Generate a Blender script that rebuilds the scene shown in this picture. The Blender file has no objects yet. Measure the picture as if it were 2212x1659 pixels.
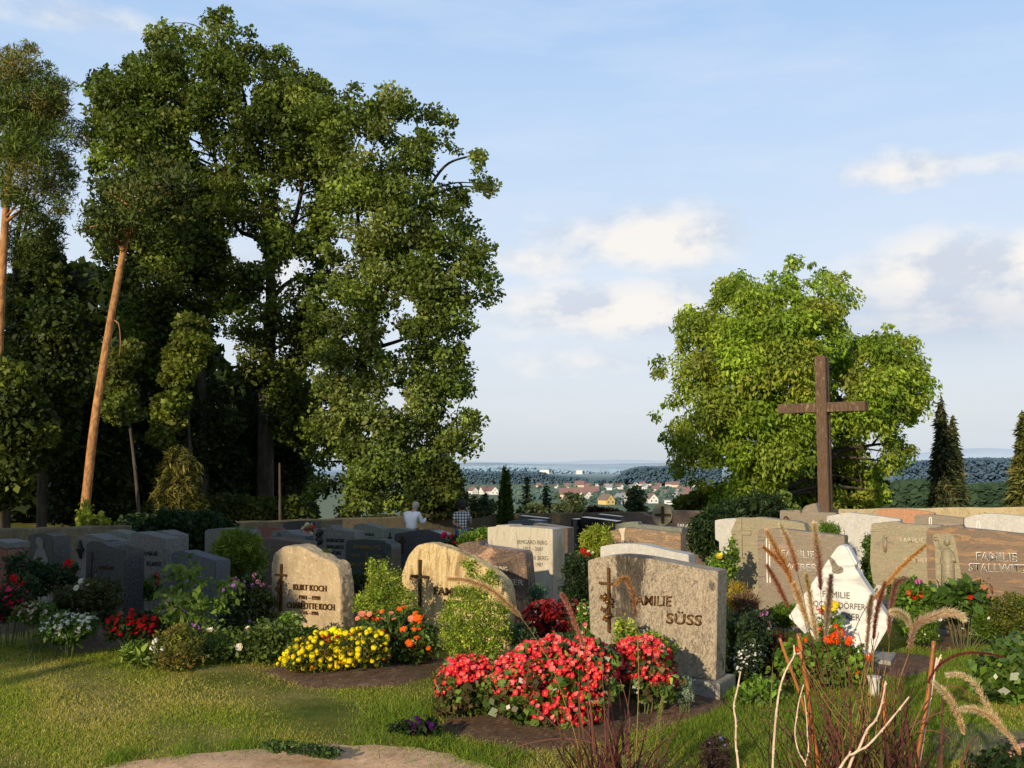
import bpy, bmesh, math, random
import numpy as np
from mathutils import Vector, Matrix
R = math.radians
rng = np.random.default_rng(7)
random.seed(7)
scene = bpy.context.scene
col = scene.collection

# ------------------------------------------------------------------ camera and measured picture geometry
FD, CX, CY = 35.0/36.0*2212.0, 1106.0, 829.5        # survey units of the measured photo (2212 wide)
PITCH = math.atan((1003-829.5)/FD)
CAM = np.array([0.0, 0.0, 1.6])
cp, sp = math.cos(PITCH), math.sin(PITCH)
def rays(px, py):
    px = np.asarray(px, float); py = np.asarray(py, float)
    a = (px-CX)/FD; b = (CY-py)/FD
    y = cp - sp*b; z = sp + cp*b
    return a/y, z/y                                   # x and z per metre of depth
def at(px, py, Y):
    a, b = rays(px, py); Y = np.asarray(Y, float)
    return np.stack([a*Y, Y+0*a, CAM[2]+b*Y], -1)
def gz(x, y):
    x = np.asarray(x, float); y = np.asarray(y, float)
    z = -0.06*np.clip(y-9, 0, 23)
    d = 0.73*x + 0.683*(y-31)
    z = z - 0.12*np.clip(d-1, 0, None)
    r = np.hypot(x, y)
    return np.maximum(z, -38.0)
def gzf(x, y): return float(gz(x, y))
def ground(px, py):
    a, b = rays(px, py); a = float(a); b = float(b)
    lo, hi = 0.5, 3000.0
    for _ in range(60):
        m = (lo+hi)/2
        if CAM[2]+b*m > gzf(a*m, m): lo = m
        else: hi = m
    return np.array([a*lo, lo, gzf(a*lo, lo)])

# ------------------------------------------------------------------ object helpers
def tag(o, label=None, cat=None, group=None, kind=None):
    if label: o['label'] = label
    if cat: o['category'] = cat
    if group: o['group'] = group
    if kind: o['kind'] = kind
    return o
def empty(name, loc, rz=0.0, label=None, cat=None, group=None):
    o = bpy.data.objects.new(name, None); col.objects.link(o)
    o.empty_display_size = 0.1
    o.location = [float(v) for v in loc]; o.rotation_euler = (0, 0, rz)
    return tag(o, label, cat, group)
def link(name, me, mat, parent=None, loc=None):
    o = bpy.data.objects.new(name, me); col.objects.link(o)
    if mat is not None and not me.materials: me.materials.append(mat)
    if parent is not None: o.parent = parent
    if loc is not None: o.location = [float(v) for v in loc]
    return o
def copy_tree(o, parent=None):
    c = o.copy(); col.objects.link(c)
    if parent is not None: c.parent = parent
    for ch in list(o.children): copy_tree(ch, c)
    return c
def np_mesh(name, verts, k, tint=None, smooth=False):
    """verts (N,k,3): N faces of k corners each, not shared."""
    n = len(verts)
    me = bpy.data.meshes.new(name)
    me.vertices.add(n*k); me.loops.add(n*k); me.polygons.add(n)
    me.vertices.foreach_set('co', np.ascontiguousarray(verts, dtype=np.float32).ravel())
    me.loops.foreach_set('vertex_index', np.arange(n*k, dtype=np.int32))
    me.polygons.foreach_set('loop_start', np.arange(0, n*k, k, dtype=np.int32))
    me.polygons.foreach_set('loop_total', np.full(n, k, dtype=np.int32))
    me.update(calc_edges=True)
    if tint is not None:
        at_ = me.color_attributes.new('tint', 'FLOAT_COLOR', 'POINT')
        c = np.ones((n, k, 4), np.float32); c[:, :, :3] = tint[:, None, :] if tint.ndim == 2 else tint
        at_.data.foreach_set('color', c.ravel())
    return me
class MB:
    def __init__(s): s.v = []; s.f = []
    def add(s, v, f):
        b = len(s.v); s.v += [tuple(map(float, p)) for p in v]; s.f += [tuple(b+i for i in q) for q in f]; return s
    def box(s, x0, x1, y0, y1, z0, z1):
        return s.add([(x0,y0,z0),(x1,y0,z0),(x1,y1,z0),(x0,y1,z0),(x0,y0,z1),(x1,y0,z1),(x1,y1,z1),(x0,y1,z1)],
                     [(0,3,2,1),(4,5,6,7),(0,1,5,4),(1,2,6,5),(2,3,7,6),(3,0,4,7)])
    def tube(s, pts, rad, seg=8, cap=True):
        pts = [np.asarray(p, float) for p in pts]; n = len(pts)
        if not hasattr(rad, '__len__'): rad = [rad]*n
        vs = []; ref = np.array([0.31, 0.83, 0.12])
        for i, p in enumerate(pts):
            t = pts[min(i+1, n-1)]-pts[max(i-1, 0)]; t = t/(np.linalg.norm(t)+1e-9)
            a = np.cross(t, ref); a /= np.linalg.norm(a)+1e-9; b = np.cross(t, a)
            for k in range(seg):
                an = 2*math.pi*k/seg
                vs.append(p + rad[i]*(math.cos(an)*a+math.sin(an)*b))
        fs = [(i*seg+k, i*seg+(k+1)%seg, (i+1)*seg+(k+1)%seg, (i+1)*seg+k) for i in range(n-1) for k in range(seg)]
        if cap: fs += [tuple(reversed(range(seg))), tuple((n-1)*seg+k for k in range(seg))]
        return s.add(vs, fs)
    def sphere(s, c, r, nu=10, nv=7, sc=(1,1,1)):
        vs = []; fs = []
        for j in range(nv+1):
            ph = math.pi*j/nv
            for i in range(nu):
                th = 2*math.pi*i/nu
                vs.append((c[0]+r*sc[0]*math.sin(ph)*math.cos(th), c[1]+r*sc[1]*math.sin(ph)*math.sin(th), c[2]+r*sc[2]*math.cos(ph)))
        for j in range(nv):
            for i in range(nu): fs.append((j*nu+i, (j+1)*nu+i, (j+1)*nu+(i+1)%nu, j*nu+(i+1)%nu))
        return s.add(vs, fs)
    def mesh(s, name, smooth=False):
        me = bpy.data.meshes.new(name); me.from_pydata(s.v, [], s.f); me.validate(); me.update()
        if smooth: me.polygons.foreach_set('use_smooth', [True]*len(me.polygons))
        return me
    def build(s, name, mat, parent=None, smooth=False, bevel=0.0):
        me = s.mesh(name, smooth)
        if bevel:
            bm = bmesh.new(); bm.from_mesh(me)
            bmesh.ops.bevel(bm, geom=[e for e in bm.edges if e.calc_face_angle(0) > 0.5], offset=bevel, segments=2, affect='EDGES', clamp_overlap=True)
            bm.to_mesh(me); bm.free()
        return link(name, me, mat, parent)
def spline(pts, n=6):
    """Catmull-Rom through pts."""
    p = [np.asarray(q, float) for q in pts]
    if len(p) < 3: return [p[0]+(p[-1]-p[0])*t for t in np.linspace(0, 1, n+1)]
    p = [2*p[0]-p[1]]+p+[2*p[-1]-p[-2]]; out = []
    for i in range(1, len(p)-2):
        for t in np.linspace(0, 1, n, endpoint=False):
            out.append(0.5*((2*p[i])+(-p[i-1]+p[i+1])*t+(2*p[i-1]-5*p[i]+4*p[i+1]-p[i+2])*t*t+(-p[i-1]+3*p[i]-3*p[i+1]+p[i+2])*t**3))
    out.append(p[-2]); return out
def evaluated(o, name):
    dg = bpy.context.evaluated_depsgraph_get(); dg.update()
    me = bpy.data.meshes.new_from_object(o.evaluated_get(dg)); me.name = name
    return me

# ------------------------------------------------------------------ materials
def N(nt, t, **kw):
    n = nt.nodes.new(t)
    for k, v in kw.items(): setattr(n, k, v)
    return n
def newmat(name):
    m = bpy.data.materials.new(name); m.use_nodes = True
    nt = m.node_tree; b = nt.nodes['Principled BSDF']
    b.inputs['Specular IOR Level'].default_value = 0.3
    return m, nt, b, nt.nodes['Material Output']
def ramp(nt, src, stops):
    r = N(nt, 'ShaderNodeValToRGB'); e = r.color_ramp.elements
    while len(e) < len(stops): e.new(0.5)
    for el, (p, c) in zip(e, stops):
        el.position = p; el.color = (*c, 1) if len(c) == 3 else c
    nt.links.new(src, r.inputs[0]); return r.outputs[0]
def mixc(nt, fac, a, b, blend='MIX'):
    m = N(nt, 'ShaderNodeMix', data_type='RGBA', blend_type=blend)
    for k, v in ((0, fac), (6, a), (7, b)):
        if hasattr(v, 'is_linked'): nt.links.new(v, m.inputs[k])
        elif isinstance(v, (tuple, list)): m.inputs[k].default_value = (*v, 1)
        else: m.inputs[k].default_value = v
    return m.outputs[2]
def mth(nt, op, a, b=None, clamp=False):
    m = N(nt, 'ShaderNodeMath', operation=op); m.use_clamp = clamp
    for k, v in ((0, a), (1, b)):
        if v is None: continue
        if hasattr(v, 'is_linked'): nt.links.new(v, m.inputs[k])
        else: m.inputs[k].default_value = v
    return m.outputs[0]
def noise(nt, vec, scale, detail=4, rough=0.6, dist=0.0):
    n = N(nt, 'ShaderNodeTexNoise'); n.inputs['Scale'].default_value = scale
    n.inputs['Detail'].default_value = detail; n.inputs['Roughness'].default_value = rough; n.inputs['Distortion'].default_value = dist
    if vec is not None: nt.links.new(vec, n.inputs['Vector'])
    return n.outputs[0]
def coords(nt, kind='Object'):
    return N(nt, 'ShaderNodeTexCoord').outputs[kind]
def scaled(nt, vec, s, rot=(0,0,0)):
    m = N(nt, 'ShaderNodeMapping'); m.inputs['Scale'].default_value = s; m.inputs['Rotation'].default_value = rot
    nt.links.new(vec, m.inputs[0]); return m.outputs[0]
def bump(nt, b, h, strength=0.3, dist=0.01):
    n = N(nt, 'ShaderNodeBump'); n.inputs['Strength'].default_value = strength; n.inputs['Distance'].default_value = dist
    nt.links.new(h, n.inputs['Height']); nt.links.new(n.outputs[0], b.inputs['Normal'])
def leafmat(name, trans=0.38, rough=0.5, spec=0.25, gain=1.0):
    m, nt, b, out = newmat(name)
    a = N(nt, 'ShaderNodeAttribute', attribute_name='tint')
    c = a.outputs['Color']
    if gain != 1.0: c = mixc(nt, 1.0, c, (gain, gain, gain), 'MULTIPLY')
    nt.links.new(c, b.inputs['Base Color'])
    b.inputs['Roughness'].default_value = rough; b.inputs['Specular IOR Level'].default_value = spec
    t = N(nt, 'ShaderNodeBsdfTranslucent')
    tc = mixc(nt, 1.0, c, (1.2, 1.25, 0.6), 'MULTIPLY'); nt.links.new(tc, t.inputs[0])
    mx = N(nt, 'ShaderNodeMixShader'); mx.inputs[0].default_value = trans
    nt.links.new(b.outputs[0], mx.inputs[1]); nt.links.new(t.outputs[0], mx.inputs[2]); nt.links.new(mx.outputs[0], out.inputs[0])
    return m
def plainmat(name, c, rough=0.6, metal=0.0, var=0.15, scale=12, spec=0.3, bmp=0.0):
    m, nt, b, out = newmat(name)
    v = noise(nt, coords(nt), scale, 5)
    lo = tuple(x*(1-var*1.6) for x in c); hi = tuple(min(1, x*(1+var*1.6)) for x in c)
    nt.links.new(ramp(nt, v, [(0.25, lo), (0.75, hi)]), b.inputs['Base Color'])
    b.inputs['Roughness'].default_value = rough; b.inputs['Metallic'].default_value = metal; b.inputs['Specular IOR Level'].default_value = spec
    if bmp: bump(nt, b, v, bmp)
    return m
def granite(name, base, dark, light=None, scale=90, amount=0.5, weather=0.35, rough=0.55, bmp=0.15):
    """speckled polished or sawn stone with blotchy weathering"""
    m, nt, b, out = newmat(name); v = coords(nt)
    n1 = mth(nt, 'ADD', mth(nt, 'MULTIPLY', noise(nt, v, scale, 3, 0.7), 0.55), mth(nt, 'MULTIPLY', noise(nt, v, scale*0.38, 3, 0.7), 0.45)); n2 = noise(nt, v, 3.1, 5, 0.65); n3 = noise(nt, scaled(nt, v, (1, 1, 0.25)), 7, 4, 0.7)
    light = light or tuple(min(1, x*1.35) for x in base)
    w = 0.5-0.075*amount
    c = ramp(nt, n1, [(w-0.05, dark), (w, base), (0.53, base), (0.60, light)])
    c = mixc(nt, ramp(nt, n2, [(0.35, (0,0,0)), (0.7, (weather,)*3)]), c, tuple(x*0.55 for x in base))
    c = mixc(nt, ramp(nt, n3, [(0.5, (0,0,0)), (0.75, (weather*0.8,)*3)]), c, tuple(x*0.45 for x in dark))
    nt.links.new(c, b.inputs['Base Color']); b.inputs['Roughness'].default_value = rough
    bump(nt, b, n1, bmp, 0.004)
    return m
def veined(name, cols, rot=(0, 0.5, 0), stretch=(2, 2, 9), dist=2.5, scale=1.3, speck=0.25, rough=0.5, fine=60):
    """gneiss-like stone: distorted bands plus grain"""
    m, nt, b, out = newmat(name); v = coords(nt)
    vv = scaled(nt, v, stretch, rot)
    n1 = noise(nt, vv, scale, 8, 0.62, dist)
    n2 = noise(nt, v, fine, 3, 0.7)
    k = len(cols)
    c = ramp(nt, n1, [(0.36+0.28*i/(k-1), cc) for i, cc in enumerate(cols)])
    g = ramp(nt, n2, [(0.35, (1-speck*1.6,)*3), (0.6, (1.0,)*3), (0.7, (1+speck,)*3)])
    c = mixc(nt, 1.0, c, g, 'MULTIPLY')
    nt.links.new(c, b.inputs['Base Color']); b.inputs['Roughness'].default_value = rough
    bump(nt, b, n2, 0.12, 0.004)
    return m

# ------------------------------------------------------------------ foliage
def unit(v): return v/(np.linalg.norm(v, axis=-1, keepdims=True)+1e-9)
def leaves(cen, L, W, upbias=0.4, droop=0.0, fan=None, sizevar=0.35):
    """one quad leaf per centre -> (N,4,3)"""
    n = len(cen)
    d = unit(rng.normal(size=(n, 3)))
    if fan is not None: d = unit(d+fan)
    d[:, 2] -= droop; d = unit(d)
    nn = rng.normal(size=(n, 3)); nn[:, 2] += upbias*2; nn = unit(nn)
    s = unit(np.cross(d, nn)); up = np.cross(s, d)
    k = np.clip(rng.normal(1, sizevar, n), 0.4, 2)[:, None]
    l = L*k; w = W*k
    a = cen - d*l*0.5; b = cen + s*w*0.5 + d*l*0.05 + up*l*0.06; c = cen + d*l*0.5 - up*l*0.08; e = cen - s*w*0.5 + d*l*0.05 + up*l*0.06
    return np.stack([a, b, c, e], 1)
def canopy(cen, L, W):
    """leafy faces turned to the open side of a far wood"""
    n = len(cen); nn = unit(np.array([[-0.25, -0.8, 0.6]])+rng.normal(0, 0.2, (n, 3))); d = unit(np.cross(nn, rng.normal(size=(n, 3)))); s = np.cross(nn, d)
    k = np.clip(rng.normal(1, 0.35, n), 0.4, 2)[:, None]
    return np.stack([cen-d*L*k*0.5, cen+s*W*k*0.5, cen+d*L*k*0.5, cen-s*W*k*0.5], 1)
def tints(n, cols, var=0.18):
    cols = np.asarray(cols, float)
    c = cols[rng.integers(0, len(cols), n)]
    return np.clip(c*np.exp(rng.normal(0, var, (n, 1))), 0, 1)
def inpoly(poly, p):
    x, y = p[:, 0], p[:, 1]; r = np.zeros(len(p), bool); n = len(poly)
    for i in range(n):
        x0, y0 = poly[i]; x1, y1 = poly[(i+1) % n]
        c = ((y0 > y) != (y1 > y)); xx = (x1-x0)*(y-y0)/((y1-y0) if y1 != y0 else 1e-9)+x0
        r ^= c & (x < xx)
    return r
def edgedist(poly, p):
    d = np.full(len(p), 1e9); n = len(poly)
    for i in range(n):
        a = np.array(poly[i], float); b = np.array(poly[(i+1) % n], float); ab = b-a
        t = np.clip(((p-a)@ab)/((ab@ab)+1e-9), 0, 1)
        d = np.minimum(d, np.linalg.norm(p-(a+t[:, None]*ab), axis=1))
    return d
def sample_poly(poly, n, holes=()):
    P = np.array(poly, float); lo, hi = P.min(0), P.max(0); out = []; tot = 0
    while tot < n:
        q = lo+(hi-lo)*rng.random((n*2, 2)); m = inpoly(poly, q)
        for h in holes: m &= ~inpoly(h, q)
        out.append(q[m]); tot += m.sum()
    return np.concatenate(out)[:n]
def volume(poly, Y, thick, n, front=0.5, holes=(), lo=-1.0, recess=()):
    """n points in a rounded solid whose outline seen from the photo is poly; returns points, depth share"""
    q = sample_poly(poly, n, holes); d = edgedist(poly, q); dm = max(d.max(), 1e-6)
    h = thick*np.sqrt(np.clip(1-(1-np.clip(d/dm*1.3, 0, 1))**2, 0, 1))
    s = 1-2*rng.random(n)
    s = np.sign(s)*np.abs(s)**0.6
    s = np.where(rng.random(n) < front, -np.abs(s), s)
    s = np.maximum(s, lo) if lo > -1 else s
    for rp in recess: s = np.where(inpoly(rp, q), np.abs(s)*0.8+0.15, s)
    return at(q[:, 0], q[:, 1], Y+h*s), q
def foliage_mesh(name, poly, Y, thick, nclump, cr, per, L, W, cols, origin, holes=(), upbias=0.4, droop=0.0, front=0.5, cvar=0.22, lvar=0.15, squash=0.7, zmin=None, edgefine=False, recess=()):
    c, q = volume(poly, Y, thick, nclump, front, holes, recess=recess)
    rad = cr*np.clip(rng.normal(1, 0.3, nclump), 0.4, 1.8)
    if edgefine:
        ed = edgedist(poly, q)*Y/FD; rad = rad*np.clip(0.5+0.6*ed/(1.6*cr), 0.5, 1.0)
    w_ = rad**2.0; idx = rng.choice(nclump, nclump*per, p=w_/w_.sum()) if edgefine else np.repeat(np.arange(nclump), per)
    off = unit(rng.normal(size=(len(idx), 3)))*(rng.random((len(idx), 1))**0.45)
    if edgefine:
        off = rng.normal(0, 0.44, (len(idx), 3)); ln_ = np.linalg.norm(off, axis=1, keepdims=True); off = np.where(ln_ > 0.95, off*0.95/ln_, off)
    off[:, 2] *= squash
    p = c[idx]+off*rad[idx][:, None]
    if edgefine and len(holes):                       # open gaps really stay open
        dd = p-CAM; k_ = FD/(dd[:, 1]*cp+dd[:, 2]*sp); qq = np.stack([CX+dd[:, 0]*k_, CY-(dd[:, 2]*cp-dd[:, 1]*sp)*k_], 1)+rng.normal(0, 5, (len(p), 2)); kp_ = np.ones(len(p), bool)
        for h_ in holes: kp_ &= ~inpoly(h_, qq)
        p, idx, off = p[kp_], idx[kp_], off[kp_]
    if zmin is not None:
        g = gz(p[:, 0], p[:, 1])+zmin; p[:, 2] = np.maximum(p[:, 2], g+0.03*rng.random(len(p)))
    lv = leaves(p, L, W, upbias, droop, fan=off*0.8)
    base = tints(nclump, cols, cvar)
    t = base[idx]*np.exp(rng.normal(0, lvar, (len(idx), 1)))
    me = np_mesh(name, lv-np.asarray(origin)[None, None, :], 4, np.clip(t, 0, 1))
    return me, c
# ------------------------------------------------------------------ material library
M = {}
M['leaf'] = leafmat('leaf'); M['leaf_gloss'] = leafmat('glossy leaf', 0.2, 0.35, 0.5)
M['needle'] = leafmat('needles', 0.15, 0.6, 0.2); M['far'] = leafmat('distant foliage', 0.0, 0.9, 0.0)
M['grass'] = leafmat('grass blade', 0.45, 0.6, 0.2); M['petal'] = leafmat('petal', 0.3, 0.6, 0.15); M['plume'] = leafmat('seed bristles', 0.45, 0.6, 0.15)
def barkmat(name, c1, c2, zs=0.25):
    m, nt, b, out = newmat(name); v = coords(nt)
    n = noise(nt, scaled(nt, v, (1, 1, zs)), 9, 6, 0.7, 0.5)
    nt.links.new(ramp(nt, n, [(0.35, c1), (0.65, c2)]), b.inputs['Base Color']); b.inputs['Roughness'].default_value = 0.9
    bump(nt, b, n, 0.7, 0.05); return m
M['bark'] = barkmat('oak bark', (0.03, 0.024, 0.018), (0.10, 0.08, 0.06))
M['pinebark'] = barkmat('pine bark', (0.20, 0.09, 0.035), (0.55, 0.28, 0.11), 0.5)
M['stem'] = plainmat('green stem', (0.10, 0.12, 0.04)); M['woody'] = plainmat('woody stem', (0.12, 0.085, 0.05))
M['bronze'] = plainmat('weathered bronze', (0.13, 0.062, 0.022), 0.45, 0.55, 0.3, 30)
M['darkbronze'] = plainmat('dark bronze', (0.055, 0.034, 0.016), 0.5, 0.4, 0.3, 30)
M['black'] = plainmat('black enamel letters', (0.018, 0.017, 0.016), 0.4)
M['gold'] = plainmat('dull gilt', (0.22, 0.14, 0.04), 0.5, 0.3); M['whitepaint'] = plainmat('white paint', (0.75, 0.73, 0.68), 0.6, 0, 0.05)
M['greyletter'] = plainmat('dark grey letters', (0.10, 0.095, 0.085), 0.5); M['paleletter'] = plainmat('pale stone letters', (0.52, 0.44, 0.33), 0.7)
# stones
M['kurt'] = granite('split granite', (0.46, 0.35, 0.21), (0.15, 0.10, 0.055), (0.66, 0.53, 0.36), 48, 1.2, 0.55, 0.85, 2.2)
M['slab'] = veined('pale natural slab', [(0.30, 0.20, 0.09), (0.55, 0.41, 0.20), (0.64, 0.49, 0.26), (0.40, 0.28, 0.13), (0.62, 0.48, 0.26)], (0, 0.25, 0), (5, 3, 1.2), 1.2, 1.6, 0.2, 0.75)
M['irm'] = veined('cream shell limestone', [(0.36, 0.31, 0.23), (0.50, 0.45, 0.35), (0.45, 0.40, 0.31), (0.54, 0.49, 0.39)], (0, 0.15, 0), (6, 4, 1.2), 1.0, 1.5, 0.12, 0.7)
M['white'] = granite('white granite', (0.47, 0.45, 0.41), (0.20, 0.19, 0.17), (0.60, 0.58, 0.54), 60, 1.0, 0.25)
M['marble'] = veined('white marble', [(0.46, 0.45, 0.43), (0.66, 0.645, 0.61), (0.70, 0.685, 0.65), (0.56, 0.55, 0.53), (0.71, 0.695, 0.66)], (0, 0.8, 0), (1.5, 1.5, 4), 1.5, 1.2, 0.05, 0.45, 30)
M['grey'] = granite('grey granite', (0.15, 0.145, 0.13), (0.035, 0.034, 0.032), (0.27, 0.26, 0.235), 80, 0.7, 0.3)
M['green'] = granite('green grey granite', (0.17, 0.18, 0.14), (0.07, 0.08, 0.06), None, 60, 0.6, 0.3)
M['blue'] = granite('blue grey granite', (0.085, 0.093, 0.105), (0.045, 0.05, 0.058), (0.13, 0.14, 0.155), 110, 0.4, 0.1, 0.4)
M['dark'] = granite('dark granite', (0.06, 0.06, 0.06), (0.025, 0.025, 0.027), (0.11, 0.11, 0.11), 110, 0.4, 0.1, 0.25, 0.05)
M['darkgreen'] = granite('dark green granite', (0.045, 0.055, 0.05), (0.022, 0.028, 0.026), (0.08, 0.09, 0.085), 110, 0.4, 0.1, 0.3, 0.05)
M['blackstone'] = granite('black polished granite', (0.014, 0.014, 0.015), (0.008, 0.008, 0.009), (0.03, 0.03, 0.03), 120, 0.3, 0.05, 0.15, 0.02)
M['brown'] = granite('brown granite', (0.12, 0.085, 0.07), (0.055, 0.04, 0.035), (0.19, 0.14, 0.11), 70, 0.5, 0.2, 0.4)
M['redbrown'] = granite('red brown granite', (0.40, 0.20, 0.105), (0.25, 0.115, 0.06), None, 80, 0.5, 0.15, 0.45)
M['darkred'] = granite('dark red granite', (0.19, 0.07, 0.05), (0.08, 0.03, 0.025), None, 80, 0.5, 0.15, 0.45)
M['striped'] = veined('striped brown gneiss', [(0.13, 0.09, 0.06), (0.30, 0.20, 0.115), (0.20, 0.145, 0.10), (0.42, 0.27, 0.14), (0.16, 0.11, 0.075)], (0, 0.75, 0), (2, 2, 11), 0.5, 1.3, 0.2)
M['aurora'] = veined('brown swirled gneiss', [(0.12, 0.075, 0.045), (0.20, 0.135, 0.09), (0.15, 0.105, 0.075), (0.34, 0.19, 0.085), (0.18, 0.125, 0.085)], (0, 0.1, 0), (1.0, 1.0, 7), 1.6, 1.6, 0.15)
M['weber'] = veined('fine grey brown gneiss', [(0.15, 0.12, 0.088), (0.27, 0.22, 0.16), (0.21, 0.175, 0.13), (0.32, 0.24, 0.17)], (0, 0.45, 0), (2, 2, 16), 0.7, 1.5, 0.2)
M['olive'] = veined('olive gneiss', [(0.20, 0.17, 0.105), (0.33, 0.28, 0.175), (0.26, 0.23, 0.15), (0.38, 0.27, 0.175)], (0, 0.5, 0), (2, 2, 14), 0.8, 1.4, 0.18)
M['pinkbrown'] = veined('brown stone with pink blotches', [(0.10, 0.075, 0.06), (0.16, 0.11, 0.085), (0.20, 0.135, 0.10), (0.45, 0.26, 0.17), (0.50, 0.31, 0.20)], (0, 0.7, 0), (2.2, 2.2, 3.2), 1.2, 1.5, 0.35, 0.4, 45)
def suessmat():
    m, nt, b, out = newmat('grey beige gneiss with dark flow'); v = coords(nt)
    n1 = noise(nt, scaled(nt, v, (3.2, 2, 1.5), (0, 0.5, 0)), 3.2, 10, 0.72, 0.9)
    n2 = noise(nt, v, 75, 3, 0.7); n3 = noise(nt, scaled(nt, v, (6, 4, 1.6), (0, -0.35, 0)), 3.2, 8, 0.7, 1.5); n4 = noise(nt, scaled(nt, v, (7, 6, 4), (0, 0.8, 0)), 5.0, 8, 0.7, 1.2)
    c = ramp(nt, n1, [(0.36, (0.13, 0.10, 0.075)), (0.43, (0.38, 0.31, 0.22)), (0.49, (0.47, 0.385, 0.275)), (0.515, (0.17, 0.13, 0.09)), (0.545, (0.47, 0.39, 0.28)), (0.66, (0.36, 0.29, 0.205))])
    c = mixc(nt, 1.0, c, ramp(nt, n4, [(0.40, (0.55,)*3), (0.47, (0.84,)*3), (0.55, (0.92,)*3), (0.62, (1.08,)*3)]), 'MULTIPLY')
    sep = N(nt, 'ShaderNodeSeparateXYZ'); nt.links.new(v, sep.inputs[0])
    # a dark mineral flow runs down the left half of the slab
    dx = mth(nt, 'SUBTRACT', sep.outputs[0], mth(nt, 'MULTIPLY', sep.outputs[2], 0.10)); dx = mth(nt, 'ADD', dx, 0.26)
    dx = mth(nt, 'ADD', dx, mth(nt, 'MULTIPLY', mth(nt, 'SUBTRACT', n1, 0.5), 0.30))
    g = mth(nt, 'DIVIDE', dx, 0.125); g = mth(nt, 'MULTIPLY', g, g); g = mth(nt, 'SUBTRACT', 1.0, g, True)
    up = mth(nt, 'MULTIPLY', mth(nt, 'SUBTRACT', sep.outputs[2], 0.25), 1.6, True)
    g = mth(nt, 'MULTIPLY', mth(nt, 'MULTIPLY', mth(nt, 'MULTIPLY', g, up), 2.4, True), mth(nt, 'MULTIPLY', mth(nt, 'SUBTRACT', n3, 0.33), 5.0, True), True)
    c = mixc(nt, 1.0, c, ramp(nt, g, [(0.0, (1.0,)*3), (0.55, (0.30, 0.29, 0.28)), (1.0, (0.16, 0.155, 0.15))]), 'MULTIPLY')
    c = mixc(nt, 1.0, c, ramp(nt, n2, [(0.35, (0.7,)*3), (0.6, (1.0,)*3), (0.72, (1.2,)*3)]), 'MULTIPLY')
    nt.links.new(c, b.inputs['Base Color']); b.inputs['Roughness'].default_value = 0.6; bump(nt, b, n2, 0.15, 0.004)
    return m
M['suess'] = suessmat()
def oldwood():
    m, nt, b, out = newmat('weathered dark timber'); v = coords(nt)
    n1 = noise(nt, scaled(nt, v, (9, 9, 0.8)), 5, 7, 0.7, 0.4); n2 = noise(nt, scaled(nt, v, (3, 3, 1.2)), 6, 6, 0.75)
    c = ramp(nt, n1, [(0.3, (0.05, 0.028, 0.016)), (0.55, (0.115, 0.07, 0.042)), (0.72, (0.17, 0.11, 0.07))])
    sep = N(nt, 'ShaderNodeSeparateXYZ'); nt.links.new(v, sep.inputs[0])
    hi = mth(nt, 'MULTIPLY', mth(nt, 'SUBTRACT', sep.outputs[2], 2.0), 0.35, True)
    pat = ramp(nt, n2, [(0.56, (0,)*3), (0.64, (1,)*3)])
    c = mixc(nt, mth(nt, 'MULTIPLY', pat, hi), c, (0.36, 0.28, 0.16))
    nt.links.new(c, b.inputs['Base Color']); b.inputs['Roughness'].default_value = 0.8; bump(nt, b, n1, 0.4, 0.01)
    return m
M['timber'] = oldwood()
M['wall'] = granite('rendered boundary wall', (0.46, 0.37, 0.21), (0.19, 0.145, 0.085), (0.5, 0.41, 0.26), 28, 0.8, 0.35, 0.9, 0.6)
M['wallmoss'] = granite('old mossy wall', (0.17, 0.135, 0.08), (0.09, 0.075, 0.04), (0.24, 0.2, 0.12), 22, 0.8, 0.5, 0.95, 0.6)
M['plinth'] = granite('grey plinth stone', (0.30, 0.28, 0.24), (0.15, 0.14, 0.12), None, 60, 0.6, 0.3)
M['cane'] = plainmat('orange brown cane', (0.36, 0.13, 0.035), 0.35, 0, 0.25, 9, 0.5)
M['twig'] = plainmat('pale peeled twig', (0.62, 0.46, 0.33), 0.7, 0, 0.25, 25, 0.3, 0.3)
M['skin'] = plainmat('skin', (0.42, 0.22, 0.14), 0.6, 0, 0.05); M['greyhair'] = plainmat('grey hair', (0.36, 0.33, 0.29), 0.8); M['darkhair'] = plainmat('dark hair', (0.02, 0.012, 0.012), 0.6)
M['whiteshirt'] = plainmat('white shirt cloth', (0.82, 0.81, 0.80), 0.9, 0, 0.04, 6, 0.1); M['trousers'] = plainmat('dark trousers', (0.03, 0.032, 0.035), 0.9); M['jeans'] = plainmat('blue jeans', (0.10, 0.17, 0.30), 0.9)
def checked():
    m, nt, b, out = newmat('checked cloth'); v = coords(nt)
    sep = N(nt, 'ShaderNodeSeparateXYZ'); nt.links.new(v, sep.inputs[0])
    def stripe(s):
        return mth(nt, 'GREATER_THAN', mth(nt, 'FRACT', mth(nt, 'MULTIPLY', s, 13.0)), 0.55)
    s = mth(nt, 'ADD', stripe(sep.outputs[0]), stripe(sep.outputs[2]))
    c = ramp(nt, mth(nt, 'MULTIPLY', s, 0.5), [(0.0, (0.7, 0.68, 0.64)), (0.5, (0.24, 0.22, 0.21)), (1.0, (0.025, 0.022, 0.025))])
    nt.links.new(c, b.inputs['Base Color']); b.inputs['Roughness'].default_value = 0.9
    return m
M['check'] = checked()
M['soil'] = granite('dark garden soil', (0.11, 0.064, 0.038), (0.04, 0.024, 0.015), (0.22, 0.14, 0.09), 45, 0.7, 0.2, 0.95, 1.0)
M['sand'] = granite('sandy path', (0.66, 0.42, 0.24), (0.38, 0.23, 0.12), (0.82, 0.58, 0.38), 60, 0.7, 0.6, 0.95, 0.5)
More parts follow.
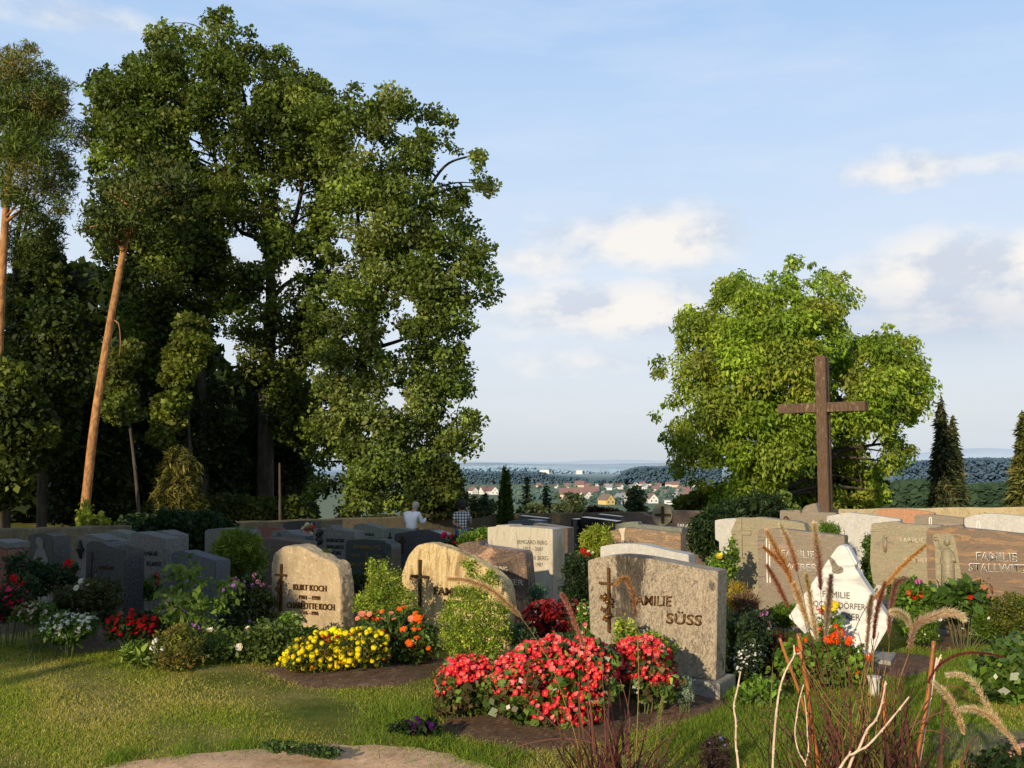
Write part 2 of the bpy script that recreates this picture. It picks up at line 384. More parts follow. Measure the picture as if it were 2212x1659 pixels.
M['roofred'] = plainmat('red roof tiles', (0.21, 0.125, 0.12), 0.9); M['roofbrown'] = plainmat('brown roof tiles', (0.20, 0.14, 0.12), 0.9); M['roofgrey'] = plainmat('grey roof', (0.24, 0.26, 0.29), 0.9)  # distance haze is mixed into the red roof colour
M['wallwhite'] = plainmat('white render', (0.72, 0.70, 0.66), 0.9, 0, 0.03); M['wallyellow'] = plainmat('yellow render', (0.62, 0.46, 0.17), 0.9, 0, 0.03); M['wallcream'] = plainmat('cream render', (0.58, 0.48, 0.36), 0.9, 0, 0.03); M['windowdark'] = plainmat('window glass', (0.10, 0.12, 0.15), 0.3)
def glassmat():
    m, nt, b, out = newmat('lantern glass'); b.inputs['Base Color'].default_value = (0.5, 0.4, 0.3, 1)
    n = noise(nt, coords(nt), 20, 3); nt.links.new(ramp(nt, n, [(0.3, (0.12, 0.09, 0.06)), (0.7, (0.3, 0.24, 0.17))]), b.inputs['Base Color'])
    b.inputs['Transmission Weight'].default_value = 0.7; b.inputs['Roughness'].default_value = 0.2; return m
M['glass'] = glassmat()
M['haze_tint_hill'] = plainmat('haze tinted distant hills', (0.40, 0.52, 0.66), 1.0, 0, 0.08, 0.0006, 0.0)  # aerial haze is painted into the hill colour
def groundmat():
    m, nt, b, out = newmat('ground'); 
    v = coords(nt)
    n1 = noise(nt, v, 1.1, 6, 0.65); n2 = noise(nt, v, 30, 4, 0.7); n3 = noise(nt, v, 0.35, 3)
    near = ramp(nt, n1, [(0.32, (0.07, 0.095, 0.014)), (0.5, (0.14, 0.14, 0.03)), (0.64, (0.27, 0.21, 0.08))])
    near = mixc(nt, 1.0, near, ramp(nt, n2, [(0.3, (0.65,)*3), (0.7, (1.25,)*3)]), 'MULTIPLY')
    # far country: fields, with haze blue mixed into the colour by distance
    vo = N(nt, 'ShaderNodeTexVoronoi'); vo.inputs['Scale'].default_value = 1.0
    nt.links.new(scaled(nt, v, (0.004, 0.0022, 0.0)), vo.inputs['Vector'])
    sepc = N(nt, 'ShaderNodeSeparateColor'); nt.links.new(vo.outputs['Color'], sepc.inputs[0])
    f = ramp(nt, sepc.outputs[0], [(0.0, (0.17, 0.22, 0.16)), (0.35, (0.13, 0.19, 0.12)), (0.55, (0.27, 0.23, 0.17)), (0.75, (0.10, 0.14, 0.11)), (1.0, (0.21, 0.24, 0.15))])
    sep = N(nt, 'ShaderNodeSeparateXYZ'); nt.links.new(v, sep.inputs[0])
    haze_mix = mth(nt, 'MULTIPLY', mth(nt, 'SUBTRACT', sep.outputs[1], 2100.0), 1/3500.0, True)
    f = mixc(nt, haze_mix, f, ramp(nt, noise(nt, scaled(nt, v, (0.0004, 0.0018, 0)), 1.0, 5), [(0.4, (0.30, 0.42, 0.52)), (0.62, (0.46, 0.58, 0.68))]))
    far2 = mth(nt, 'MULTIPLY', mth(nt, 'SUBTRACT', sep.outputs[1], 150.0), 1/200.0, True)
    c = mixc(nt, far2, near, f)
    nt.links.new(c, b.inputs['Base Color']); b.inputs['Roughness'].default_value = 0.95; b.inputs['Specular IOR Level'].default_value = 0.05
    return m
M['ground'] = groundmat()
# ------------------------------------------------------------------ camera, sun, sky
cd = bpy.data.cameras.new('camera'); cam = bpy.data.objects.new('camera', cd); col.objects.link(cam)
cd.sensor_width = 36; cd.lens = 35; cd.clip_start = 0.05; cd.clip_end = 60000
cam.location = CAM; cam.rotation_euler = (R(90)+PITCH, 0, 0); scene.camera = cam
SUN_AZ, SUN_EL = R(180+28), R(17)          # compass style from +Y towards +X: behind the viewer and to the left
sdir = Vector((math.sin(SUN_AZ)*math.cos(SUN_EL), math.cos(SUN_AZ)*math.cos(SUN_EL), math.sin(SUN_EL)))
sl = bpy.data.lights.new('sun', 'SUN'); sl.energy = 5.0; sl.angle = R(0.55); sl.color = (1.0, 0.83, 0.58)
so = bpy.data.objects.new('sun', sl); col.objects.link(so); so.rotation_euler = (-sdir).to_track_quat('-Z', 'Y').to_euler(); so.location = (0, 0, 60)
scene.view_settings.view_transform = 'Standard'; scene.view_settings.look = 'None'; scene.view_settings.exposure = 0
try:
    scene.cycles.max_bounces = 5; scene.cycles.transparent_max_bounces = 4; scene.cycles.use_denoising = True
    scene.cycles.diffuse_bounces = 2
except Exception: pass
W = bpy.data.worlds.new('World'); scene.world = W; W.use_nodes = True
nt = W.node_tree; bg = nt.nodes['Background']; bg.inputs[1].default_value = 0.1
sky = N(nt, 'ShaderNodeTexSky', sky_type='NISHITA'); sky.sun_disc = False; sky.sun_elevation = SUN_EL; sky.sun_rotation = SUN_AZ
sky.air_density = 1.0; sky.dust_density = 1.0; sky.ozone_density = 1.5
v = coords(nt, 'Generated')
sep = N(nt, 'ShaderNodeSeparateXYZ'); nt.links.new(v, sep.inputs[0])
az = mth(nt, 'ARCTAN2', sep.outputs[0], sep.outputs[1]); el = mth(nt, 'ARCSINE', sep.outputs[2])
cv = N(nt, 'ShaderNodeCombineXYZ'); nt.links.new(mth(nt, 'MULTIPLY', az, 1.0), cv.inputs[0]); nt.links.new(mth(nt, 'MULTIPLY', el, 1.7), cv.inputs[1])
n1 = noise(nt, cv.outputs[0], 9.0, 9, 0.56, 0.1)
cv2 = N(nt, 'ShaderNodeVectorMath', operation='ADD'); nt.links.new(cv.outputs[0], cv2.inputs[0]); cv2.inputs[1].default_value = (-0.025, 0.03, 0)
n1b = noise(nt, cv2.outputs[0], 9.0, 9, 0.56, 0.1)
n3 = noise(nt, scaled(nt, cv.outputs[0], (1, 2.5, 1)), 3.5, 6, 0.6)
def azel(px, py):
    a, b = rays(px, py); a = float(a); b = float(b)
    return math.atan2(a, 1), math.atan2(b, math.hypot(a, 1))
mask = None
# (centre, half width, half height, strength) of the cloud banks, as directions on the sky dome
for (px, py, hw, hh, s) in [(1400, 515, 270, 72, 1.05), (1180, 565, 160, 40, 0.8), (1330, 670, 320, 72, 1.05), (1480, 620, 160, 35, 0.6), (2090, 580, 270, 75, 1.1), (2300, 600, 300, 90, 1.0), (1960, 370, 160, 40, 0.75), (2180, 350, 140, 34, 0.6),
                            (1310, 780, 260, 50, 0.62), (150, 40, 260, 45, 0.55), (560, 590, 260, 70, 0.8), (2050, 690, 300, 35, 0.5)]:
    a0, e0 = azel(px, py)
    da = mth(nt, 'DIVIDE', mth(nt, 'SUBTRACT', az, a0), hw/FD); de = mth(nt, 'DIVIDE', mth(nt, 'SUBTRACT', el, e0), hh/FD)
    q = mth(nt, 'ADD', mth(nt, 'MULTIPLY', da, da), mth(nt, 'MULTIPLY', de, de))
    g = mth(nt, 'MULTIPLY', mth(nt, 'POWER', 2.718, mth(nt, 'MULTIPLY', q, -1.0)), s)
    mask = g if mask is None else mth(nt, 'MAXIMUM', mask, g)
den = mth(nt, 'ADD', mth(nt, 'MULTIPLY', mth(nt, 'SUBTRACT', n1, 0.5), 1.8), mth(nt, 'SUBTRACT', mth(nt, 'MULTIPLY', mask, 1.35), 0.38))
cloud = ramp(nt, den, [(0.0, (0,)*3), (0.35, (0.5,)*3), (0.9, (1,)*3)])
shade = mth(nt, 'MULTIPLY_ADD', mth(nt, 'SUBTRACT', n1, n1b), 4.5); nt.nodes[-1].inputs[2].default_value = 0.62
lit = ramp(nt, shade, [(0.2, (6.5, 7.0, 7.9)), (0.5, (8.3, 8.3, 8.4)), (0.85, (9.8, 9.3, 8.75))])
# thin haze towards the horizon, and the dull slate bands low on the right
hz = ramp(nt, mth(nt, 'MULTIPLY', el, 1/0.6), [(0.0, (0.92,)*3), (0.4, (0.85,)*3), (0.78, (0.8,)*3), (1.0, (0.25,)*3)])
hzc = ramp(nt, mth(nt, 'MULTIPLY', el, 1/0.42), [(0.0, (6.4, 7.0, 7.6)), (0.12, (7.5, 7.9, 8.4)), (0.40, (7.7, 8.6, 9.7)), (0.8, (6.0, 7.8, 10.3)), (1.0, (5.0, 7.1, 10.2))])
base = mixc(nt, 1.0, sky.outputs[0], (0.95, 1.0, 1.12), 'MULTIPLY')
base = mixc(nt, hz, base, hzc)
wisp = ramp(nt, n3, [(0.45, (0,)*3), (0.75, (0.35,)*3)])
base = mixc(nt, wisp, base, (8.0, 8.6, 9.7))
a0, e0 = azel(2090, 670)
da = mth(nt, 'DIVIDE', mth(nt, 'SUBTRACT', az, a0), 330/FD); de = mth(nt, 'DIVIDE', mth(nt, 'SUBTRACT', el, e0), 70/FD)
g2 = mth(nt, 'MULTIPLY', mth(nt, 'POWER', 2.718, mth(nt, 'MULTIPLY', mth(nt, 'ADD', mth(nt, 'MULTIPLY', da, da), mth(nt, 'MULTIPLY', de, de)), -1.0)), 0.6)
base = mixc(nt, g2, base, (4.6, 5.3, 6.8))
skyc = mixc(nt, mth(nt, 'MULTIPLY', cloud, 0.9), base, lit)
nt.links.new(skyc, bg.inputs[0])

# ------------------------------------------------------------------ terrain: one sheet to the horizon
rr = np.concatenate([[0.0], np.geomspace(1.0, 40000, 190)]); th = np.linspace(0, 2*np.pi, 289)[:-1]
V = []; 
RR, TT = np.meshgrid(rr, th, indexing='ij'); X = RR*np.sin(TT); Yy = RR*np.cos(TT); Z = gz(X, Yy)
near = RR < 30
Z = Z+np.where(near & (RR > 3), 0.012*np.sin(X*2.1+1)*np.sin(Yy*1.7)+0.008*np.sin(X*5.3+Yy*4.1), 0)
vv = np.stack([X, Yy, Z], -1).reshape(-1, 3); nr, nt_ = RR.shape
i, j = np.meshgrid(np.arange(nr-1), np.arange(nt_), indexing='ij'); j2 = (j+1) % nt_
F = np.stack([i*nt_+j, (i+1)*nt_+j, (i+1)*nt_+j2, i*nt_+j2], -1).reshape(-1, 4)[:, ::-1]
me = bpy.data.meshes.new('ground'); me.from_pydata(vv.tolist(), [], F.tolist()); me.validate(); me.update()
me.polygons.foreach_set('use_smooth', [True]*len(me.polygons))
tag(link('ground', me, M['ground']), kind='structure')

def ground_sheet(name, poly, mat, lift=0.004, dome=0.0, n=26, wob=0.0):
    """a sheet (or low mound) lying on the terrain, outlined by survey points"""
    P = [ground(*q) for q in poly]; xs = np.array([p[:2] for p in P]); c = xs.mean(0)
    m = []; out = [tuple(p) for p in spline(list(xs)+[xs[0]], 6)[:-1]]
    vs = []; fs = []; K = len(out); rings = 9
    for r_ in range(rings+1):
        t = r_/rings
        for k, (x, y) in enumerate(out):
            s = 1+wob*math.sin(k*1.7)*t*0.5+wob*math.sin(k*0.6+2)*t*0.5
            px_, py_ = c[0]+(x-c[0])*t*s, c[1]+(y-c[1])*t*s
            h = dome*(1-t*t)+lift + (0.02 if dome else 0)*math.sin(px_*19+k)*math.sin(py_*23)*(1-t)
            if t == 1 and dome: h = -0.02
            vs.append((px_, py_, gzf(px_, py_)+0.012*math.sin(px_*2.1+1)*math.sin(py_*1.7)+0.008*math.sin(px_*5.3+py_*4.1)+h))
    for r_ in range(rings):
        for k in range(K):
            fs.append((r_*K+k, (r_+1)*K+k, (r_+1)*K+(k+1) % K, r_*K+(k+1) % K))
    me = bpy.data.meshes.new(name); me.from_pydata(vs, [], fs); me.validate(); me.update()
    bm = bmesh.new(); bm.from_mesh(me); bmesh.ops.remove_doubles(bm, verts=bm.verts, dist=1e-5); bmesh.ops.recalc_face_normals(bm, faces=bm.faces); bm.to_mesh(me); bm.free()
    me.polygons.foreach_set('use_smooth', [True]*len(me.polygons))
    tag(link(name, me, mat), kind='structure')
    return [tuple(p) for p in out]
bare = []
PATH = [(60, 1725), (210, 1660), (400, 1638), (590, 1620), (740, 1614), (880, 1623), (1010, 1645), (1090, 1690), (1000, 1790), (500, 1800)]
bare.append(('path', ground_sheet('path', PATH, M['sand'], 0.012, 0, wob=0.05)))
for q in ([(555, 1450), (640, 1425), (800, 1415), (950, 1418), (975, 1440), (900, 1475), (760, 1492), (640, 1483)],
          [(925, 1572), (960, 1530), (1100, 1490), (1350, 1480), (1540, 1470), (1600, 1510), (1500, 1560), (1330, 1600), (1150, 1625), (1000, 1610)],
          [(60, 1385), (120, 1355), (330, 1335), (420, 1350), (330, 1385), (160, 1415)],
          [(-60, 1340), (0, 1310), (130, 1320), (90, 1355), (-20, 1375)],
          [(1560, 1420), (1700, 1390), (1880, 1410), (2020, 1425), (2030, 1450), (1890, 1475), (1700, 1490), (1570, 1480)],
          [(1960, 1370), (2080, 1350), (2260, 1330), (2260, 1370), (2120, 1400), (2000, 1405)]):
    bare.append(('soil', ground_sheet('soil_bed', q, M['soil'], 0.006, 0.05)))
SLAB = [(2010, 1600), (2060, 1572), (2160, 1565), (2290, 1575), (2300, 1640), (2150, 1650), (2040, 1640)]
bare.append(('path', ground_sheet('paved_path', SLAB, M['wallmoss'], 0.014, 0, wob=0.02)))

# lawn: cropped blades, uncountable
def lawn():
    n = 720000
    y = 4.6+(10.8-4.6)*rng.random(n)**1.15; x = (rng.random(n)*2-1)*(0.62*y+0.7)
    keep = np.ones(n, bool); p = np.stack([x, y], 1)
    jit = p+rng.normal(0, 0.13, p.shape)+0.12*np.sin(p[:, ::-1]*7.3)
    for k, o in bare:
        ins = inpoly(o, jit)
        if k == 'soil': keep &= ~(ins & (rng.random(n) < 0.97))
        else: keep &= ~(ins & (rng.random(n) < np.where(np.sin(x*6.1+2*np.sin(y*9))+np.sin(y*11+x*3.7) > 1.35, 0.55, 0.985)))
    # worn thin patches
    pat = np.sin(x*1.9+1.3*np.sin(y*1.4))+np.sin(y*2.7+1.1*np.sin(x*2.2+1))+0.8*np.sin(x*5.1+y*3.3)
    keep &= ~((pat > 1.0) & (rng.random(n) < 0.55))
    x, y, pat = x[keep], y[keep], pat[keep]; n = len(x)
    tall = np.where((x > 0.6) & (y < 7.2), 1.25, 1.0)
    h = (0.009+0.016*rng.random(n)**1.5)*tall; w = 0.0016+0.0018*rng.random(n)
    a = rng.random(n)*2*np.pi; lean = rng.normal(0, 0.55, (n, 2))*h[:, None]
    z = gz(x, y)-0.004
    b = np.stack([x, y, z], 1); s = np.stack([np.cos(a)*w, np.sin(a)*w, 0*w], 1)
    tip = b+np.stack([lean[:, 0], lean[:, 1], h], 1)
    q = np.stack([b-s, b+s, tip+s*0.25, tip-s*0.25], 1)
    cols = np.array([(0.26, 0.33, 0.03), (0.33, 0.37, 0.045), (0.46, 0.40, 0.085), (0.52, 0.43, 0.15), (0.19, 0.27, 0.025)])
    dry = np.clip((pat+1.2)/2.2, 0, 1)*0.9+0.15
    k = np.where(rng.random(n) < dry*0.8, rng.integers(2, 4, n), np.where(rng.random(n) < 0.35, 4, rng.integers(0, 2, n)))
    t = cols[k]*np.exp(rng.normal(0, 0.2, (n, 1)))
    me = np_mesh('lawn', q, 4, np.clip(t, 0, 1))
    tag(link('lawn', me, M['grass']), 'short patchy lawn, green with straw coloured dry spots, in front of the graves', 'grass', kind='stuff')
    # scruffier longer grass along the bed edges and in the right foreground
    n = 60000
    q = []
    for (px, py, r_, m_) in [(560, 1410, 60, 1500), (470, 1425, 60, 1500), (640, 1420, 40, 700), (330, 1420, 60, 900), (940, 1590, 90, 3500), (860, 1560, 90, 3000), (1050, 1635, 80, 3000), (1000, 1500, 60, 1500),
                            (1640, 1500, 110, 5000), (1560, 1560, 120, 5000), (1740, 1560, 150, 5000), (1950, 1500, 150, 5000), (2080, 1450, 120, 4000), (1990, 1560, 140, 4000), (1670, 1290, 60, 2500), (1740, 1310, 40, 1500), (2150, 1420, 100, 3000), (1480, 1600, 90, 2500), (1700, 1640, 90, 2500), (940, 1440, 50, 800), (260, 1640, 40, 400), (400, 1630, 40, 400), (520, 1618, 40, 400), (790, 1606, 40, 300), (900, 1608, 40, 400), (1010, 1625, 30, 400)]:
        m_ = int(m_*1.5); c = ground(px, py); sc = c[1]/FD
        pts = rng.normal(0, 0.55, (m_, 2))*np.array([r_*sc, r_*sc*1.6])+c[:2]
        q.append(pts)
    p = np.concatenate(q); n = len(p)
    kp = np.ones(n, bool)
    for k, o in bare[1:7]: kp &= ~inpoly(o, p)
    p = p[kp]; n = len(p)
    h = 0.02+0.045*rng.random(n)**2; w = 0.0018+0.002*rng.random(n); a = rng.random(n)*2*np.pi
    b = np.stack([p[:, 0], p[:, 1], gz(p[:, 0], p[:, 1])-0.004], 1); s = np.stack([np.cos(a)*w, np.sin(a)*w, 0*w], 1)
    tip = b+np.stack([rng.normal(0, 0.5, n)*h, rng.normal(0, 0.5, n)*h, h], 1)
    t = tints(n, [(0.15, 0.25, 0.025), (0.20, 0.28, 0.03), (0.28, 0.30, 0.05), (0.11, 0.20, 0.02)], 0.25)
    me = np_mesh('rough_grass', np.stack([b-s, b+s, tip+s*0.2, tip-s*0.2], 1), 4, t)
    tag(link('rough_grass', me, M['grass']), 'longer fresh green grass in tufts along the edges of the flower beds', 'grass', kind='stuff')
lawn()

# ------------------------------------------------------------------ boundary walls
def wall(pts, mat, label, thick=0.3, cap=False):
    """pts: (px, top py, depth). A wall standing on the terrain through these points"""
    P = [at(*p) for p in pts]; mb = MB(); o = P[0].copy(); o[2] = gzf(o[0], o[1]); ext = []
    Q = []
    for a, b in zip(P[:-1], P[1:]):
        for t in np.linspace(0, 1, 9)[:-1]: Q.append(a+(b-a)*t)
    Q.append(P[-1]); d = P[-1]-P[0]; nrm = np.array([-d[1], d[0], 0.0]); nrm /= np.linalg.norm(nrm)
    if nrm[1] < 0: nrm = -nrm
    vs = []; fs = []
    for p in Q:
        g = gzf(p[0], p[1])-0.15; w = rng.normal(0, 0.008)
        for dd, z in ((0, g), (0, p[2]+w-0.03), (0.02, p[2]+w), (thick-0.02, p[2]+w), (thick, p[2]+w-0.03), (thick, g)):
            q = p+nrm*dd; vs.append((q[0]-o[0], q[1]-o[1], z-o[2]))
    for i in range(len(Q)-1):
        for k in range(5): fs.append((i*6+k, (i+1)*6+k, (i+1)*6+k+1, i*6+k+1))
    fs += [tuple(range(6)), tuple((len(Q)-1)*6+k for k in reversed(range(6)))]
    mb.add(vs, fs)
    w = mb.build('boundary_wall', mat); w.location = o
    bm = bmesh.new(); bm.from_mesh(w.data); bmesh.ops.recalc_face_normals(bm, faces=bm.faces); bm.to_mesh(w.data); bm.free()
    tag(w, label, 'wall')
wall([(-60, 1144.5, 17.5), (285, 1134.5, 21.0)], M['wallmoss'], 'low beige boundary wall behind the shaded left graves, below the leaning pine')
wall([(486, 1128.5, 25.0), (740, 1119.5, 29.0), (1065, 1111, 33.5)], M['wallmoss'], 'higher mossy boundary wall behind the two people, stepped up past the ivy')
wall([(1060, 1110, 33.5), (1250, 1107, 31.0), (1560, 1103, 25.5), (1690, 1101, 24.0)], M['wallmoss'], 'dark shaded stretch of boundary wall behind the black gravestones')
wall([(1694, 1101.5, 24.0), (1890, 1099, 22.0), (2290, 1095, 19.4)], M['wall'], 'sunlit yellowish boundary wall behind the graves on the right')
# ------------------------------------------------------------------ gravestones
ROT = R(31)
class Stone: pass
def local_frame(pts, Y, a=ROT):
    """front plane of a stone turned by a; returns frame helper"""
    s = Stone(); px = [p[0] for p in pts]; mid = (min(px)+max(px))/2
    P0 = at(mid, pts[len(pts)//2][1], Y); X = np.array([math.cos(a), -math.sin(a), 0]); Nn = np.array([math.sin(a), math.cos(a), 0])
    s.org = np.array([P0[0], P0[1], gzf(P0[0], P0[1])]); s.X = X; s.N = Nn; s.a = a
    def uv(x, y, off=0.0):
        A, B = rays(x, y); d = np.array([float(A), 1.0, float(B)])
        t = ((s.org+Nn*off-CAM)@Nn)/(d@Nn); p = CAM+d*t-s.org
        return float(p@X), float(p[2])
    s.uv = uv
    return s
def font_mesh(txt, u0, v0, u1, h, y=-0.008, ext=0.005, offset=0.0, slant=0.0, shear=0.0):
    cu = bpy.data.curves.new('inscription', 'FONT'); cu.body = txt; cu.size = 1.0; cu.extrude = 0.0; cu.offset = offset; cu.resolution_u = 3; cu.shear = shear
    o = bpy.data.objects.new('tmp', cu); col.objects.link(o); me = evaluated(o, 'inscription')
    bpy.data.objects.remove(o); bpy.data.curves.remove(cu)
    bm = bmesh.new(); bm.from_mesh(me)
    r = bmesh.ops.extrude_face_region(bm, geom=bm.faces[:])
    for vx in [g for g in r['geom'] if isinstance(g, bmesh.types.BMVert)]: vx.co.z += 1.0
    xs = [vx.co.x for vx in bm.verts]; x0, x1 = min(xs), max(xs)
    sx = (u1-u0)/(x1-x0); sy = h/0.72
    for vx in bm.verts:
        x, yy, z = vx.co
        U = u0+(x-x0)*sx
        vx.co = (U, y+(-ext if z > 0.5 else ext), v0+yy*sy+slant*(U-u0))
    bmesh.ops.recalc_face_normals(bm, faces=bm.faces)
    bm.to_mesh(me); bm.free(); return me
def inscription(s, txt, x0, y0, x1, hpx, mat, y=-0.006, ext=0.004, offset=0.0, y1=None, label=None, shear=0.0):
    u0, v0 = s.uv(x0, y0, y); u1, vb = s.uv(x1, y0 if y1 is None else y1, y)
    _, vt = s.uv(x0, y0-hpx, y)
    me = font_mesh(txt, u0, v0, u1, vt-v0, y, ext, offset, (vb-v0)/(u1-u0) if y1 is not None else 0.0, shear)
    o = link('inscription', me, mat, getattr(s, 'slab', None) or s.root)
    if label: o['label'] = label
    return o
def slab_mesh(name, out, T, bevel=0.008, sub=0, rough=0.0, y0=0.0):
    bm = bmesh.new(); f = bm.faces.new([bm.verts.new((u, y0, v)) for u, v in out])
    r = bmesh.ops.extrude_face_region(bm, geom=[f])
    for vx in [g for g in r['geom'] if isinstance(g, bmesh.types.BMVert)]: vx.co.y += T
    bmesh.ops.recalc_face_normals(bm, faces=bm.faces)
    if bevel: bmesh.ops.bevel(bm, geom=bm.edges[:], offset=bevel, segments=2, affect='EDGES', clamp_overlap=True)
    me = bpy.data.meshes.new(name); bm.to_mesh(me); bm.free()
    if rough:
        o = bpy.data.objects.new('tmp', me); col.objects.link(o)
        md = o.modifiers.new('r', 'REMESH'); md.mode = 'VOXEL'; md.voxel_size = 0.014
        sm = o.modifiers.new('s', 'SMOOTH'); sm.iterations = 9; sm.factor = 0.5
        m2 = evaluated(o, name); bpy.data.objects.remove(o); bpy.data.meshes.remove(me); me = m2
        from mathutils import noise as mn
        n = len(me.vertices); co = np.zeros(n*3, np.float32); me.vertices.foreach_get('co', co); co = co.reshape(-1, 3)
        nrm = np.zeros(n*3, np.float32); me.vertices.foreach_get('normal', nrm); nrm = nrm.reshape(-1, 3)
        front = np.clip(-nrm[:, 1], 0, 1)
        for i in range(n):
            p = Vector(co[i]*1.0)
            d = mn.noise(p*9)*0.7+mn.noise(p*24)*0.45+mn.noise(p*55)*0.25
            co[i] += nrm[i]*d*rough*(1-0.72*front[i])
        me.vertices.foreach_set('co', co.ravel()); me.update()
        me.polygons.foreach_set('use_smooth', [True]*len(me.polygons))
    return me
def stone(label, pts, Y, T, mat, bevel=0.008, rough=0.0, foot=None, plinth=True, a=ROT, base_mat=None, smooth_top=True, pl=0.05):
    """pts: top outline of the front face, left to right (survey points); foot: optional explicit lower outline right to left"""
    s = local_frame(pts, Y, a)
    uvs = [s.uv(*p) for p in pts]
    if smooth_top and len(uvs) > 4:
        uvs = [uvs[0]]+[tuple(q) for q in spline([np.array(q) for q in uvs[1:-1]], 4)]+[uvs[-1]]
    zb = 0.0
    if foot is None:
        hb = 0.06 if plinth else -0.06
        lo = [(uvs[-1][0], zb+hb), (uvs[0][0], zb+hb)]
    else: lo = [s.uv(*p) for p in foot]
    s.root = empty('gravestone', s.org, -a, label, 'gravestone', 'gravestones in the cemetery')
    s.T = T
    s.slab = link('headstone', slab_mesh('headstone', uvs+lo, T, bevel, 0, rough), mat, s.root)
    if plinth:
        u0, u1 = min(q[0] for q in lo), max(q[0] for q in lo)
        MB().box(u0-pl, u1+pl, -0.07, T+0.07, -0.12, (0.058 if foot is None else min(q[1] for q in lo)-0.002)).build('base', base_mat or M['plinth'], s.root, bevel=0.006)
    return s
def cross(s, x, yt, yb, xl, xr, yc, mat, w=0.012, depth=0.018, y=-0.01, name='cross'):
    """flat cross fixed to the front face"""
    ut, vt = s.uv(x, yt, y); ub, vb = s.uv(x, yb, y); ul, vc = s.uv(xl, yc, y); ur, _ = s.uv(xr, yc, y)
    u = (ut+ub)/2; mb = MB(); mb.box(u-w, u+w, y-depth, y+depth, vb, vt)
    h = w*0.85
    mb.box(ul, u-w, y-depth*0.8, y+depth*0.8, vc-h, vc+h); mb.box(u+w, ur, y-depth*0.8, y+depth*0.8, vc-h, vc+h)
    s.cross = mb.build(name, mat, s.root, bevel=0.002); return s.cross, u, vc
def vine(s, pts, mat, y=-0.03, name='rose_relief'):
    """a cast rose stem with leaves and blooms climbing a cross"""
    mb = MB(); P = [(lambda q: (q[0], y-0.008*math.sin(i), q[1]))(s.uv(*p)) for i, p in enumerate(pts)]
    S = spline(P, 5); mb.tube(S, 0.006, 6)
    for i in range(3, len(S)-2, 4):
        p = S[i]; sg = 1 if (i//4) % 2 else -1
        for dx, dz in ((0.022*sg, 0.012), (0.03*sg, -0.004)):
            c = (p[0]+dx, p[1]-0.008, p[2]+dz)
            mb.add([(p[0], p[1]-0.004, p[2]), (c[0]-0.004, c[1]-0.006, c[2]+0.012), (c[0]+0.012*sg, c[1], c[2]), (c[0]-0.004, c[1]-0.004, c[2]-0.012)], [(0, 1, 2, 3)])
    for k in (0.15, 0.5, 0.62): 
        p = S[int(k*(len(S)-1))]; mb.sphere((p[0], p[1]-0.012, p[2]), 0.017, 8, 6, (1, 0.7, 0.9))
    return mb.build(name, mat, s.cross)

# --- front row
s = stone('rough split sand coloured granite boulder stone behind the yellow marigolds', [(584.5, 1300), (584, 1245), (585, 1220), (592, 1196), (608, 1183), (628, 1178), (645, 1179), (658, 1184), (672, 1192), (695, 1204), (722, 1217), (731, 1228), (736, 1262), (737, 1300)], 9.2, 0.20, M['kurt'], 0.03, 0.020, plinth=False)
KY = -0.012
cross(s, 607, 1218, 1320, 594, 619, 1241, M['bronze'], 0.011, 0.012, KY)
vine(s, [(608, 1310), (606, 1290), (609, 1275), (605, 1260), (609, 1250)], M['bronze'], KY-0.02)
for t, x0, y, x1, h in (('KURT KOCH', 633.5, 1274, 704.5, 13), ('1903 – 1990', 646, 1294, 691, 9), ('CHARLOTTE KOCH', 620, 1313, 722, 13.5), ('1916 – 1996', 650, 1327, 687, 8)):
    inscription(s, t, x0, y, x1, h, M['bronze'], KY, 0.005, 0.0, y1=y+ (x1-x0)*0.055)
s = stone('pale yellow natural slab with a tall plain dark cross, partly behind the round box bush', [(864, 1300), (866, 1240), (874, 1215), (885, 1193), (899, 1178), (915, 1173.5), (935, 1174), (960, 1181), (992, 1193), (1020, 1207), (1045, 1222), (1070, 1240), (1090, 1262), (1096, 1300)], 8.95, 0.16, M['slab'], 0.02, 0.012, plinth=False)
cross(s, 907, 1209, 1332, 887, 927, 1244, M['darkbronze'], 0.0135, 0.012, -0.012)
inscription(s, 'FAMILIE', 937.5, 1284, 1012, 17, M['darkbronze'], -0.012, 0.008, 0.004, y1=1289)
inscription(s, 'MERTEL', 959, 1308, 1035, 14, M['darkbronze'], -0.012, 0.008, 0.004, y1=1313)
s = stone('brown stone blotched with pink, stepped top and grooved side, tucked behind the pale yellow slab', [(986, 1192), (989, 1178), (1002, 1172.5), (1035, 1167), (1038, 1178), (1060, 1181), (1129, 1190.5), (1134, 1196), (1142, 1281)], 10.2, 0.16, M['pinkbrown'], 0.006, foot=[(1130, 1294), (1131, 1345), (990, 1335)], smooth_top=False, plinth=True)
u0, v0 = s.uv(1142, 1281); ut, vt = s.uv(1133, 1197)
for k in (0.045, 0.10):
    MB().add([(ut+0.004, k, vt-0.02), (u0+0.004, k, v0), (u0+0.006, k+0.012, v0), (ut+0.006, k+0.012, vt-0.02)], [(0, 1, 2, 3)]).build('groove', M['dark'], s.root)
inscription(s, 'HARTUNG', 1046, 1231, 1096, 11, M['paleletter'], -0.004, 0.006, 0.006, y1=1235)
inscription(s, 'PFEFFER', 1060, 1259, 1131, 12, M['paleletter'], -0.004, 0.006, 0.006, y1=1265)
s = stone('tall cream limestone stone with two engraved names in thin letters', [(1053, 1190), (1053, 1139), (1071, 1137.5), (1072, 1134.5), (1100, 1134.5), (1101, 1137.5), (1150, 1139.5), (1193.5, 1143.5), (1194, 1190)], 11.9, 0.30, M['irm'], 0.006, smooth_top=False)
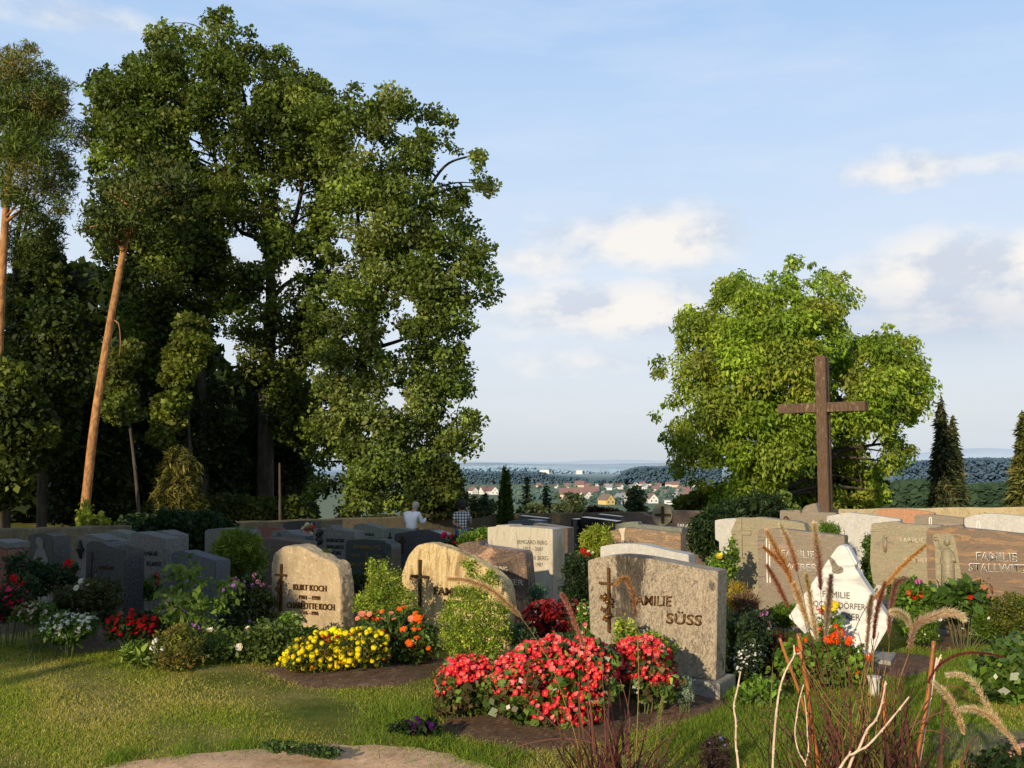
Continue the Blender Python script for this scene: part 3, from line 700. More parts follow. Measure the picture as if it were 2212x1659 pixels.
for t, x0, y, x1, h in (('IRMGARD BERG', 1117.5, 1175.5, 1182, 9), ('1913 – 2007', 1131, 1189.5, 1173, 8.5), ('WALTHER BERG', 1113, 1209, 1184, 9), ('1909 – 1987', 1131, 1223, 1173, 8.5)):
    inscription(s, t, x0, y-1, x1, h, M['greyletter'], -0.002, 0.003, -0.004, y1=y+1.2)
# the big grey beige slab
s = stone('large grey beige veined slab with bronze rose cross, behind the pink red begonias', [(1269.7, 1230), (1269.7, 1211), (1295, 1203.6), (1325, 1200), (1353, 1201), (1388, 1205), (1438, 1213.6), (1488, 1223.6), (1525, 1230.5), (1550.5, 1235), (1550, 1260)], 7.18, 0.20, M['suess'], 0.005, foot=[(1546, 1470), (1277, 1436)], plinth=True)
cross(s, 1315, 1227, 1366, 1294, 1330, 1259, M['bronze'], 0.0095, 0.012, -0.016)
vine(s, [(1320, 1347), (1317, 1330), (1313, 1318), (1318, 1305), (1312, 1290), (1306, 1285), (1318, 1296), (1320, 1278)], M['bronze'], -0.034)
inscription(s, 'FAMILIE', 1363, 1306, 1450.5, 22, M['bronze'], -0.010, 0.006, 0.002, y1=1309.5, shear=0.08)
inscription(s, 'SÜSS', 1439, 1346, 1516, 23, M['bronze'], -0.010, 0.006, 0.006, y1=1351.5, shear=0.08)
stone('white granite stone with a humped top peeping over the large grey beige slab', [(1296.5, 1200), (1296.5, 1181), (1325, 1175.6), (1358, 1175), (1388, 1177), (1425, 1185.5), (1463, 1193.6), (1487, 1198.6), (1487.5, 1220)], 9.6, 0.17, M['white'], 0.006)
# the diamond
s = local_frame([(1703, 1332), (1822, 1178), (1934, 1350)], 8.15, R(27))
s.root = empty('gravestone', s.org, -R(27), 'white marble diamond shaped stone with praying hands, standing on one corner', 'gravestone', 'gravestones in the cemetery')
D = [(1703, 1332), (1808, 1182.5), (1813, 1179), (1821, 1177.5), (1826, 1180), (1847, 1220), (1846, 1226), (1925, 1344), (1881, 1419), (1833, 1423), (1772, 1405)]
uvD = [s.uv(*p) for p in D]
s.slab = link('headstone', slab_mesh('headstone', uvD[::-1], 0.17, 0.006), M['marble'], s.root)
ua, va = s.uv(1806, 1185); ub, vb = s.uv(1847, 1222); uc, vc = s.uv(1838, 1207)
capb = [s.uv(1826, 1180.5, 0.08), s.uv(1848, 1221, 0.08), s.uv(1852, 1217, 0.08), s.uv(1832, 1180, 0.08)]
link('ridge_cap', slab_mesh('ridge_cap', [(u+0.006, v+0.003) for u, v in capb], 0.14, 0.004, y0=0.035), M['marble'], s.root)
ul, vl = s.uv(1881, 1419); MB().box(ul-0.42, ul+0.16, -0.10, 0.30, -0.10, vl-0.002).build('base', M['plinth'], s.root, bevel=0.006)
for t, x0, y, x1, h in (('FAMILIE', 1777, 1289, 1836, 14), ('OCHENDÖRFER', 1757, 1309.5, 1869.5, 13), ('BECKER', 1796, 1336, 1858.5, 14.5)):
    inscription(s, t, x0, y, x1, h, M['greyletter'], -0.003, 0.004, 0.001, y1=y+(x1-x0)*0.075)
# praying hands relief: palms together pointing up left, cuffs below
ez = lambda pts: [s.uv(1659+x/4, 1061.1+y/4) for x, y in pts]
hp = ez([(522, 563), (545, 568), (562, 580), (580, 600), (596, 628), (612, 645), (632, 650), (652, 668), (652, 690), (632, 706), (598, 712), (566, 704), (550, 690), (556, 668), (548, 640), (534, 604)])
bz = plainmat('tarnished bronze grey', (0.22, 0.19, 0.15), 0.5, 0.3, 0.3, 40)
ho = link('praying_hands_relief', slab_mesh('praying_hands_relief', hp[::-1], 0.016, 0.003, y0=-0.014), bz, s.slab)
mb = MB()
for p in ([(528, 568), (548, 610), (566, 650), (580, 680)], [(542, 572), (560, 606), (578, 642), (594, 668)], [(556, 582), (572, 608), (590, 640), (604, 660)], [(572, 600), (584, 622), (598, 648)], [(566, 700), (590, 690), (612, 676), (640, 670)]):
    mb.tube(spline([np.array([u, -0.016, v_]) for u, v_ in ez(p)], 4), 0.0042, 6)
mb.build('fingers', bz, ho, smooth=True)
DIA = s

# --- right group
s = stone('grey brown gneiss stone with white lettering and two white candle lines, left of the diamond', [(1636, 1180), (1636, 1146), (1678, 1142), (1824, 1158), (1824, 1200)], 10.1, 0.17, M['weber'], 0.006, smooth_top=False)
for txt, x0, y, x1, h in (('FAMILIE', 1689, 1203, 1759, 15.5), ('WEBER', 1694, 1231, 1766, 15)):
    inscription(s, txt, x0, y, x1, h, M['whitepaint'], -0.004, 0.004, 0.016, y1=y+3)
    inscription(s, txt, x0+1.5, y-0.8, x1-1.5, h-1.6, M['weber'], -0.0085, 0.004, -0.014, y1=y+2.2)
mb = MB()
for dx in (0, 6):
    (a0, b0), (a1, b1) = s.uv(1656+dx, 1163), s.uv(1659+dx, 1259); mb.box(a0-0.006, a0+0.004, -0.006, 0.004, b1, b0)
mb.build('candle_line', M['whitepaint'], s.root)
s = stone('dark brown swirled stone with a carved saint holding a crook, far right', [(2001, 1175), (2001, 1143), (2034, 1138.5), (2079, 1134), (2081, 1141), (2135, 1146), (2212, 1154.5), (2285, 1163), (2285, 1190)], 9.4, 0.18, M['aurora'], 0.006, smooth_top=False)
# niche with the saint
nic = [(2023, 1286), (2021, 1230), (2020, 1180), (2014.5, 1165), (2017, 1155), (2027, 1152), (2034, 1156), (2040, 1152), (2052, 1151), (2060, 1158), (2066, 1180), (2072, 1215), (2076, 1240), (2076, 1286)]
link('relief_panel', slab_mesh('relief_panel', [s.uv(*p) for p in nic][::-1], 0.02, 0.002, y0=-0.006), M['olive'], s.root)
u0, v0 = s.uv(2050, 1284); u1, v1 = s.uv(2047, 1192); uh, vh = s.uv(2046.5, 1170); uL, vL = s.uv(2034, 1195)
mb = MB()
mb.tube([(u0, -0.005, v0), ((u0+u1)/2, -0.012, (v0+v1)/2), (u1, -0.012, v1), (u1, -0.01, v1+0.035)], [0.075, 0.062, 0.058, 0.02], 10)
mb.sphere((uh, -0.012, vh), 0.032, 10, 8, (0.85, 0.8, 1.15)); mb.sphere((uh, 0.002, vh+0.006), 0.05, 10, 8, (1, 0.35, 1.15))
q1, q2, q3 = s.uv(2039, 1196), s.uv(2036, 1214), s.uv(2041, 1222); mb.tube([(q1[0], -0.02, q1[1]), (q2[0], -0.03, q2[1]), (q3[0], -0.035, q3[1])], [0.022, 0.018, 0.014], 7)
q1, q2, q3 = s.uv(2057, 1196), s.uv(2062, 1212), s.uv(2051, 1204); mb.tube([(q1[0], -0.02, q1[1]), (q2[0], -0.035, q2[1]), (q3[0], -0.045, q3[1])], [0.022, 0.02, 0.014], 7)
for k in range(5):
    a_ = s.uv(2040+k*5, 1282), s.uv(2042+k*3.2, 1225); mb.tube([(a_[0][0], -0.055, a_[0][1]), (a_[1][0], -0.055, a_[1][1])], [0.006, 0.003], 5)
st = [s.uv(*p) for p in ((2043, 1222), (2036, 1195), (2028, 1170), (2025, 1160), (2020, 1159), (2018, 1164), (2022, 1167))]
mb.tube([(a_, -0.02, b_) for a_, b_ in spline([np.array(q) for q in st], 4)], 0.006, 6)
mb.build('saint_relief', M['olive'], s.root, smooth=True)
for txt, x0, y, x1, h in (('FAMILIE', 2109, 1210, 2197, 18), ('STALLWITZ', 2093, 1233, 2222, 17)):
    inscription(s, txt, x0, y, x1, h, M['whitepaint'], -0.004, 0.004, 0.018, y1=y+(x1-x0)*0.03)
    inscription(s, txt, x0+1.5, y-0.8, x1-1.5, h-1.6, M['greyletter'], -0.0085, 0.004, -0.006, y1=y-0.8+(x1-x0)*0.03)
s = stone('olive streaked stone with a carved star shaped cross figure, left of the saint stone', [(1879, 1215), (1880, 1180), (1882, 1132), (1909, 1129), (1941, 1126.5), (1946, 1131.5), (2034, 1136), (2034, 1190)], 10.5, 0.17, M['olive'], 0.008, foot=[(2030, 1280), (1886, 1262)], smooth_top=False, plinth=False)
mb = MB(); c = s.uv(1911, 1175)
arms = [(1911, 1152), (1917, 1167), (1931, 1171), (1931, 1176), (1919, 1180), (1913, 1196), (1906, 1180), (1892, 1177), (1892, 1172), (1905, 1167)]
link('star_cross_relief', slab_mesh('star_cross_relief', [s.uv(*p) for p in arms], 0.012, 0.002, y0=-0.006), M['weber'], s.root)
mb.tube([(s.uv(1914, 1164)[0], -0.012, s.uv(1914, 1164)[1]), (s.uv(1913, 1175)[0], -0.016, s.uv(1913, 1175)[1]), (s.uv(1912, 1192)[0], -0.012, s.uv(1912, 1192)[1])], [0.012, 0.02, 0.012], 8)
mb.sphere((s.uv(1914, 1160)[0], -0.012, s.uv(1914, 1160)[1]), 0.014); mb.build('figure_relief', M['olive'], s.root, smooth=True)
inscription(s, 'FAMILIE', 1944, 1172, 1996, 11, M['paleletter'], -0.002, 0.004, 0.003, y1=1173)
inscription(s, 'P.', 1988, 1195, 2000, 11, M['paleletter'], -0.002, 0.004, 0.003)
inscription(s, 'WERTHER', 1952, 1215, 2004, 11, M['paleletter'], -0.002, 0.004, 0.003, y1=1216)
s = stone('olive brown stone with an uneven top and a small relief cross at its left edge', [(1580, 1165), (1582, 1140), (1590, 1123), (1596, 1118), (1616, 1119.5), (1640, 1117.5), (1680, 1122), (1715, 1126), (1737, 1131), (1741, 1150)], 11.7, 0.17, M['olive'], 0.01, plinth=False)
cross(s, 1597, 1119, 1205, 1580, 1622, 1149, M['olive'], 0.035, 0.012, -0.01, 'relief_cross')
stone('white granite stone narrowing below, left end of the right hand group', [(1544.5, 1150), (1544, 1124), (1562, 1121), (1585, 1119.8), (1608, 1120), (1609, 1150)], 13.2, 0.16, M['white'], 0.006, foot=[(1609, 1240), (1555, 1240), (1553, 1170), (1545, 1165)], smooth_top=False, plinth=False)
s = stone('tall tapering grey stone with side blocks standing in front of the large timber cross', [(1684.5, 1130), (1684.5, 1102.5), (1727, 1102), (1731, 1110), (1735, 1097), (1740, 1092.5), (1759, 1087), (1763, 1090), (1768, 1106), (1806, 1108), (1806, 1130)], 16.0, 0.20, M['weber'], 0.006, smooth_top=False)
mb = MB(); q = s.uv(1704, 1121); mb.tube([(q[0], -0.16, q[1]-0.06), (q[0], -0.16, q[1])], [0.03, 0.035], 10); mb.sphere((q[0], -0.16, q[1]), 0.045, 10, 8, (1, 1, 1.2)); mb.build('grave_lamp', M['bronze'], s.root, smooth=True)
stone('broad white grey stone with a low peaked top, behind the star cross stone', [(1786, 1140), (1786, 1115), (1834, 1107), (1880, 1112.5), (1945, 1122), (1945, 1150)], 13.0, 0.17, M['white'], 0.006, smooth_top=False)
stone('red brown granite stone with a gently arched top against the sunlit wall', [(1895, 1120), (1895, 1100), (1934, 1098), (1970, 1101), (2003, 1105.5), (2018, 1108.5), (2018, 1125)], 17.0, 0.18, M['redbrown'], 0.006)
s = stone('grey brown stone with two thin white lines, between the red brown and white arched stones', [(1975, 1130), (1975, 1113.5), (2004, 1111), (2022, 1112.5), (2081, 1119), (2081, 1135)], 15.0, 0.17, M['weber'], 0.006, smooth_top=False)
mb = MB()
for dx in (0, 4.5):
    (a0, b0), (a1, b1) = s.uv(2007.5+dx, 1119), s.uv(2007.5+dx, 1160); mb.box(a0-0.007, a0+0.005, -0.006, 0.004, b1, b0)
mb.box(s.uv(2007.5, 1119)[0], s.uv(2012, 1119)[0], -0.0055, 0.0035, s.uv(2007.5, 1119)[1]+0.0, s.uv(2007.5, 1119)[1]+0.012)
mb.build('line_emblem', M['whitepaint'], s.root)
s = stone('wide white speckled granite stone with a broad arched top at the right edge', [(2083, 1140), (2083, 1119.5), (2109, 1112.5), (2134, 1110), (2165, 1111), (2212, 1116), (2260, 1124), (2260, 1140)], 13.4, 0.17, M['white'], 0.006)
mb = MB()
for dx, ln in ((0, 18), (6, 18)):
    (a0, b0), (a1, b1) = s.uv(2111+dx*0.6, 1125), s.uv(2109+dx*1.5, 1143); mb.tube([(a0, -0.003, b0), (a1, -0.003, b1)], 0.008, 5)
mb.build('line_emblem', M['whitepaint'], s.root)

# --- middle group
s = stone('brown diagonally striped stone with a pale vase shaped pillar, behind the white humped stone', [(1318, 1165), (1319, 1147), (1337, 1142.5), (1353, 1139.5), (1410, 1145.5), (1470, 1152), (1470.5, 1170)], 12.8, 0.16, M['striped'], 0.006, smooth_top=False)
pil = [(1337, 1142), (1352, 1140), (1349.5, 1155), (1349.5, 1180), (1352, 1188), (1340, 1188), (1343, 1178), (1343, 1158)]
link('pillar', slab_mesh('pillar', [s.uv(*p) for p in pil], 0.02, 0.002, y0=-0.012), M['paleletter'], s.root)
stone('mossy grey green stone with stepped top just behind the striped stone', [(1329, 1150), (1329, 1132.5), (1353, 1128), (1377, 1126.8), (1378.5, 1133), (1473, 1141), (1473, 1155)], 15.2, 0.17, M['green'], 0.006, smooth_top=False)
s = stone('brown stone with an arched left part, a round cross disc and a straight right panel', [(1343, 1140), (1344, 1122), (1352, 1115), (1363, 1110), (1383, 1107), (1398, 1113.6), (1412, 1122), (1452, 1130), (1453, 1103), (1490, 1103.5), (1530, 1104), (1530, 1130)], 19.0, 0.2, M['brown'], 0.006, smooth_top=False)
uc, vc = s.uv(1431.5, 1112); rr_ = 21*19/FD*1.12
link('cross_disc', slab_mesh('cross_disc', [(uc+rr_*math.cos(t), vc+rr_*math.sin(t)) for t in np.linspace(0, 2*math.pi, 28)[:-1]], 0.16, 0.006, y0=-0.04), M['olive'], s.root)
cross(s, 1431.5, 1094, 1131, 1415, 1449, 1112, M['darkbronze'], 0.028, 0.012, -0.05)
inscription(s, 'FAMILIE', 1464, 1138.5, 1496, 7.5, M['whitepaint'], -0.004, 0.004, 0.004)
inscription(s, 'JUSS', 1487, 1151.5, 1502, 7.5, M['whitepaint'], -0.004, 0.004, 0.004)
s = stone('black polished stone with a bright top edge and a dark cross pillar at its left', [(1253, 1130), (1253.5, 1117), (1290, 1121), (1333, 1126.5), (1333, 1140)], 17.0, 0.22, M['blackstone'], 0.006, smooth_top=False)
MB().box(s.uv(1236, 1120)[0], s.uv(1251, 1120)[0], -0.05, 0.18, -0.05, s.uv(1240, 1121)[1]).build('pillar', M['blackstone'], s.root, bevel=0.005)
cross(s, 1243, 1124, 1185, 1237, 1250, 1140, M['dark'], 0.03, 0.02, -0.072)
stone('low black stone with a thin bright top edge, furthest back by the dark wall', [(1289, 1125), (1289.5, 1110.5), (1340, 1116), (1340, 1130)], 21.5, 0.22, M['dark'], 0.006, smooth_top=False)
stone('dark flat topped stone behind the cream limestone stone, left of the dark wall', [(1121, 1125), (1121, 1113.5), (1181, 1120), (1181, 1135)], 21.0, 0.2, M['dark'], 0.006, smooth_top=False)
stone('dark grey stone with a bright stepped top peeping over the cream limestone stone', [(1097, 1140), (1097, 1126), (1139, 1122.5), (1168, 1125.5), (1168, 1140)], 16.5, 0.24, M['blue'], 0.006, smooth_top=False)
stone('brown stone with pale top edge directly behind the right side of the cream limestone stone', [(1150, 1150), (1152, 1130.5), (1180, 1134), (1226, 1141), (1226, 1165)], 13.8, 0.2, M['brown'], 0.006, smooth_top=False)
# --- shaded centre left
s = stone('dark stone with a smooth wave shaped top, below the man in the white shirt', [(851, 1170), (852, 1153), (874, 1150), (890, 1146.5), (905, 1144.5), (924, 1145), (939, 1149), (952, 1153.5), (961, 1156), (961, 1175)], 14.0, 0.24, M['dark'], 0.006)
cross(s, 868, 1158, 1195, 860, 876, 1168, M['darkbronze'], 0.018, 0.01)
s = stone('dark green polished stone with rounded notched corners and faint gold writing', [(746, 1190), (746, 1171), (752, 1166), (790, 1165), (830, 1167.5), (832, 1173), (843, 1176), (845, 1185)], 11.8, 0.2, M['darkgreen'], 0.008, smooth_top=False)
inscription(s, 'JOHANN LOTZ', 764, 1184, 822, 8, M['gold'], -0.002, 0.003); inscription(s, '1910', 760, 1202, 778, 6, M['gold'], -0.002, 0.003); inscription(s, '1982', 806, 1204, 824, 6, M['gold'], -0.002, 0.003)
inscription(s, 'MARIA LOTZ', 750, 1221, 789, 8, M['gold'], -0.002, 0.003); cross(s, 792.5, 1192, 1228, 786, 799, 1212, M['gold'], 0.004, 0.004, -0.002)
s = stone('mid grey mottled stone with a bronze ornament and three lines of black letters', [(676, 1165), (677, 1142), (702, 1141.5), (703, 1135), (715.5, 1135), (716, 1142), (763, 1148.5), (764, 1165)], 13.8, 0.24, M['grey'], 0.006, smooth_top=False)
mb = MB(); q = s.uv(691, 1160)
for k in range(9):
    a_ = s.uv(691+4*math.sin(k*2.2), 1146+k*3.6); mb.sphere((a_[0], -0.02, a_[1]), 0.03+0.012*math.sin(k*1.3), 8, 6, (1, 0.6, 1))
mb.build('flower_relief', M['black'], s.root, smooth=True)
for t, x0, y, x1 in (('BAUMGARTNER', 705, 1170, 744), ('MARGARETE', 706, 1184, 743), ('GEORG', 713, 1197, 737)): inscription(s, t, x0, y, x1, 8, M['black'], -0.003, 0.004, 0.012)
s = stone('pale green grey stone with a sloping top, behind and right of the bouquet', [(763, 1150), (763, 1133.5), (784, 1131), (806, 1137), (824, 1142), (824, 1155)], 18.0, 0.26, M['green'], 0.006, smooth_top=False)
inscription(s, 'FAMILIE', 788, 1157, 808, 6, M['black'], -0.003, 0.004, 0.012); inscription(s, 'SCHUSTER', 796, 1166, 825, 5, M['black'], -0.003, 0.004, 0.012)
s = stone('pale blue green stone with a small black cross, left of the dark wave topped stone', [(827, 1165), (827, 1147.5), (844, 1141), (870, 1143), (897, 1148), (897, 1165)], 16.0, 0.2, M['green'], 0.006)
cross(s, 842, 1150, 1167, 837, 847, 1161, M['black'], 0.012, 0.008, -0.004)
stone('dark brown stone with a pale top edge, right of the feathery green bush', [(565, 1180), (566, 1162), (590, 1164), (650, 1172.5), (651, 1190)], 12.8, 0.3, M['brown'], 0.006, smooth_top=False)
s = stone('light grey granite stone with stepped top and small round niche, behind the dark brown stone', [(586, 1160), (586, 1147), (622, 1146), (624, 1150), (660, 1159), (660, 1175)], 14.2, 0.26, M['grey'], 0.006, smooth_top=False)
q = s.uv(600, 1158); mb = MB(); mb.sphere((q[0], -0.01, q[1]), 0.06, 10, 8, (1, 0.4, 1)); mb.build('niche', M['dark'], s.root, smooth=True)
stone('low dark curved stone against the mossy wall, left of the bouquet', [(610, 1140), (611, 1129), (630, 1126), (660, 1125.5), (680, 1128), (681, 1140)], 23.0, 0.2, M['dark'], 0.006)
stone('dark red brown flat topped stone against the mossy wall', [(557, 1150), (558, 1138.5), (575, 1137.5), (600, 1142), (601, 1155)], 19.5, 0.2, M['darkred'], 0.006, smooth_top=False)
s = stone('wide grey stone with a curved blue grey top half hidden by the feathery green bush', [(442, 1165), (442, 1147), (452, 1143), (475, 1142), (505, 1144), (532, 1148), (532, 1170)], 15.0, 0.3, M['grey'], 0.006)
# --- shaded left
stone('plain blue grey polished stone with a sloping top, behind the purple flowered shrub', [(368, 1215), (369, 1196.5), (380, 1191), (393, 1190), (430, 1201), (466, 1211.5), (466, 1230)], 10.3, 0.2, M['blue'], 0.006, smooth_top=False)
s = stone('light grey speckled stone with black lettering panels, left of the blue grey stone', [(282, 1175), (282, 1151.5), (292, 1149.5), (325, 1156), (356, 1164), (356, 1190)], 11.8, 0.24, M['grey'], 0.006, smooth_top=False)
inscription(s, 'FAMILIE', 304, 1199, 340, 9, M['black'], -0.003, 0.004, 0.02, y1=1200); inscription(s, 'KUNTZ', 317, 1221, 348, 9, M['black'], -0.003, 0.004, 0.02, y1=1223)
stone('pale grey stone edge showing behind the speckled stone with black lettering', [(333, 1160), (333, 1147), (345, 1146), (376, 1156.5), (376, 1175)], 14.0, 0.26, M['grey'], 0.006, smooth_top=False)
s = stone('grey green stone with a slanting top, between the dark brown slanted stone and the wall', [(222, 1165), (222, 1150), (237, 1145), (255, 1148), (272, 1153), (273, 1170)], 14.0, 0.24, M['green'], 0.006, smooth_top=False)
inscription(s, 'FISCHER', 243, 1172, 256, 5, M['black'], -0.003, 0.004, 0.02)
s = stone('dark brown stone with a high left side and slanted top, in the shade', [(186, 1195), (186, 1175), (195, 1169.5), (214, 1170), (226, 1176), (240, 1183), (270, 1190.5), (270, 1210)], 10.4, 0.24, M['dark'], 0.006)
cross(s, 198, 1192, 1250, 192, 205, 1206, M['darkbronze'], 0.007, 0.008, -0.004); inscription(s, 'FAMILIE RAPP', 214, 1229, 245, 8, M['darkbronze'], -0.003, 0.004)
s = stone('light grey stone with a dark wrought ornament, left of the dark brown slanted stone', [(166, 1180), (167, 1158), (183, 1154), (196, 1156), (240, 1171), (240, 1190)], 12.3, 0.26, M['grey'], 0.006, smooth_top=False)
mb = MB(); q = [s.uv(*p) for p in ((174, 1166), (175, 1185), (176, 1207))]; mb.tube([(a_, -0.015, b_) for a_, b_ in q], [0.012, 0.045, 0.012], 8)
a_ = s.uv(169, 1187); b_ = s.uv(183, 1187); mb.tube([(a_[0], -0.02, a_[1]), (b_[0], -0.02, b_[1])], 0.018, 6); mb.build('ornament', M['black'], s.root)
s = stone('dark stone with a pale carved figure panel, standing near the left end of the wall', [(60, 1170), (60, 1156.5), (82, 1151.5), (95, 1152.5), (114, 1159), (114, 1175)], 13.0, 0.26, M['dark'], 0.006, foot=[(114, 1226), (60, 1222)], smooth_top=False)
fp = [s.uv(*p) for p in [(82, 1160), (78, 1166), (80, 1174), (84, 1180), (79, 1190), (74, 1204), (72, 1221), (106, 1223), (104, 1206), (99, 1192), (94, 1182), (95, 1170), (91, 1161)]]
link('figure_relief', slab_mesh('figure_relief', fp, 0.02, 0.004, y0=-0.015), M['grey'], s.slab)
s = stone('red brown stone with a white cap stone cut off by the left edge', [(-45, 1200), (-45, 1181), (-10, 1179), (15, 1186), (16, 1200)], 11.2, 0.24, M['darkred'], 0.006, smooth_top=False)
cp_ = [s.uv(*p) for p in ((-47, 1180.5), (-10, 1178.5), (17, 1185.5), (18, 1173), (-10, 1166), (-47, 1168))]
link('cap_stone', slab_mesh('cap_stone', cp_, 0.28, 0.005, y0=-0.02), M['grey'], s.root)

# ------------------------------------------------------------------ big timber cross
P0 = at(1775, 1000, 22.0); a = R(36); base = np.array([P0[0], P0[1], gzf(P0[0], P0[1])])
s = local_frame([(1760, 769), (1789, 769)], 22.0, a); s.org = base
cr = empty('timber_cross', base, -a, 'tall weathered dark timber cross with a notched crossbar, rising before the walnut tree', 'cross')
zt = s.uv(1766, 769)[1]; z0, z1 = s.uv(1679, 893)[1], s.uv(1679, 873)[1]; uL = s.uv(1679, 880)[0]; uR = s.uv(1868, 880)[0]
u0, u1 = s.uv(1760, 800)[0], s.uv(1782.5, 800)[0]
T = 0.30
zc0, zc1 = z0, z1
MB().box(u0, u1, 0, 0.11, -0.2, zt).box(u0+0.004, u1-0.004, T-0.11, T, -0.2, zt-0.02).box(u0+0.05, u1-0.05, 0.112, T-0.112, zc1+0.01, zt-0.04).box(u0+0.05, u1-0.05, 0.112, T-0.112, -0.2, 0.9).build('post', M['timber'], cr, bevel=0.008)
MB().box(uL, uR, 0.114, T-0.114, zc0, zc1).box(uL, u0-0.004, 0.012, 0.112, zc0, zc1).box(u1+0.004, uR, 0.012, 0.112, zc0, zc1).box(u1+0.004, uR, T-0.112, T-0.02, zc0, zc1).build('crossbar', M['timber'], cr, bevel=0.008)

# ------------------------------------------------------------------ small grave furniture
def lantern():
    b = ground(2070, 1384); h = 62*b[1]/FD; w = 0.062
    r = empty('grave_lantern', b, -R(20), 'small brass framed grave lantern with brown glass on a stone tile, by the right bed', 'lantern')
    MB().box(-0.24, 0.14, -0.1, 0.1, -0.03, 0.022).build('base_tile', M['plinth'], r, bevel=0.004)
    br = M['bronze']
    mb = MB()
    for sx in (-1, 1):
        for sy in (-1, 1): mb.box(sx*w-0.007, sx*w+0.007, sy*w-0.007, sy*w+0.007, 0.024, h-0.03)
    mb.box(-w-0.012, w+0.012, -w-0.012, w+0.012, 0.0225, 0.036); mb.build('frame', br, r)
    MB().box(-w+0.008, w-0.008, -w-0.002, -w+0.002, 0.04, h-0.04).build('glass_pane', M['glass'], r)
    MB().box(w-0.002, w+0.002, -w+0.008, w-0.008, 0.04, h-0.04).build('glass_pane', M['glass'], r)
    MB().box(-w-0.016, w+0.016, -w-0.016, w+0.016, h-0.03, h-0.012).add([(-w,-w,h-0.0115),(w,-w,h-0.0115),(w,w,h-0.0115),(-w,w,h-0.0115),(0,0,h+0.02)], [(0,1,4),(1,2,4),(2,3,4),(3,0,4)]).build('lid', br, r)
    MB().tube([(0, 0, 0.04), (0, 0, 0.15)], 0.028, 12).build('candle', M['whitepaint'], r)
lantern()
def vase(px, py, hpx, label, top=0.03, bot=0.015, mat=None):
    b = ground(px, py); h = hpx*b[1]/FD
    r = empty('grave_vase', b, 0, label, 'vase')
    prof = [(0.0, bot), (0.1, bot*1.1), (0.6, top*0.8), (1.0, top)]
    MB().tube([(0, 0, t*h) for t, _ in prof], [q for _, q in prof], 12, cap=False).build('body', mat or M['whitepaint'], r, smooth=True)
    MB().tube([(0, 0, h-0.004), (0, 0, h+0.004)], top*1.08, 12).build('rim', mat or M['whitepaint'], r)
vase(1889, 1506, 42, 'pale conical plastic grave vase on the grass below the diamond stone', 0.045, 0.03, plainmat('milky plastic', (0.6, 0.58, 0.5), 0.4))
# ------------------------------------------------------------------ flowers (shared prototypes)
def petal_mesh(name, n, r, col_, cup=0.35, center=None, wid=0.75, layers=1, var=0.12):
    q = []; t = []
    for L_ in range(layers):
        rr_ = r*(1-0.28*L_); z0 = 0.25*r*L_
        for i in range(n):
            a = 2*math.pi*(i+0.5*L_)/n+rng.normal(0, 0.08); w = wid*math.pi/n
            d = np.array([math.cos(a), math.sin(a), 0]); s = np.array([-math.sin(a), math.cos(a), 0]); up = np.array([0, 0, 1.0])
            b = up*z0; m1 = d*rr_*0.6+s*rr_*w*1.3+up*(z0+cup*rr_*0.5); tp = d*rr_+up*(z0+cup*rr_*(1+0.3*rng.normal())); m2 = d*rr_*0.6-s*rr_*w*1.3+up*(z0+cup*rr_*0.5)
            q.append([b, m1, tp, m2]); t.append(np.clip(np.array(col_)*math.exp(rng.normal(0, var)), 0, 1))
    if center is not None:
        for i in range(6):
            a = 2*math.pi*i/6; a2 = 2*math.pi*(i+1)/6; c = np.array([0, 0, 0.32*r+0.02*r*layers])
            k = r*0.26; z = 0.14*r
            q.append([c, np.array([k*math.cos(a), k*math.sin(a), z]), np.array([k*math.cos((a+a2)/2), k*math.sin((a+a2)/2), z]), np.array([k*math.cos(a2), k*math.sin(a2), z])]); t.append(np.array(center))
    return np.array(q), np.array(t)
def ball_mesh(n, r, col_, sz, var=0.15, flat=0.8):
    d = unit(rng.normal(size=(n, 3))); d[:, 2] = np.abs(d[:, 2])*1.1-0.25; d = unit(d)
    c = d*r*np.array([1, 1, flat])
    l = leaves(c, sz, sz*0.8, 0, 0, fan=None, sizevar=0.2)
    # turn petals outward
    ref = unit(np.cross(d, rng.normal(size=d.shape))); s2 = np.cross(d, ref); hs = sz*0.5
    q = np.stack([c-ref*hs*0.8, c+s2*hs+d*hs*0.4, c+ref*hs*0.8+d*hs*0.2, c-s2*hs+d*hs*0.4], 1)
    return q, tints(n, [col_], var)
def flower_proto(kind, r, c, c2=None):
    if kind == 'pom': q, t = ball_mesh(60, r*0.8, c, r*0.95, 0.10, 0.7)
    elif kind == 'head': q, t = ball_mesh(38, r*0.85, c, r*0.62, 0.2, 0.8)
    elif kind == 'begonia':
        q, t = petal_mesh('f', 4, r, c, 0.25, c2 or (0.75, 0.42, 0.05), 0.95, 1, 0.2)
    elif kind == 'daisy': q, t = petal_mesh('f', 11, r, c, 0.12, c2 or (0.3, 0.12, 0.02), 0.9, 2, 0.12)
    elif kind == 'star': q, t = petal_mesh('f', 5, r, c, 0.15, c2, 0.8, 1, 0.1)
    elif kind == 'rose': q, t = petal_mesh('f', 6, r, c, 0.7, None, 1.0, 3, 0.2)
    return np_mesh('flower', q, 4, t)
def orient(o, d, roll=None):
    o.rotation_euler = Vector(d).to_track_quat('Z', 'Y').to_euler()

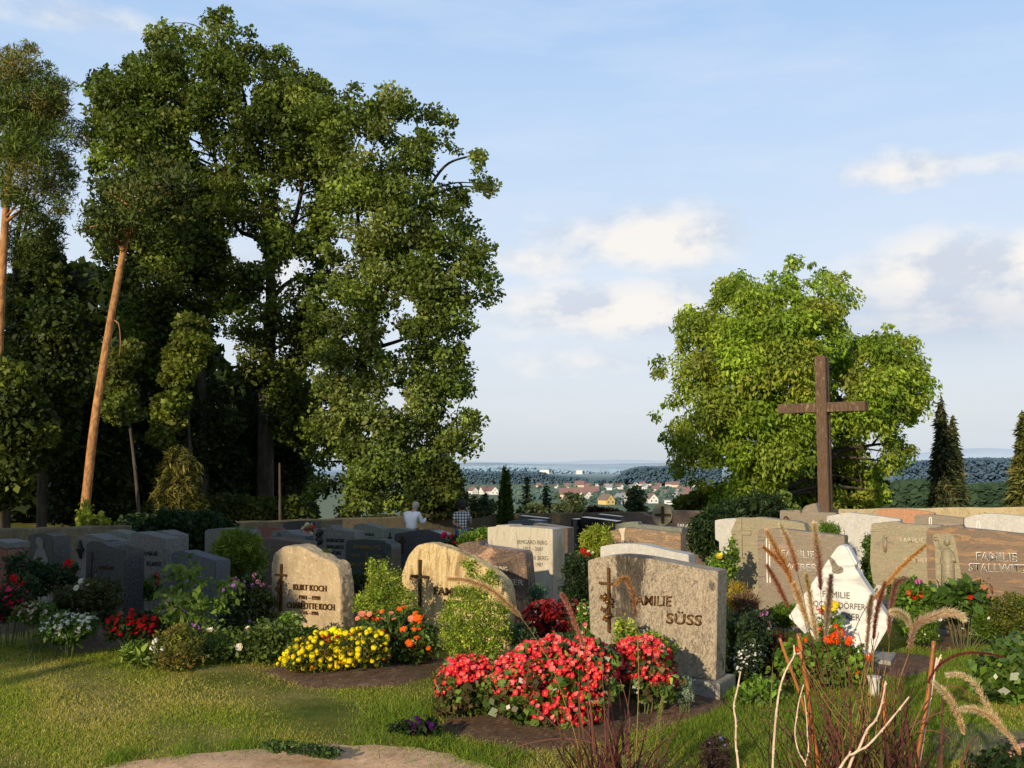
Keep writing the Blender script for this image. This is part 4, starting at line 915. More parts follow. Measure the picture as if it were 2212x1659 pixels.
# ------------------------------------------------------------------ generic planted thing
def plant(name, label, cat, poly, Y, thick, leaf=(0.03, 0.018), n=(60, 30), cr=0.05, cols=((0.06, 0.1, 0.02),), mat='leaf', flowers=(), group=None, upbias=0.4, droop=0.0, front=0.6, stems=8, squash=0.8, cvar=0.22, lvar=0.2, holes=(), part='foliage', fan=None, clear=0.015):
    P = np.array(poly, float); bx = (P[:, 0].min()+P[:, 0].max())/2
    b = at(bx, P[:, 1].max(), Y); b[2] = gzf(b[0], b[1])
    root = empty(name, b, 0, label, cat, group)
    me, cl = foliage_mesh(part, poly, Y, thick, n[0], cr, n[1], leaf[0], leaf[1], cols, b, holes, upbias, droop, front, cvar, lvar, squash, zmin=clear)
    link(part, me, M[mat], root)
    if stems:
        mb = MB(); idx = rng.choice(len(cl), min(stems, len(cl)), replace=False)
        for i in idx:
            e = cl[i]-b; s = np.array([e[0]*0.35+rng.normal(0, 0.01), e[1]*0.35+rng.normal(0, 0.01), -0.02]); m = (s+e)/2+np.array([0, 0, abs(e[2])*0.12])
            mb.tube(spline([s, m, e], 3), [0.005, 0.0045, 0.004, 0.003, 0.003, 0.002, 0.002][:len(spline([s, m, e], 3))], 5)
        mb.build('stem', M['stem'], root)
    zmin = b[2]
    for f in flowers:
        fpoly = f.get('poly', poly); nf = f['n']; pr = flower_proto(f['kind'], f['r'], f['c'], f.get('c2'))
        pts, q = volume(fpoly, Y, thick*f.get('th', 1.0), nf, 0.85)
        if f.get('spread'):                                            # thin out crowding
            keep = []
            order = rng.permutation(len(pts))
            for i in order:
                if all(np.linalg.norm(q[i]-q[j]) > f['spread'] for j in keep): keep.append(i)
            pts = pts[keep]
        toC = unit(CAM[None]-pts)
        dirs = unit(np.array([[-0.25, -0.35, 0.75]])+toC*0.4+rng.normal(0, 0.42, pts.shape))
        pts = pts+dirs*f.get('out', 0.01)
        pts[:, 2] = np.maximum(pts[:, 2], gz(pts[:, 0], pts[:, 1])+f['r']*0.9)
        order = np.argsort(np.linalg.norm(pts-CAM, axis=1)); vis = order[:min(len(order), f.get('maxpart', 100))]
        for i in vis:
            o = link('flower', pr, M['petal'], root); o.name = f.get('name', 'flower'); o.location = pts[i]-b; orient(o, dirs[i]); k = float(np.clip(rng.normal(1, 0.18), 0.6, 1.4)); o.scale = (k, k, k)
        rest = order[len(vis):]
        if len(rest):
            nv = len(pr.vertices); co = np.zeros(nv*3, np.float32); pr.vertices.foreach_get('co', co); co = co.reshape(-1, 4, 3)
            tc = np.zeros(nv*4, np.float32); pr.color_attributes['tint'].data.foreach_get('color', tc); tc = tc.reshape(-1, 4, 4)[:, :, :3]
            Q = []; T_ = []
            for i in rest:
                mt = np.array(Vector(dirs[i]).to_track_quat('Z', 'Y').to_matrix()); k = np.clip(rng.normal(1, 0.2), 0.6, 1.4)
                Q.append(co@mt.T*k+(pts[i]-b)); T_.append(np.clip(tc*math.exp(rng.normal(0, 0.22)), 0, 1))
            o = link('flowers', np_mesh('flowers', np.concatenate(Q), 4, np.concatenate(T_)), M['petal'], root); o['kind'] = 'stuff'
    return root
def ell(cx, cy, rx, ry, n=14, bot=None):
    r = [(cx+rx*math.cos(2*math.pi*i/n), cy+ry*math.sin(2*math.pi*i/n)) for i in range(n)]
    return r if bot is None else [(x, min(y, bot)) for x, y in r]
G1 = ((0.07, 0.13, 0.018), (0.10, 0.17, 0.02), (0.055, 0.105, 0.018)); GY = ((0.22, 0.30, 0.03), (0.28, 0.35, 0.035), (0.16, 0.24, 0.025), (0.36, 0.38, 0.07)); GD = ((0.025, 0.05, 0.015), (0.035, 0.06, 0.018), (0.02, 0.04, 0.014))
GM = ((0.12, 0.21, 0.025), (0.16, 0.26, 0.03), (0.09, 0.165, 0.022))
RED = (0.60, 0.012, 0.012); PINKRED = (0.74, 0.032, 0.055); YEL = (0.95, 0.78, 0.015); ORA = (0.78, 0.12, 0.012); WHITE = (0.80, 0.78, 0.72)

# --- centre front bed
plant('marigold_bed', 'low mound of bright yellow pompom marigolds before the split granite stone', 'flowers',
      [(604, 1440), (612, 1415), (640, 1390), (680, 1372), (745, 1362), (800, 1362), (836, 1375), (842, 1405), (832, 1435), (780, 1448), (700, 1452), (640, 1452)], 7.85, 0.34, (0.03, 0.011), (170, 30), 0.055, ((0.06, 0.10, 0.02), (0.09, 0.12, 0.03), (0.13, 0.10, 0.02)),
      flowers=[dict(n=600, kind='pom', r=0.0200, c=YEL, spread=6.0, out=0.03), dict(n=14, kind='pom', r=0.012, c=(0.75, 0.28, 0.01), out=0.015, name='bud'), dict(n=6, kind='pom', r=0.017, c=(0.4, 0.01, 0.012), out=0.02, poly=ell(715, 1385, 30, 10))])
plant('zinnia_bed', 'orange and salmon daisy flowers on leafy stems, right of the yellow marigolds', 'flowers',
      [(775, 1345), (790, 1330), (840, 1322), (890, 1318), (925, 1340), (942, 1375), (938, 1410), (915, 1432), (870, 1438), (830, 1430), (812, 1395)], 8.15, 0.28, (0.05, 0.018), (140, 26), 0.06, ((0.08, 0.13, 0.03), (0.11, 0.17, 0.04), (0.06, 0.1, 0.025)), lvar=0.3,
      flowers=[dict(n=70, kind='daisy', r=0.029, c=(0.85, 0.15, 0.015), spread=9, out=0.03, c2=(0.12, 0.05, 0.02)), dict(n=14, kind='daisy', r=0.03, c=(0.85, 0.28, 0.18), spread=10, out=0.03, poly=ell(830, 1338, 60, 16), c2=(0.5, 0.3, 0.05)), dict(n=9, kind='daisy', r=0.024, c=RED, out=0.03)])
BEG = dict(leaf=(0.045, 0.036), cols=((0.09, 0.15, 0.025), (0.13, 0.20, 0.035), (0.06, 0.10, 0.02), (0.10, 0.08, 0.03)), mat='leaf_gloss', lvar=0.25)
def begonia(label, poly, Y, thick, n, nf, fp, dens=1.0):
    plant('begonia_bed', label, 'flowers', poly, Y, thick, n=n, cr=0.05, **BEG,
          flowers=[dict(n=int(nf*1.15), kind='begonia', r=0.0148, c=PINKRED, out=0.02, poly=fp), dict(n=int(nf*0.38), kind='begonia', r=0.0148, c=(0.88, 0.16, 0.18), out=0.024, maxpart=40, poly=fp), dict(n=int(nf*0.5), kind='begonia', r=0.0145, c=(0.52, 0.015, 0.03), out=0.006, maxpart=30, poly=fp)], group='pink red begonias on the front grave')
begonia('left end of the pink red begonia bed, low leafy mound over bare soil', [(940, 1490), (948, 1460), (975, 1430), (1010, 1420), (1050, 1425), (1075, 1460), (1085, 1510), (1060, 1530), (1000, 1542), (955, 1538)], 6.45, 0.22, (120, 24), 330, [(940, 1485), (948, 1455), (975, 1425), (1010, 1416), (1055, 1425), (1085, 1460), (1090, 1500), (1040, 1492), (990, 1500), (950, 1515)])
begonia('largest middle mound of pink red begonias in front of the grey beige slab', [(1060, 1470), (1075, 1432), (1105, 1425), (1135, 1398), (1175, 1392), (1205, 1376), (1240, 1392), (1275, 1380), (1305, 1402), (1330, 1430), (1335, 1490), (1310, 1545), (1260, 1575), (1200, 1590), (1150, 1575), (1090, 1550), (1060, 1520)], 6.25, 0.34, (230, 26), 1000, [(1060, 1470), (1070, 1425), (1102, 1416), (1135, 1392), (1170, 1386), (1190, 1368), (1240, 1386), (1275, 1374), (1305, 1396), (1335, 1430), (1335, 1490), (1300, 1560), (1230, 1588), (1180, 1570), (1120, 1540), (1070, 1510)])
begonia('right hand round mound of pink red begonias below the lettering of the grey beige slab', [(1318, 1425), (1335, 1400), (1370, 1385), (1405, 1382), (1440, 1400), (1455, 1440), (1458, 1490), (1440, 1515), (1395, 1515), (1350, 1500), (1325, 1465)], 6.5, 0.24, (120, 24), 480, [(1315, 1425), (1335, 1395), (1370, 1380), (1405, 1375), (1442, 1395), (1458, 1440), (1462, 1490), (1430, 1502), (1380, 1490), (1340, 1485), (1322, 1460)])
plant('box_bush', 'round clipped light green box bush covering part of the pale yellow slab', 'bush',
      [(960, 1400), (953, 1360), (955, 1325), (972, 1290), (985, 1268), (1005, 1262), (1030, 1258), (1055, 1268), (1080, 1290), (1098, 1320), (1102, 1360), (1092, 1395), (1065, 1420), (1010, 1426), (975, 1418)], 7.75, 0.27, (0.016, 0.010), (420, 34), 0.05, GY, lvar=0.3, stems=10)
plant('box_bush', 'small light green box sprig poking up above the round box bush', 'bush',
      [(998, 1208), (1008, 1204), (1024, 1212), (1032, 1225), (1026, 1243), (1044, 1240), (1062, 1228), (1072, 1240), (1080, 1258), (1060, 1275), (1040, 1300), (1020, 1290), (1012, 1250), (1002, 1232)], 8.2, 0.10, (0.017, 0.010), (90, 28), 0.035, GY, stems=6)
plant('box_bush', 'pointed light green box bush with two upright shoots between the granite and yellow slabs', 'bush',
      [(775, 1335), (768, 1300), (782, 1278), (800, 1262), (798, 1232), (796, 1212), (804, 1208), (812, 1230), (820, 1222), (828, 1207), (836, 1212), (842, 1235), (858, 1232), (866, 1255), (880, 1275), (896, 1290), (903, 1315), (898, 1340), (860, 1352), (810, 1350)], 8.55, 0.25, (0.018, 0.011), (330, 32), 0.05, GY, lvar=0.3)
plant('coleus_bush', 'dark crimson leafed rounded bush above the begonias', 'bush', [(1137, 1345), (1140, 1318), (1152, 1306), (1180, 1303), (1205, 1308), (1220, 1320), (1224, 1350), (1215, 1375), (1190, 1384), (1155, 1380), (1140, 1368)], 8.6, 0.2, (0.035, 0.022), (150, 26), 0.05, ((0.24, 0.008, 0.012), (0.14, 0.006, 0.010), (0.34, 0.015, 0.012), (0.07, 0.01, 0.01)), 'leaf_gloss')
plant('flower_patch', 'crimson flowers in shade behind the crimson leafed bush', 'flowers', [(1205, 1310), (1215, 1296), (1240, 1295), (1250, 1310), (1248, 1330), (1225, 1325)], 9.3, 0.12, (0.03, 0.02), (40, 20), 0.05, GD, flowers=[dict(n=16, kind='head', r=0.025, c=(0.42, 0.015, 0.05), out=0.02)])
plant('white_flower_plant', 'small bushy plant with creamy white blossoms beside the left edge of the grey beige slab', 'flowers', [(1252, 1340), (1250, 1318), (1262, 1303), (1276, 1306), (1276, 1385), (1262, 1380)], 7.9, 0.12, (0.025, 0.016), (60, 20), 0.04, GM, flowers=[dict(n=22, kind='star', r=0.014, c=(0.78, 0.72, 0.45), out=0.02, c2=(0.6, 0.45, 0.05)), dict(n=5, kind='begonia', r=0.016, c=(0.7, 0.1, 0.2), out=0.02)])
plant('shrub', 'yellow green azalea like shrub at the foot of the grey beige slab', 'bush', [(1332, 1385), (1330, 1358), (1340, 1342), (1358, 1336), (1372, 1350), (1385, 1368), (1415, 1372), (1440, 1385), (1456, 1402), (1450, 1420), (1400, 1412), (1360, 1405)], 6.9, 0.13, (0.03, 0.014), (100, 20), 0.045, GY, 'leaf_gloss')
plant('silver_plant', 'silvery leafed plant right of the begonias by the plinth', 'plant', [(1462, 1510), (1464, 1475), (1475, 1462), (1490, 1470), (1494, 1500), (1482, 1516)], 6.5, 0.09, (0.03, 0.008), (50, 20), 0.04, ((0.25, 0.33, 0.24), (0.32, 0.38, 0.30)))
plant('ground_plants', 'low grey green leaves behind the begonias, below the brown blotched stone', 'plant', [(1105, 1390), (1110, 1350), (1135, 1345), (1150, 1380), (1250, 1375), (1270, 1385), (1250, 1400), (1140, 1405)], 8.0, 0.2, (0.03, 0.014), (110, 20), 0.05, ((0.08, 0.13, 0.06), (0.10, 0.16, 0.08), (0.05, 0.09, 0.03)))
plant('juniper_bush', 'blue green leafy plant between the blotched stone and the cream stone', 'bush', [(1146, 1310), (1150, 1270), (1160, 1262), (1175, 1270), (1181, 1300), (1170, 1315)], 9.6, 0.12, (0.03, 0.016), (60, 20), 0.05, ((0.07, 0.14, 0.08), (0.10, 0.18, 0.11)))
plant('hedge', 'dark clipped evergreen hedge between the cream stone and the grey beige slab', 'hedge', [(1216, 1300), (1216, 1240), (1225, 1215), (1240, 1205), (1262, 1202), (1274, 1215), (1274, 1310), (1245, 1315)], 10.6, 0.25, (0.03, 0.014), (200, 26), 0.08, GD)
plant('violet_patch', 'deep violet petunias on the lawn edge left of the begonias', 'flowers', [(845, 1572), (880, 1556), (905, 1550), (935, 1556), (950, 1575), (930, 1588), (880, 1586)], 5.95, 0.1, (0.03, 0.016), (60, 16), 0.03, GD, flowers=[dict(n=24, kind='begonia', r=0.015, c=(0.06, 0.004, 0.10), out=0.015, poly=ell(905, 1568, 40, 12), c2=(0.1, 0.0, 0.12))])
plant('cypress', 'small bright yellow green cypress with feathery tips in the middle distance', 'bush', [(1258, 1190), (1260, 1165), (1272, 1150), (1282, 1138), (1292, 1146), (1302, 1137), (1318, 1145), (1322, 1165), (1318, 1190), (1300, 1200), (1275, 1198)], 12.2, 0.25, (0.055, 0.010), (160, 30), 0.08, ((0.28, 0.33, 0.03), (0.36, 0.38, 0.05), (0.2, 0.26, 0.03)), upbias=0, droop=0.2)
plant('flower_patch', 'red and cream flowers under the small yellow green cypress', 'flowers', [(1240, 1210), (1245, 1196), (1262, 1190), (1282, 1196), (1284, 1215), (1258, 1222)], 11.4, 0.12, (0.04, 0.02), (40, 18), 0.06, G1, flowers=[dict(n=16, kind='head', r=0.03, c=RED, out=0.03), dict(n=6, kind='star', r=0.03, c=(0.75, 0.7, 0.3), out=0.04)])
plant('rose_bush', 'rose bush with orange red blooms left of the cream stone', 'bush', [(995, 1175), (1002, 1155), (1020, 1148), (1045, 1144), (1062, 1150), (1064, 1180), (1050, 1200), (1010, 1195)], 12.6, 0.25, (0.05, 0.03), (110, 16), 0.09, GM, flowers=[dict(n=7, kind='rose', r=0.045, c=(0.7, 0.06, 0.02), out=0.05)])
plant('rose_bush', 'crimson blooms in front of the woman, at the right end of the dark wave stone', 'flowers', [(955, 1185), (962, 1165), (985, 1158), (1000, 1162), (1000, 1180), (980, 1200), (960, 1200)], 13.0, 0.15, (0.05, 0.03), (40, 16), 0.07, GD, flowers=[dict(n=6, kind='rose', r=0.05, c=(0.62, 0.01, 0.06), out=0.06, spread=8)])
# --- left bed
plant('flowering_shrub', 'tall loose shrub with pale green leaves and small purple flowers, left of the granite stone', 'bush',
      [(325, 1345), (340, 1318), (355, 1290), (372, 1262), (368, 1235), (385, 1225), (400, 1210), (425, 1215), (440, 1240), (455, 1268), (478, 1256), (500, 1248), (520, 1270), (500, 1300), (478, 1320), (470, 1350), (440, 1385), (390, 1395), (345, 1370)], 8.6, 0.32, (0.055, 0.028), (110, 15), 0.085, ((0.16, 0.24, 0.04), (0.2, 0.28, 0.06), (0.11, 0.18, 0.03)), stems=16, flowers=[dict(n=42, kind='star', r=0.018, c=(0.30, 0.12, 0.48), out=0.03, c2=(0.5, 0.4, 0.1), spread=5)])
plant('perennial_bush', 'bronze tinted yellow green plant at the lawn edge under the purple flowered shrub', 'bush', [(335, 1435), (330, 1395), (350, 1365), (390, 1352), (425, 1370), (435, 1410), (420, 1440), (375, 1448)], 7.9, 0.22, (0.035, 0.014), (110, 20), 0.06, ((0.16, 0.17, 0.03), (0.22, 0.17, 0.04), (0.11, 0.13, 0.025)), flowers=[dict(n=5, kind='head', r=0.022, c=WHITE, out=0.03, poly=ell(338, 1402, 12, 12))])
plant('leafy_tuft', 'bright green tuft of broad upright leaves on the lawn at the left bed', 'plant', [(268, 1420), (272, 1400), (290, 1402), (300, 1392), (318, 1402), (325, 1420), (300, 1432)], 8.0, 0.08, (0.10, 0.024), (26, 6), 0.05, ((0.16, 0.23, 0.04), (0.13, 0.20, 0.03)), upbias=0)
plant('ground_cover_roses', 'low sprawling rose bushes with scattered white blossoms between the shrub and the granite stone', 'bush',
      [(425, 1440), (420, 1395), (445, 1375), (480, 1368), (520, 1362), (560, 1350), (600, 1345), (640, 1355), (655, 1385), (620, 1410), (595, 1430), (540, 1425), (490, 1432)], 8.3, 0.3, (0.038, 0.02), (230, 20), 0.075, ((0.10, 0.15, 0.03), (0.13, 0.18, 0.04), (0.07, 0.11, 0.025)), flowers=[dict(n=9, kind='rose', r=0.024, c=(0.8, 0.72, 0.62), out=0.04, spread=20)])
plant('perennial_bush', 'taller green stems rising against the lower left face of the granite stone', 'bush', [(595, 1400), (600, 1350), (615, 1330), (640, 1320), (650, 1345), (645, 1375), (660, 1360), (690, 1355), (700, 1370), (660, 1390), (630, 1410)], 8.5, 0.15, (0.04, 0.016), (90, 18), 0.05, GM, flowers=[dict(n=4, kind='star', r=0.015, c=(0.7, 0.5, 0.4), out=0.02)])
plant('pink_flower_bush', 'dark green bush with small lilac pink flower clusters, behind the rose bushes', 'bush', [(470, 1350), (490, 1280), (510, 1255), (545, 1240), (580, 1250), (588, 1300), (590, 1345), (560, 1370), (510, 1372)], 9.2, 0.3, (0.04, 0.02), (170, 20), 0.08, GD+((0.07, 0.1, 0.02),), flowers=[dict(n=20, kind='head', r=0.022, c=(0.62, 0.26, 0.42), out=0.03, poly=ell(540, 1262, 45, 20), spread=5), dict(n=10, kind='star', r=0.016, c=(0.32, 0.16, 0.5), out=0.03)])
plant('feathery_bush', 'rounded feathery yellow green bush in front of the wide grey stone', 'bush', [(455, 1240), (456, 1200), (468, 1175), (482, 1158), (500, 1150), (525, 1150), (550, 1160), (565, 1180), (569, 1210), (555, 1240), (520, 1252), (480, 1250)], 11.4, 0.38, (0.075, 0.010), (260, 34), 0.09, ((0.12, 0.17, 0.012), (0.17, 0.21, 0.02), (0.08, 0.12, 0.012)), upbias=0, droop=-0.5)
plant('box_ball', 'dark round box ball between the granite stone and the pointed box bush', 'bush', [(754, 1300), (756, 1262), (768, 1242), (785, 1236), (805, 1245), (815, 1270), (812, 1310), (780, 1322)], 9.6, 0.25, (0.025, 0.014), (130, 26), 0.06, GD+((0.06, 0.075, 0.015),))
plant('white_flower_bush', 'mound of small white flowers at the edge of the shaded left lawn', 'flowers', [(82, 1375), (92, 1350), (110, 1335), (140, 1328), (170, 1333), (200, 1328), (212, 1340), (190, 1370), (165, 1388), (120, 1390)], 8.45, 0.25, (0.04, 0.02), (120, 20), 0.06, G1, flowers=[dict(n=230, kind='star', r=0.017, c=(0.60, 0.58, 0.48), out=0.03, maxpart=100)])
plant('red_flower_bed', 'shaded bed of deep red flowers left of the purple flowered shrub', 'flowers', [(226, 1375), (228, 1345), (245, 1328), (280, 1322), (320, 1326), (350, 1335), (352, 1365), (320, 1382), (260, 1385)], 8.5, 0.22, (0.035, 0.02), (110, 20), 0.05, GD, flowers=[dict(n=190, kind='begonia', r=0.017, c=(0.50, 0.006, 0.012), out=0.02, maxpart=100, c2=(0.5, 0.02, 0.02))])
plant('pink_flower_bed', 'shaded bed of magenta pink flowers at the left edge', 'flowers', [(-40, 1340), (-40, 1275), (0, 1268), (30, 1264), (60, 1278), (75, 1300), (60, 1325), (10, 1345)], 9.0, 0.3, (0.035, 0.02), (140, 20), 0.06, GD, flowers=[dict(n=280, kind='begonia', r=0.018, c=(0.50, 0.02, 0.09), out=0.02, maxpart=100, c2=(0.6, 0.05, 0.1))])
plant('cream_flower_bush', 'cream and pinkish flowers between the magenta bed and the white flowers', 'flowers', [(32, 1335), (38, 1315), (60, 1304), (90, 1304), (115, 1318), (118, 1338), (80, 1345)], 8.75, 0.18, (0.035, 0.02), (60, 20), 0.05, G1, flowers=[dict(n=90, kind='star', r=0.016, c=(0.50, 0.38, 0.28), out=0.02)])
plant('geranium', 'small scarlet geranium above the magenta bed', 'flowers', [(22, 1275), (28, 1250), (50, 1244), (76, 1250), (78, 1275), (50, 1285)], 9.6, 0.15, (0.04, 0.03), (50, 18), 0.06, GD, flowers=[dict(n=11, kind='head', r=0.035, c=(0.6, 0.012, 0.01), out=0.04)])
plant('geranium', 'scarlet geranium between the figure panel stone and the dark slanted stone', 'flowers', [(128, 1250), (132, 1230), (150, 1220), (165, 1228), (168, 1255), (145, 1265)], 11.0, 0.15, (0.04, 0.03), (40, 18), 0.06, GD, flowers=[dict(n=7, kind='head', r=0.04, c=(0.6, 0.012, 0.01), out=0.05)])
plant('dark_shrub', 'dark olive shrub with bronze leaves before the dark slanted stone', 'bush', [(110, 1330), (112, 1290), (140, 1270), (175, 1268), (200, 1255), (240, 1252), (262, 1275), (255, 1310), (235, 1335), (170, 1345)], 9.2, 0.3, (0.04, 0.02), (180, 20), 0.08, ((0.05, 0.06, 0.015), (0.08, 0.07, 0.02), (0.035, 0.05, 0.015)), flowers=[dict(n=12, kind='star', r=0.025, c=(0.55, 0.52, 0.4), out=0.03, poly=ell(178, 1272, 14, 16))])
plant('dark_shrub', 'dark green shrubbery under the figure panel stone at the left wall', 'bush', [(20, 1270), (22, 1215), (45, 1195), (62, 1210), (90, 1222), (125, 1225), (150, 1240), (140, 1275), (80, 1285)], 10.6, 0.3, (0.045, 0.025), (160, 18), 0.09, GD)
plant('flower_patch', 'white and pink flowers at the foot of the speckled stone with black lettering', 'flowers', [(290, 1295), (292, 1255), (305, 1240), (335, 1245), (345, 1265), (325, 1295)], 10.8, 0.15, (0.04, 0.02), (60, 16), 0.06, G1, flowers=[dict(n=16, kind='star', r=0.03, c=(0.7, 0.68, 0.6), out=0.03, poly=ell(302, 1275, 10, 20)), dict(n=7, kind='head', r=0.03, c=(0.5, 0.03, 0.08), out=0.03)])
plant('bouquet', 'small bouquet of cream and pink flowers standing above the grey mottled stone', 'flowers', [(657, 1160), (658, 1146), (668, 1137), (678, 1138), (680, 1155), (672, 1165)], 15.5, 0.12, (0.05, 0.025), (30, 16), 0.06, G1, flowers=[dict(n=12, kind='rose', r=0.05, c=(0.75, 0.62, 0.45), out=0.04), dict(n=6, kind='rose', r=0.045, c=(0.6, 0.1, 0.1), out=0.04)])
plant('shrub', 'small green shrub tips behind the top right of the granite stone', 'bush', [(690, 1205), (694, 1194), (706, 1192), (712, 1208), (702, 1218)], 10.5, 0.12, (0.03, 0.014), (40, 20), 0.05, GM)
plant('wall_ivy', 'dark ivy mass spilling over the boundary wall at the step left of centre', 'ivy', [(275, 1175), (272, 1130), (300, 1118), (350, 1113), (420, 1112), (470, 1118), (492, 1130), (490, 1180), (440, 1190), (330, 1188)], 21.8, 0.5, (0.11, 0.08), (330, 26), 0.2, GD, stems=6)
plant('wall_ivy', 'ivy fringe along the mossy wall top behind the two people', 'ivy', [(740, 1121), (820, 1116), (950, 1110), (1060, 1107), (1062, 1113), (960, 1117), (840, 1122), (745, 1126)], 31.3, 0.25, (0.09, 0.06), (200, 14), 0.08, ((0.05, 0.07, 0.02), (0.07, 0.075, 0.025)), stems=4)
# --- right group plants
plant('dark_flower_bush', 'dark leafy plant strewn with tiny white star flowers, right of the grey beige slab', 'flowers', [(1577, 1465), (1577, 1400), (1578, 1345), (1590, 1325), (1615, 1322), (1640, 1335), (1655, 1365), (1652, 1400), (1648, 1440), (1620, 1470)], 7.5, 0.24, (0.03, 0.018), (200, 22), 0.06, GD+((0.05, 0.08, 0.03),), flowers=[dict(n=330, kind='star', r=0.0085, c=(0.75, 0.75, 0.8), out=0.02, maxpart=100, poly=[(1577, 1465), (1577, 1385), (1600, 1372), (1640, 1380), (1655, 1400), (1648, 1440), (1620, 1470)])])
plant('purple_flower_plant', 'pinkish purple blossoms above the dark star flowered plant', 'flowers', [(1618, 1350), (1622, 1330), (1640, 1322), (1660, 1330), (1665, 1352), (1640, 1362)], 7.8, 0.1, (0.03, 0.018), (40, 18), 0.05, GD, flowers=[dict(n=9, kind='star', r=0.022, c=(0.52, 0.16, 0.36), out=0.03)])
plant('yellow_grass_plant', 'yellow orange celosia clump with bronze grasses before the candle line stone', 'plant', [(1578, 1305), (1578, 1278), (1588, 1264), (1602, 1262), (1612, 1280), (1612, 1310), (1595, 1318)], 8.8, 0.1, (0.05, 0.008), (70, 26), 0.05, ((0.38, 0.30, 0.03), (0.48, 0.26, 0.03), (0.2, 0.2, 0.03)), upbias=0, droop=-0.8)
plant('bronze_grass', 'tuft of fine reddish bronze grass left of the candle line stone', 'plant', [(1596, 1330), (1595, 1300), (1610, 1285), (1630, 1292), (1640, 1320), (1625, 1338)], 8.5, 0.1, (0.09, 0.006), (60, 20), 0.06, ((0.17, 0.09, 0.06), (0.25, 0.15, 0.09)), upbias=0, droop=-0.9)
plant('dark_shrub', 'dark crimson brown foliage at the foot of the dark star flowered plant', 'bush', [(1640, 1460), (1640, 1395), (1660, 1375), (1690, 1378), (1705, 1400), (1705, 1450), (1680, 1475)], 7.7, 0.2, (0.04, 0.022), (110, 18), 0.06, ((0.04, 0.02, 0.018), (0.03, 0.035, 0.015), (0.06, 0.025, 0.02)), flowers=[dict(n=5, kind='head', r=0.028, c=(0.55, 0.02, 0.012), out=0.04, spread=10)])
plant('geranium', 'orange red geraniums with light green leaves in front of the diamond stone', 'flowers', [(1682, 1470), (1682, 1430), (1705, 1395), (1740, 1380), (1780, 1385), (1800, 1405), (1850, 1400), (1872, 1430), (1865, 1460), (1820, 1475), (1740, 1480)], 7.3, 0.26, (0.04, 0.034), (170, 18), 0.065, GM+((0.15, 0.2, 0.05),), stems=14,
      flowers=[dict(n=9, kind='head', r=0.032, c=(0.80, 0.09, 0.010), out=0.05, spread=14, poly=[(1690, 1410), (1710, 1375), (1750, 1370), (1790, 1375), (1800, 1400), (1760, 1430), (1700, 1430)]), dict(n=5, kind='head', r=0.034, c=(0.82, 0.08, 0.010), out=0.06, poly=ell(1803, 1380, 14, 18)), dict(n=3, kind='head', r=0.03, c=(0.80, 0.10, 0.010), out=0.05, poly=ell(1840, 1392, 14, 8)), dict(n=3, kind='head', r=0.026, c=(0.80, 0.10, 0.010), out=0.04, poly=ell(1845, 1450, 8, 12)), dict(n=2, kind='head', r=0.026, c=(0.80, 0.09, 0.010), out=0.04, poly=ell(1880, 1418, 8, 8))])
plant('potted_flowers', 'yellow and red flowers with trailing leaves standing against the diamond stone', 'flowers', [(1762, 1400), (1766, 1330), (1785, 1312), (1805, 1305), (1815, 1325), (1822, 1370), (1815, 1400), (1790, 1412)], 7.75, 0.08, (0.035, 0.02), (46, 14), 0.05, GM, flowers=[dict(n=9, kind='pom', r=0.024, c=(0.85, 0.66, 0.03), out=0.04, poly=ell(1797, 1313, 16, 10)), dict(n=4, kind='head', r=0.02, c=(0.6, 0.05, 0.02), out=0.03, poly=ell(1772, 1320, 10, 8))])
plant('bed_plants', 'leafy bed with red geraniums below the star cross stone', 'flowers', [(1930, 1300), (1932, 1270), (1950, 1258), (1985, 1262), (2015, 1262), (2020, 1300), (1990, 1325), (1950, 1320)], 9.0, 0.25, (0.05, 0.03), (120, 18), 0.08, GM, flowers=[dict(n=7, kind='head', r=0.034, c=(0.75, 0.04, 0.01), out=0.05, poly=ell(1966, 1290, 20, 10)), dict(n=2, kind='head', r=0.025, c=(0.6, 0.15, 0.4), out=0.05, poly=ell(1982, 1265, 8, 5)), dict(n=5, kind='head', r=0.02, c=(0.45, 0.03, 0.02), out=0.03)])
plant('heather_mat', 'soft bright green cushion of fine foliage with white dots around the lantern', 'plant', [(1945, 1370), (1950, 1330), (1985, 1310), (2060, 1302), (2130, 1312), (2170, 1330), (2190, 1350), (2170, 1372), (2110, 1378), (2050, 1375), (2020, 1385), (1985, 1382)], 8.9, 0.3, (0.03, 0.006), (420, 34), 0.07, ((0.11, 0.19, 0.02), (0.15, 0.23, 0.03), (0.08, 0.14, 0.02)), holes=[[(2022, 1308), (2108, 1308), (2112, 1400), (2018, 1400)]], flowers=[dict(n=14, kind='star', r=0.014, c=WHITE, out=0.03), dict(n=3, kind='head', r=0.03, c=(0.75, 0.03, 0.01), out=0.05, poly=ell(2090, 1300, 20, 4)), dict(n=2, kind='head', r=0.032, c=(0.78, 0.04, 0.01), out=0.05, poly=ell(2178, 1328, 5, 5))])
plant('hydrangea', 'hydrangea with large dark leaves and one faded orange brown flower head below the saint relief', 'bush', [(2024, 1295), (2030, 1275), (2055, 1262), (2095, 1262), (2120, 1275), (2135, 1295), (2100, 1312), (2050, 1310)], 8.85, 0.22, (0.11, 0.065), (60, 9), 0.09, ((0.06, 0.12, 0.02), (0.09, 0.15, 0.03)), 'leaf_gloss', flowers=[dict(n=1, kind='head', r=0.085, c=(0.50, 0.22, 0.11), out=0.04, poly=ell(2122, 1280, 3, 3), name='flower_head')])
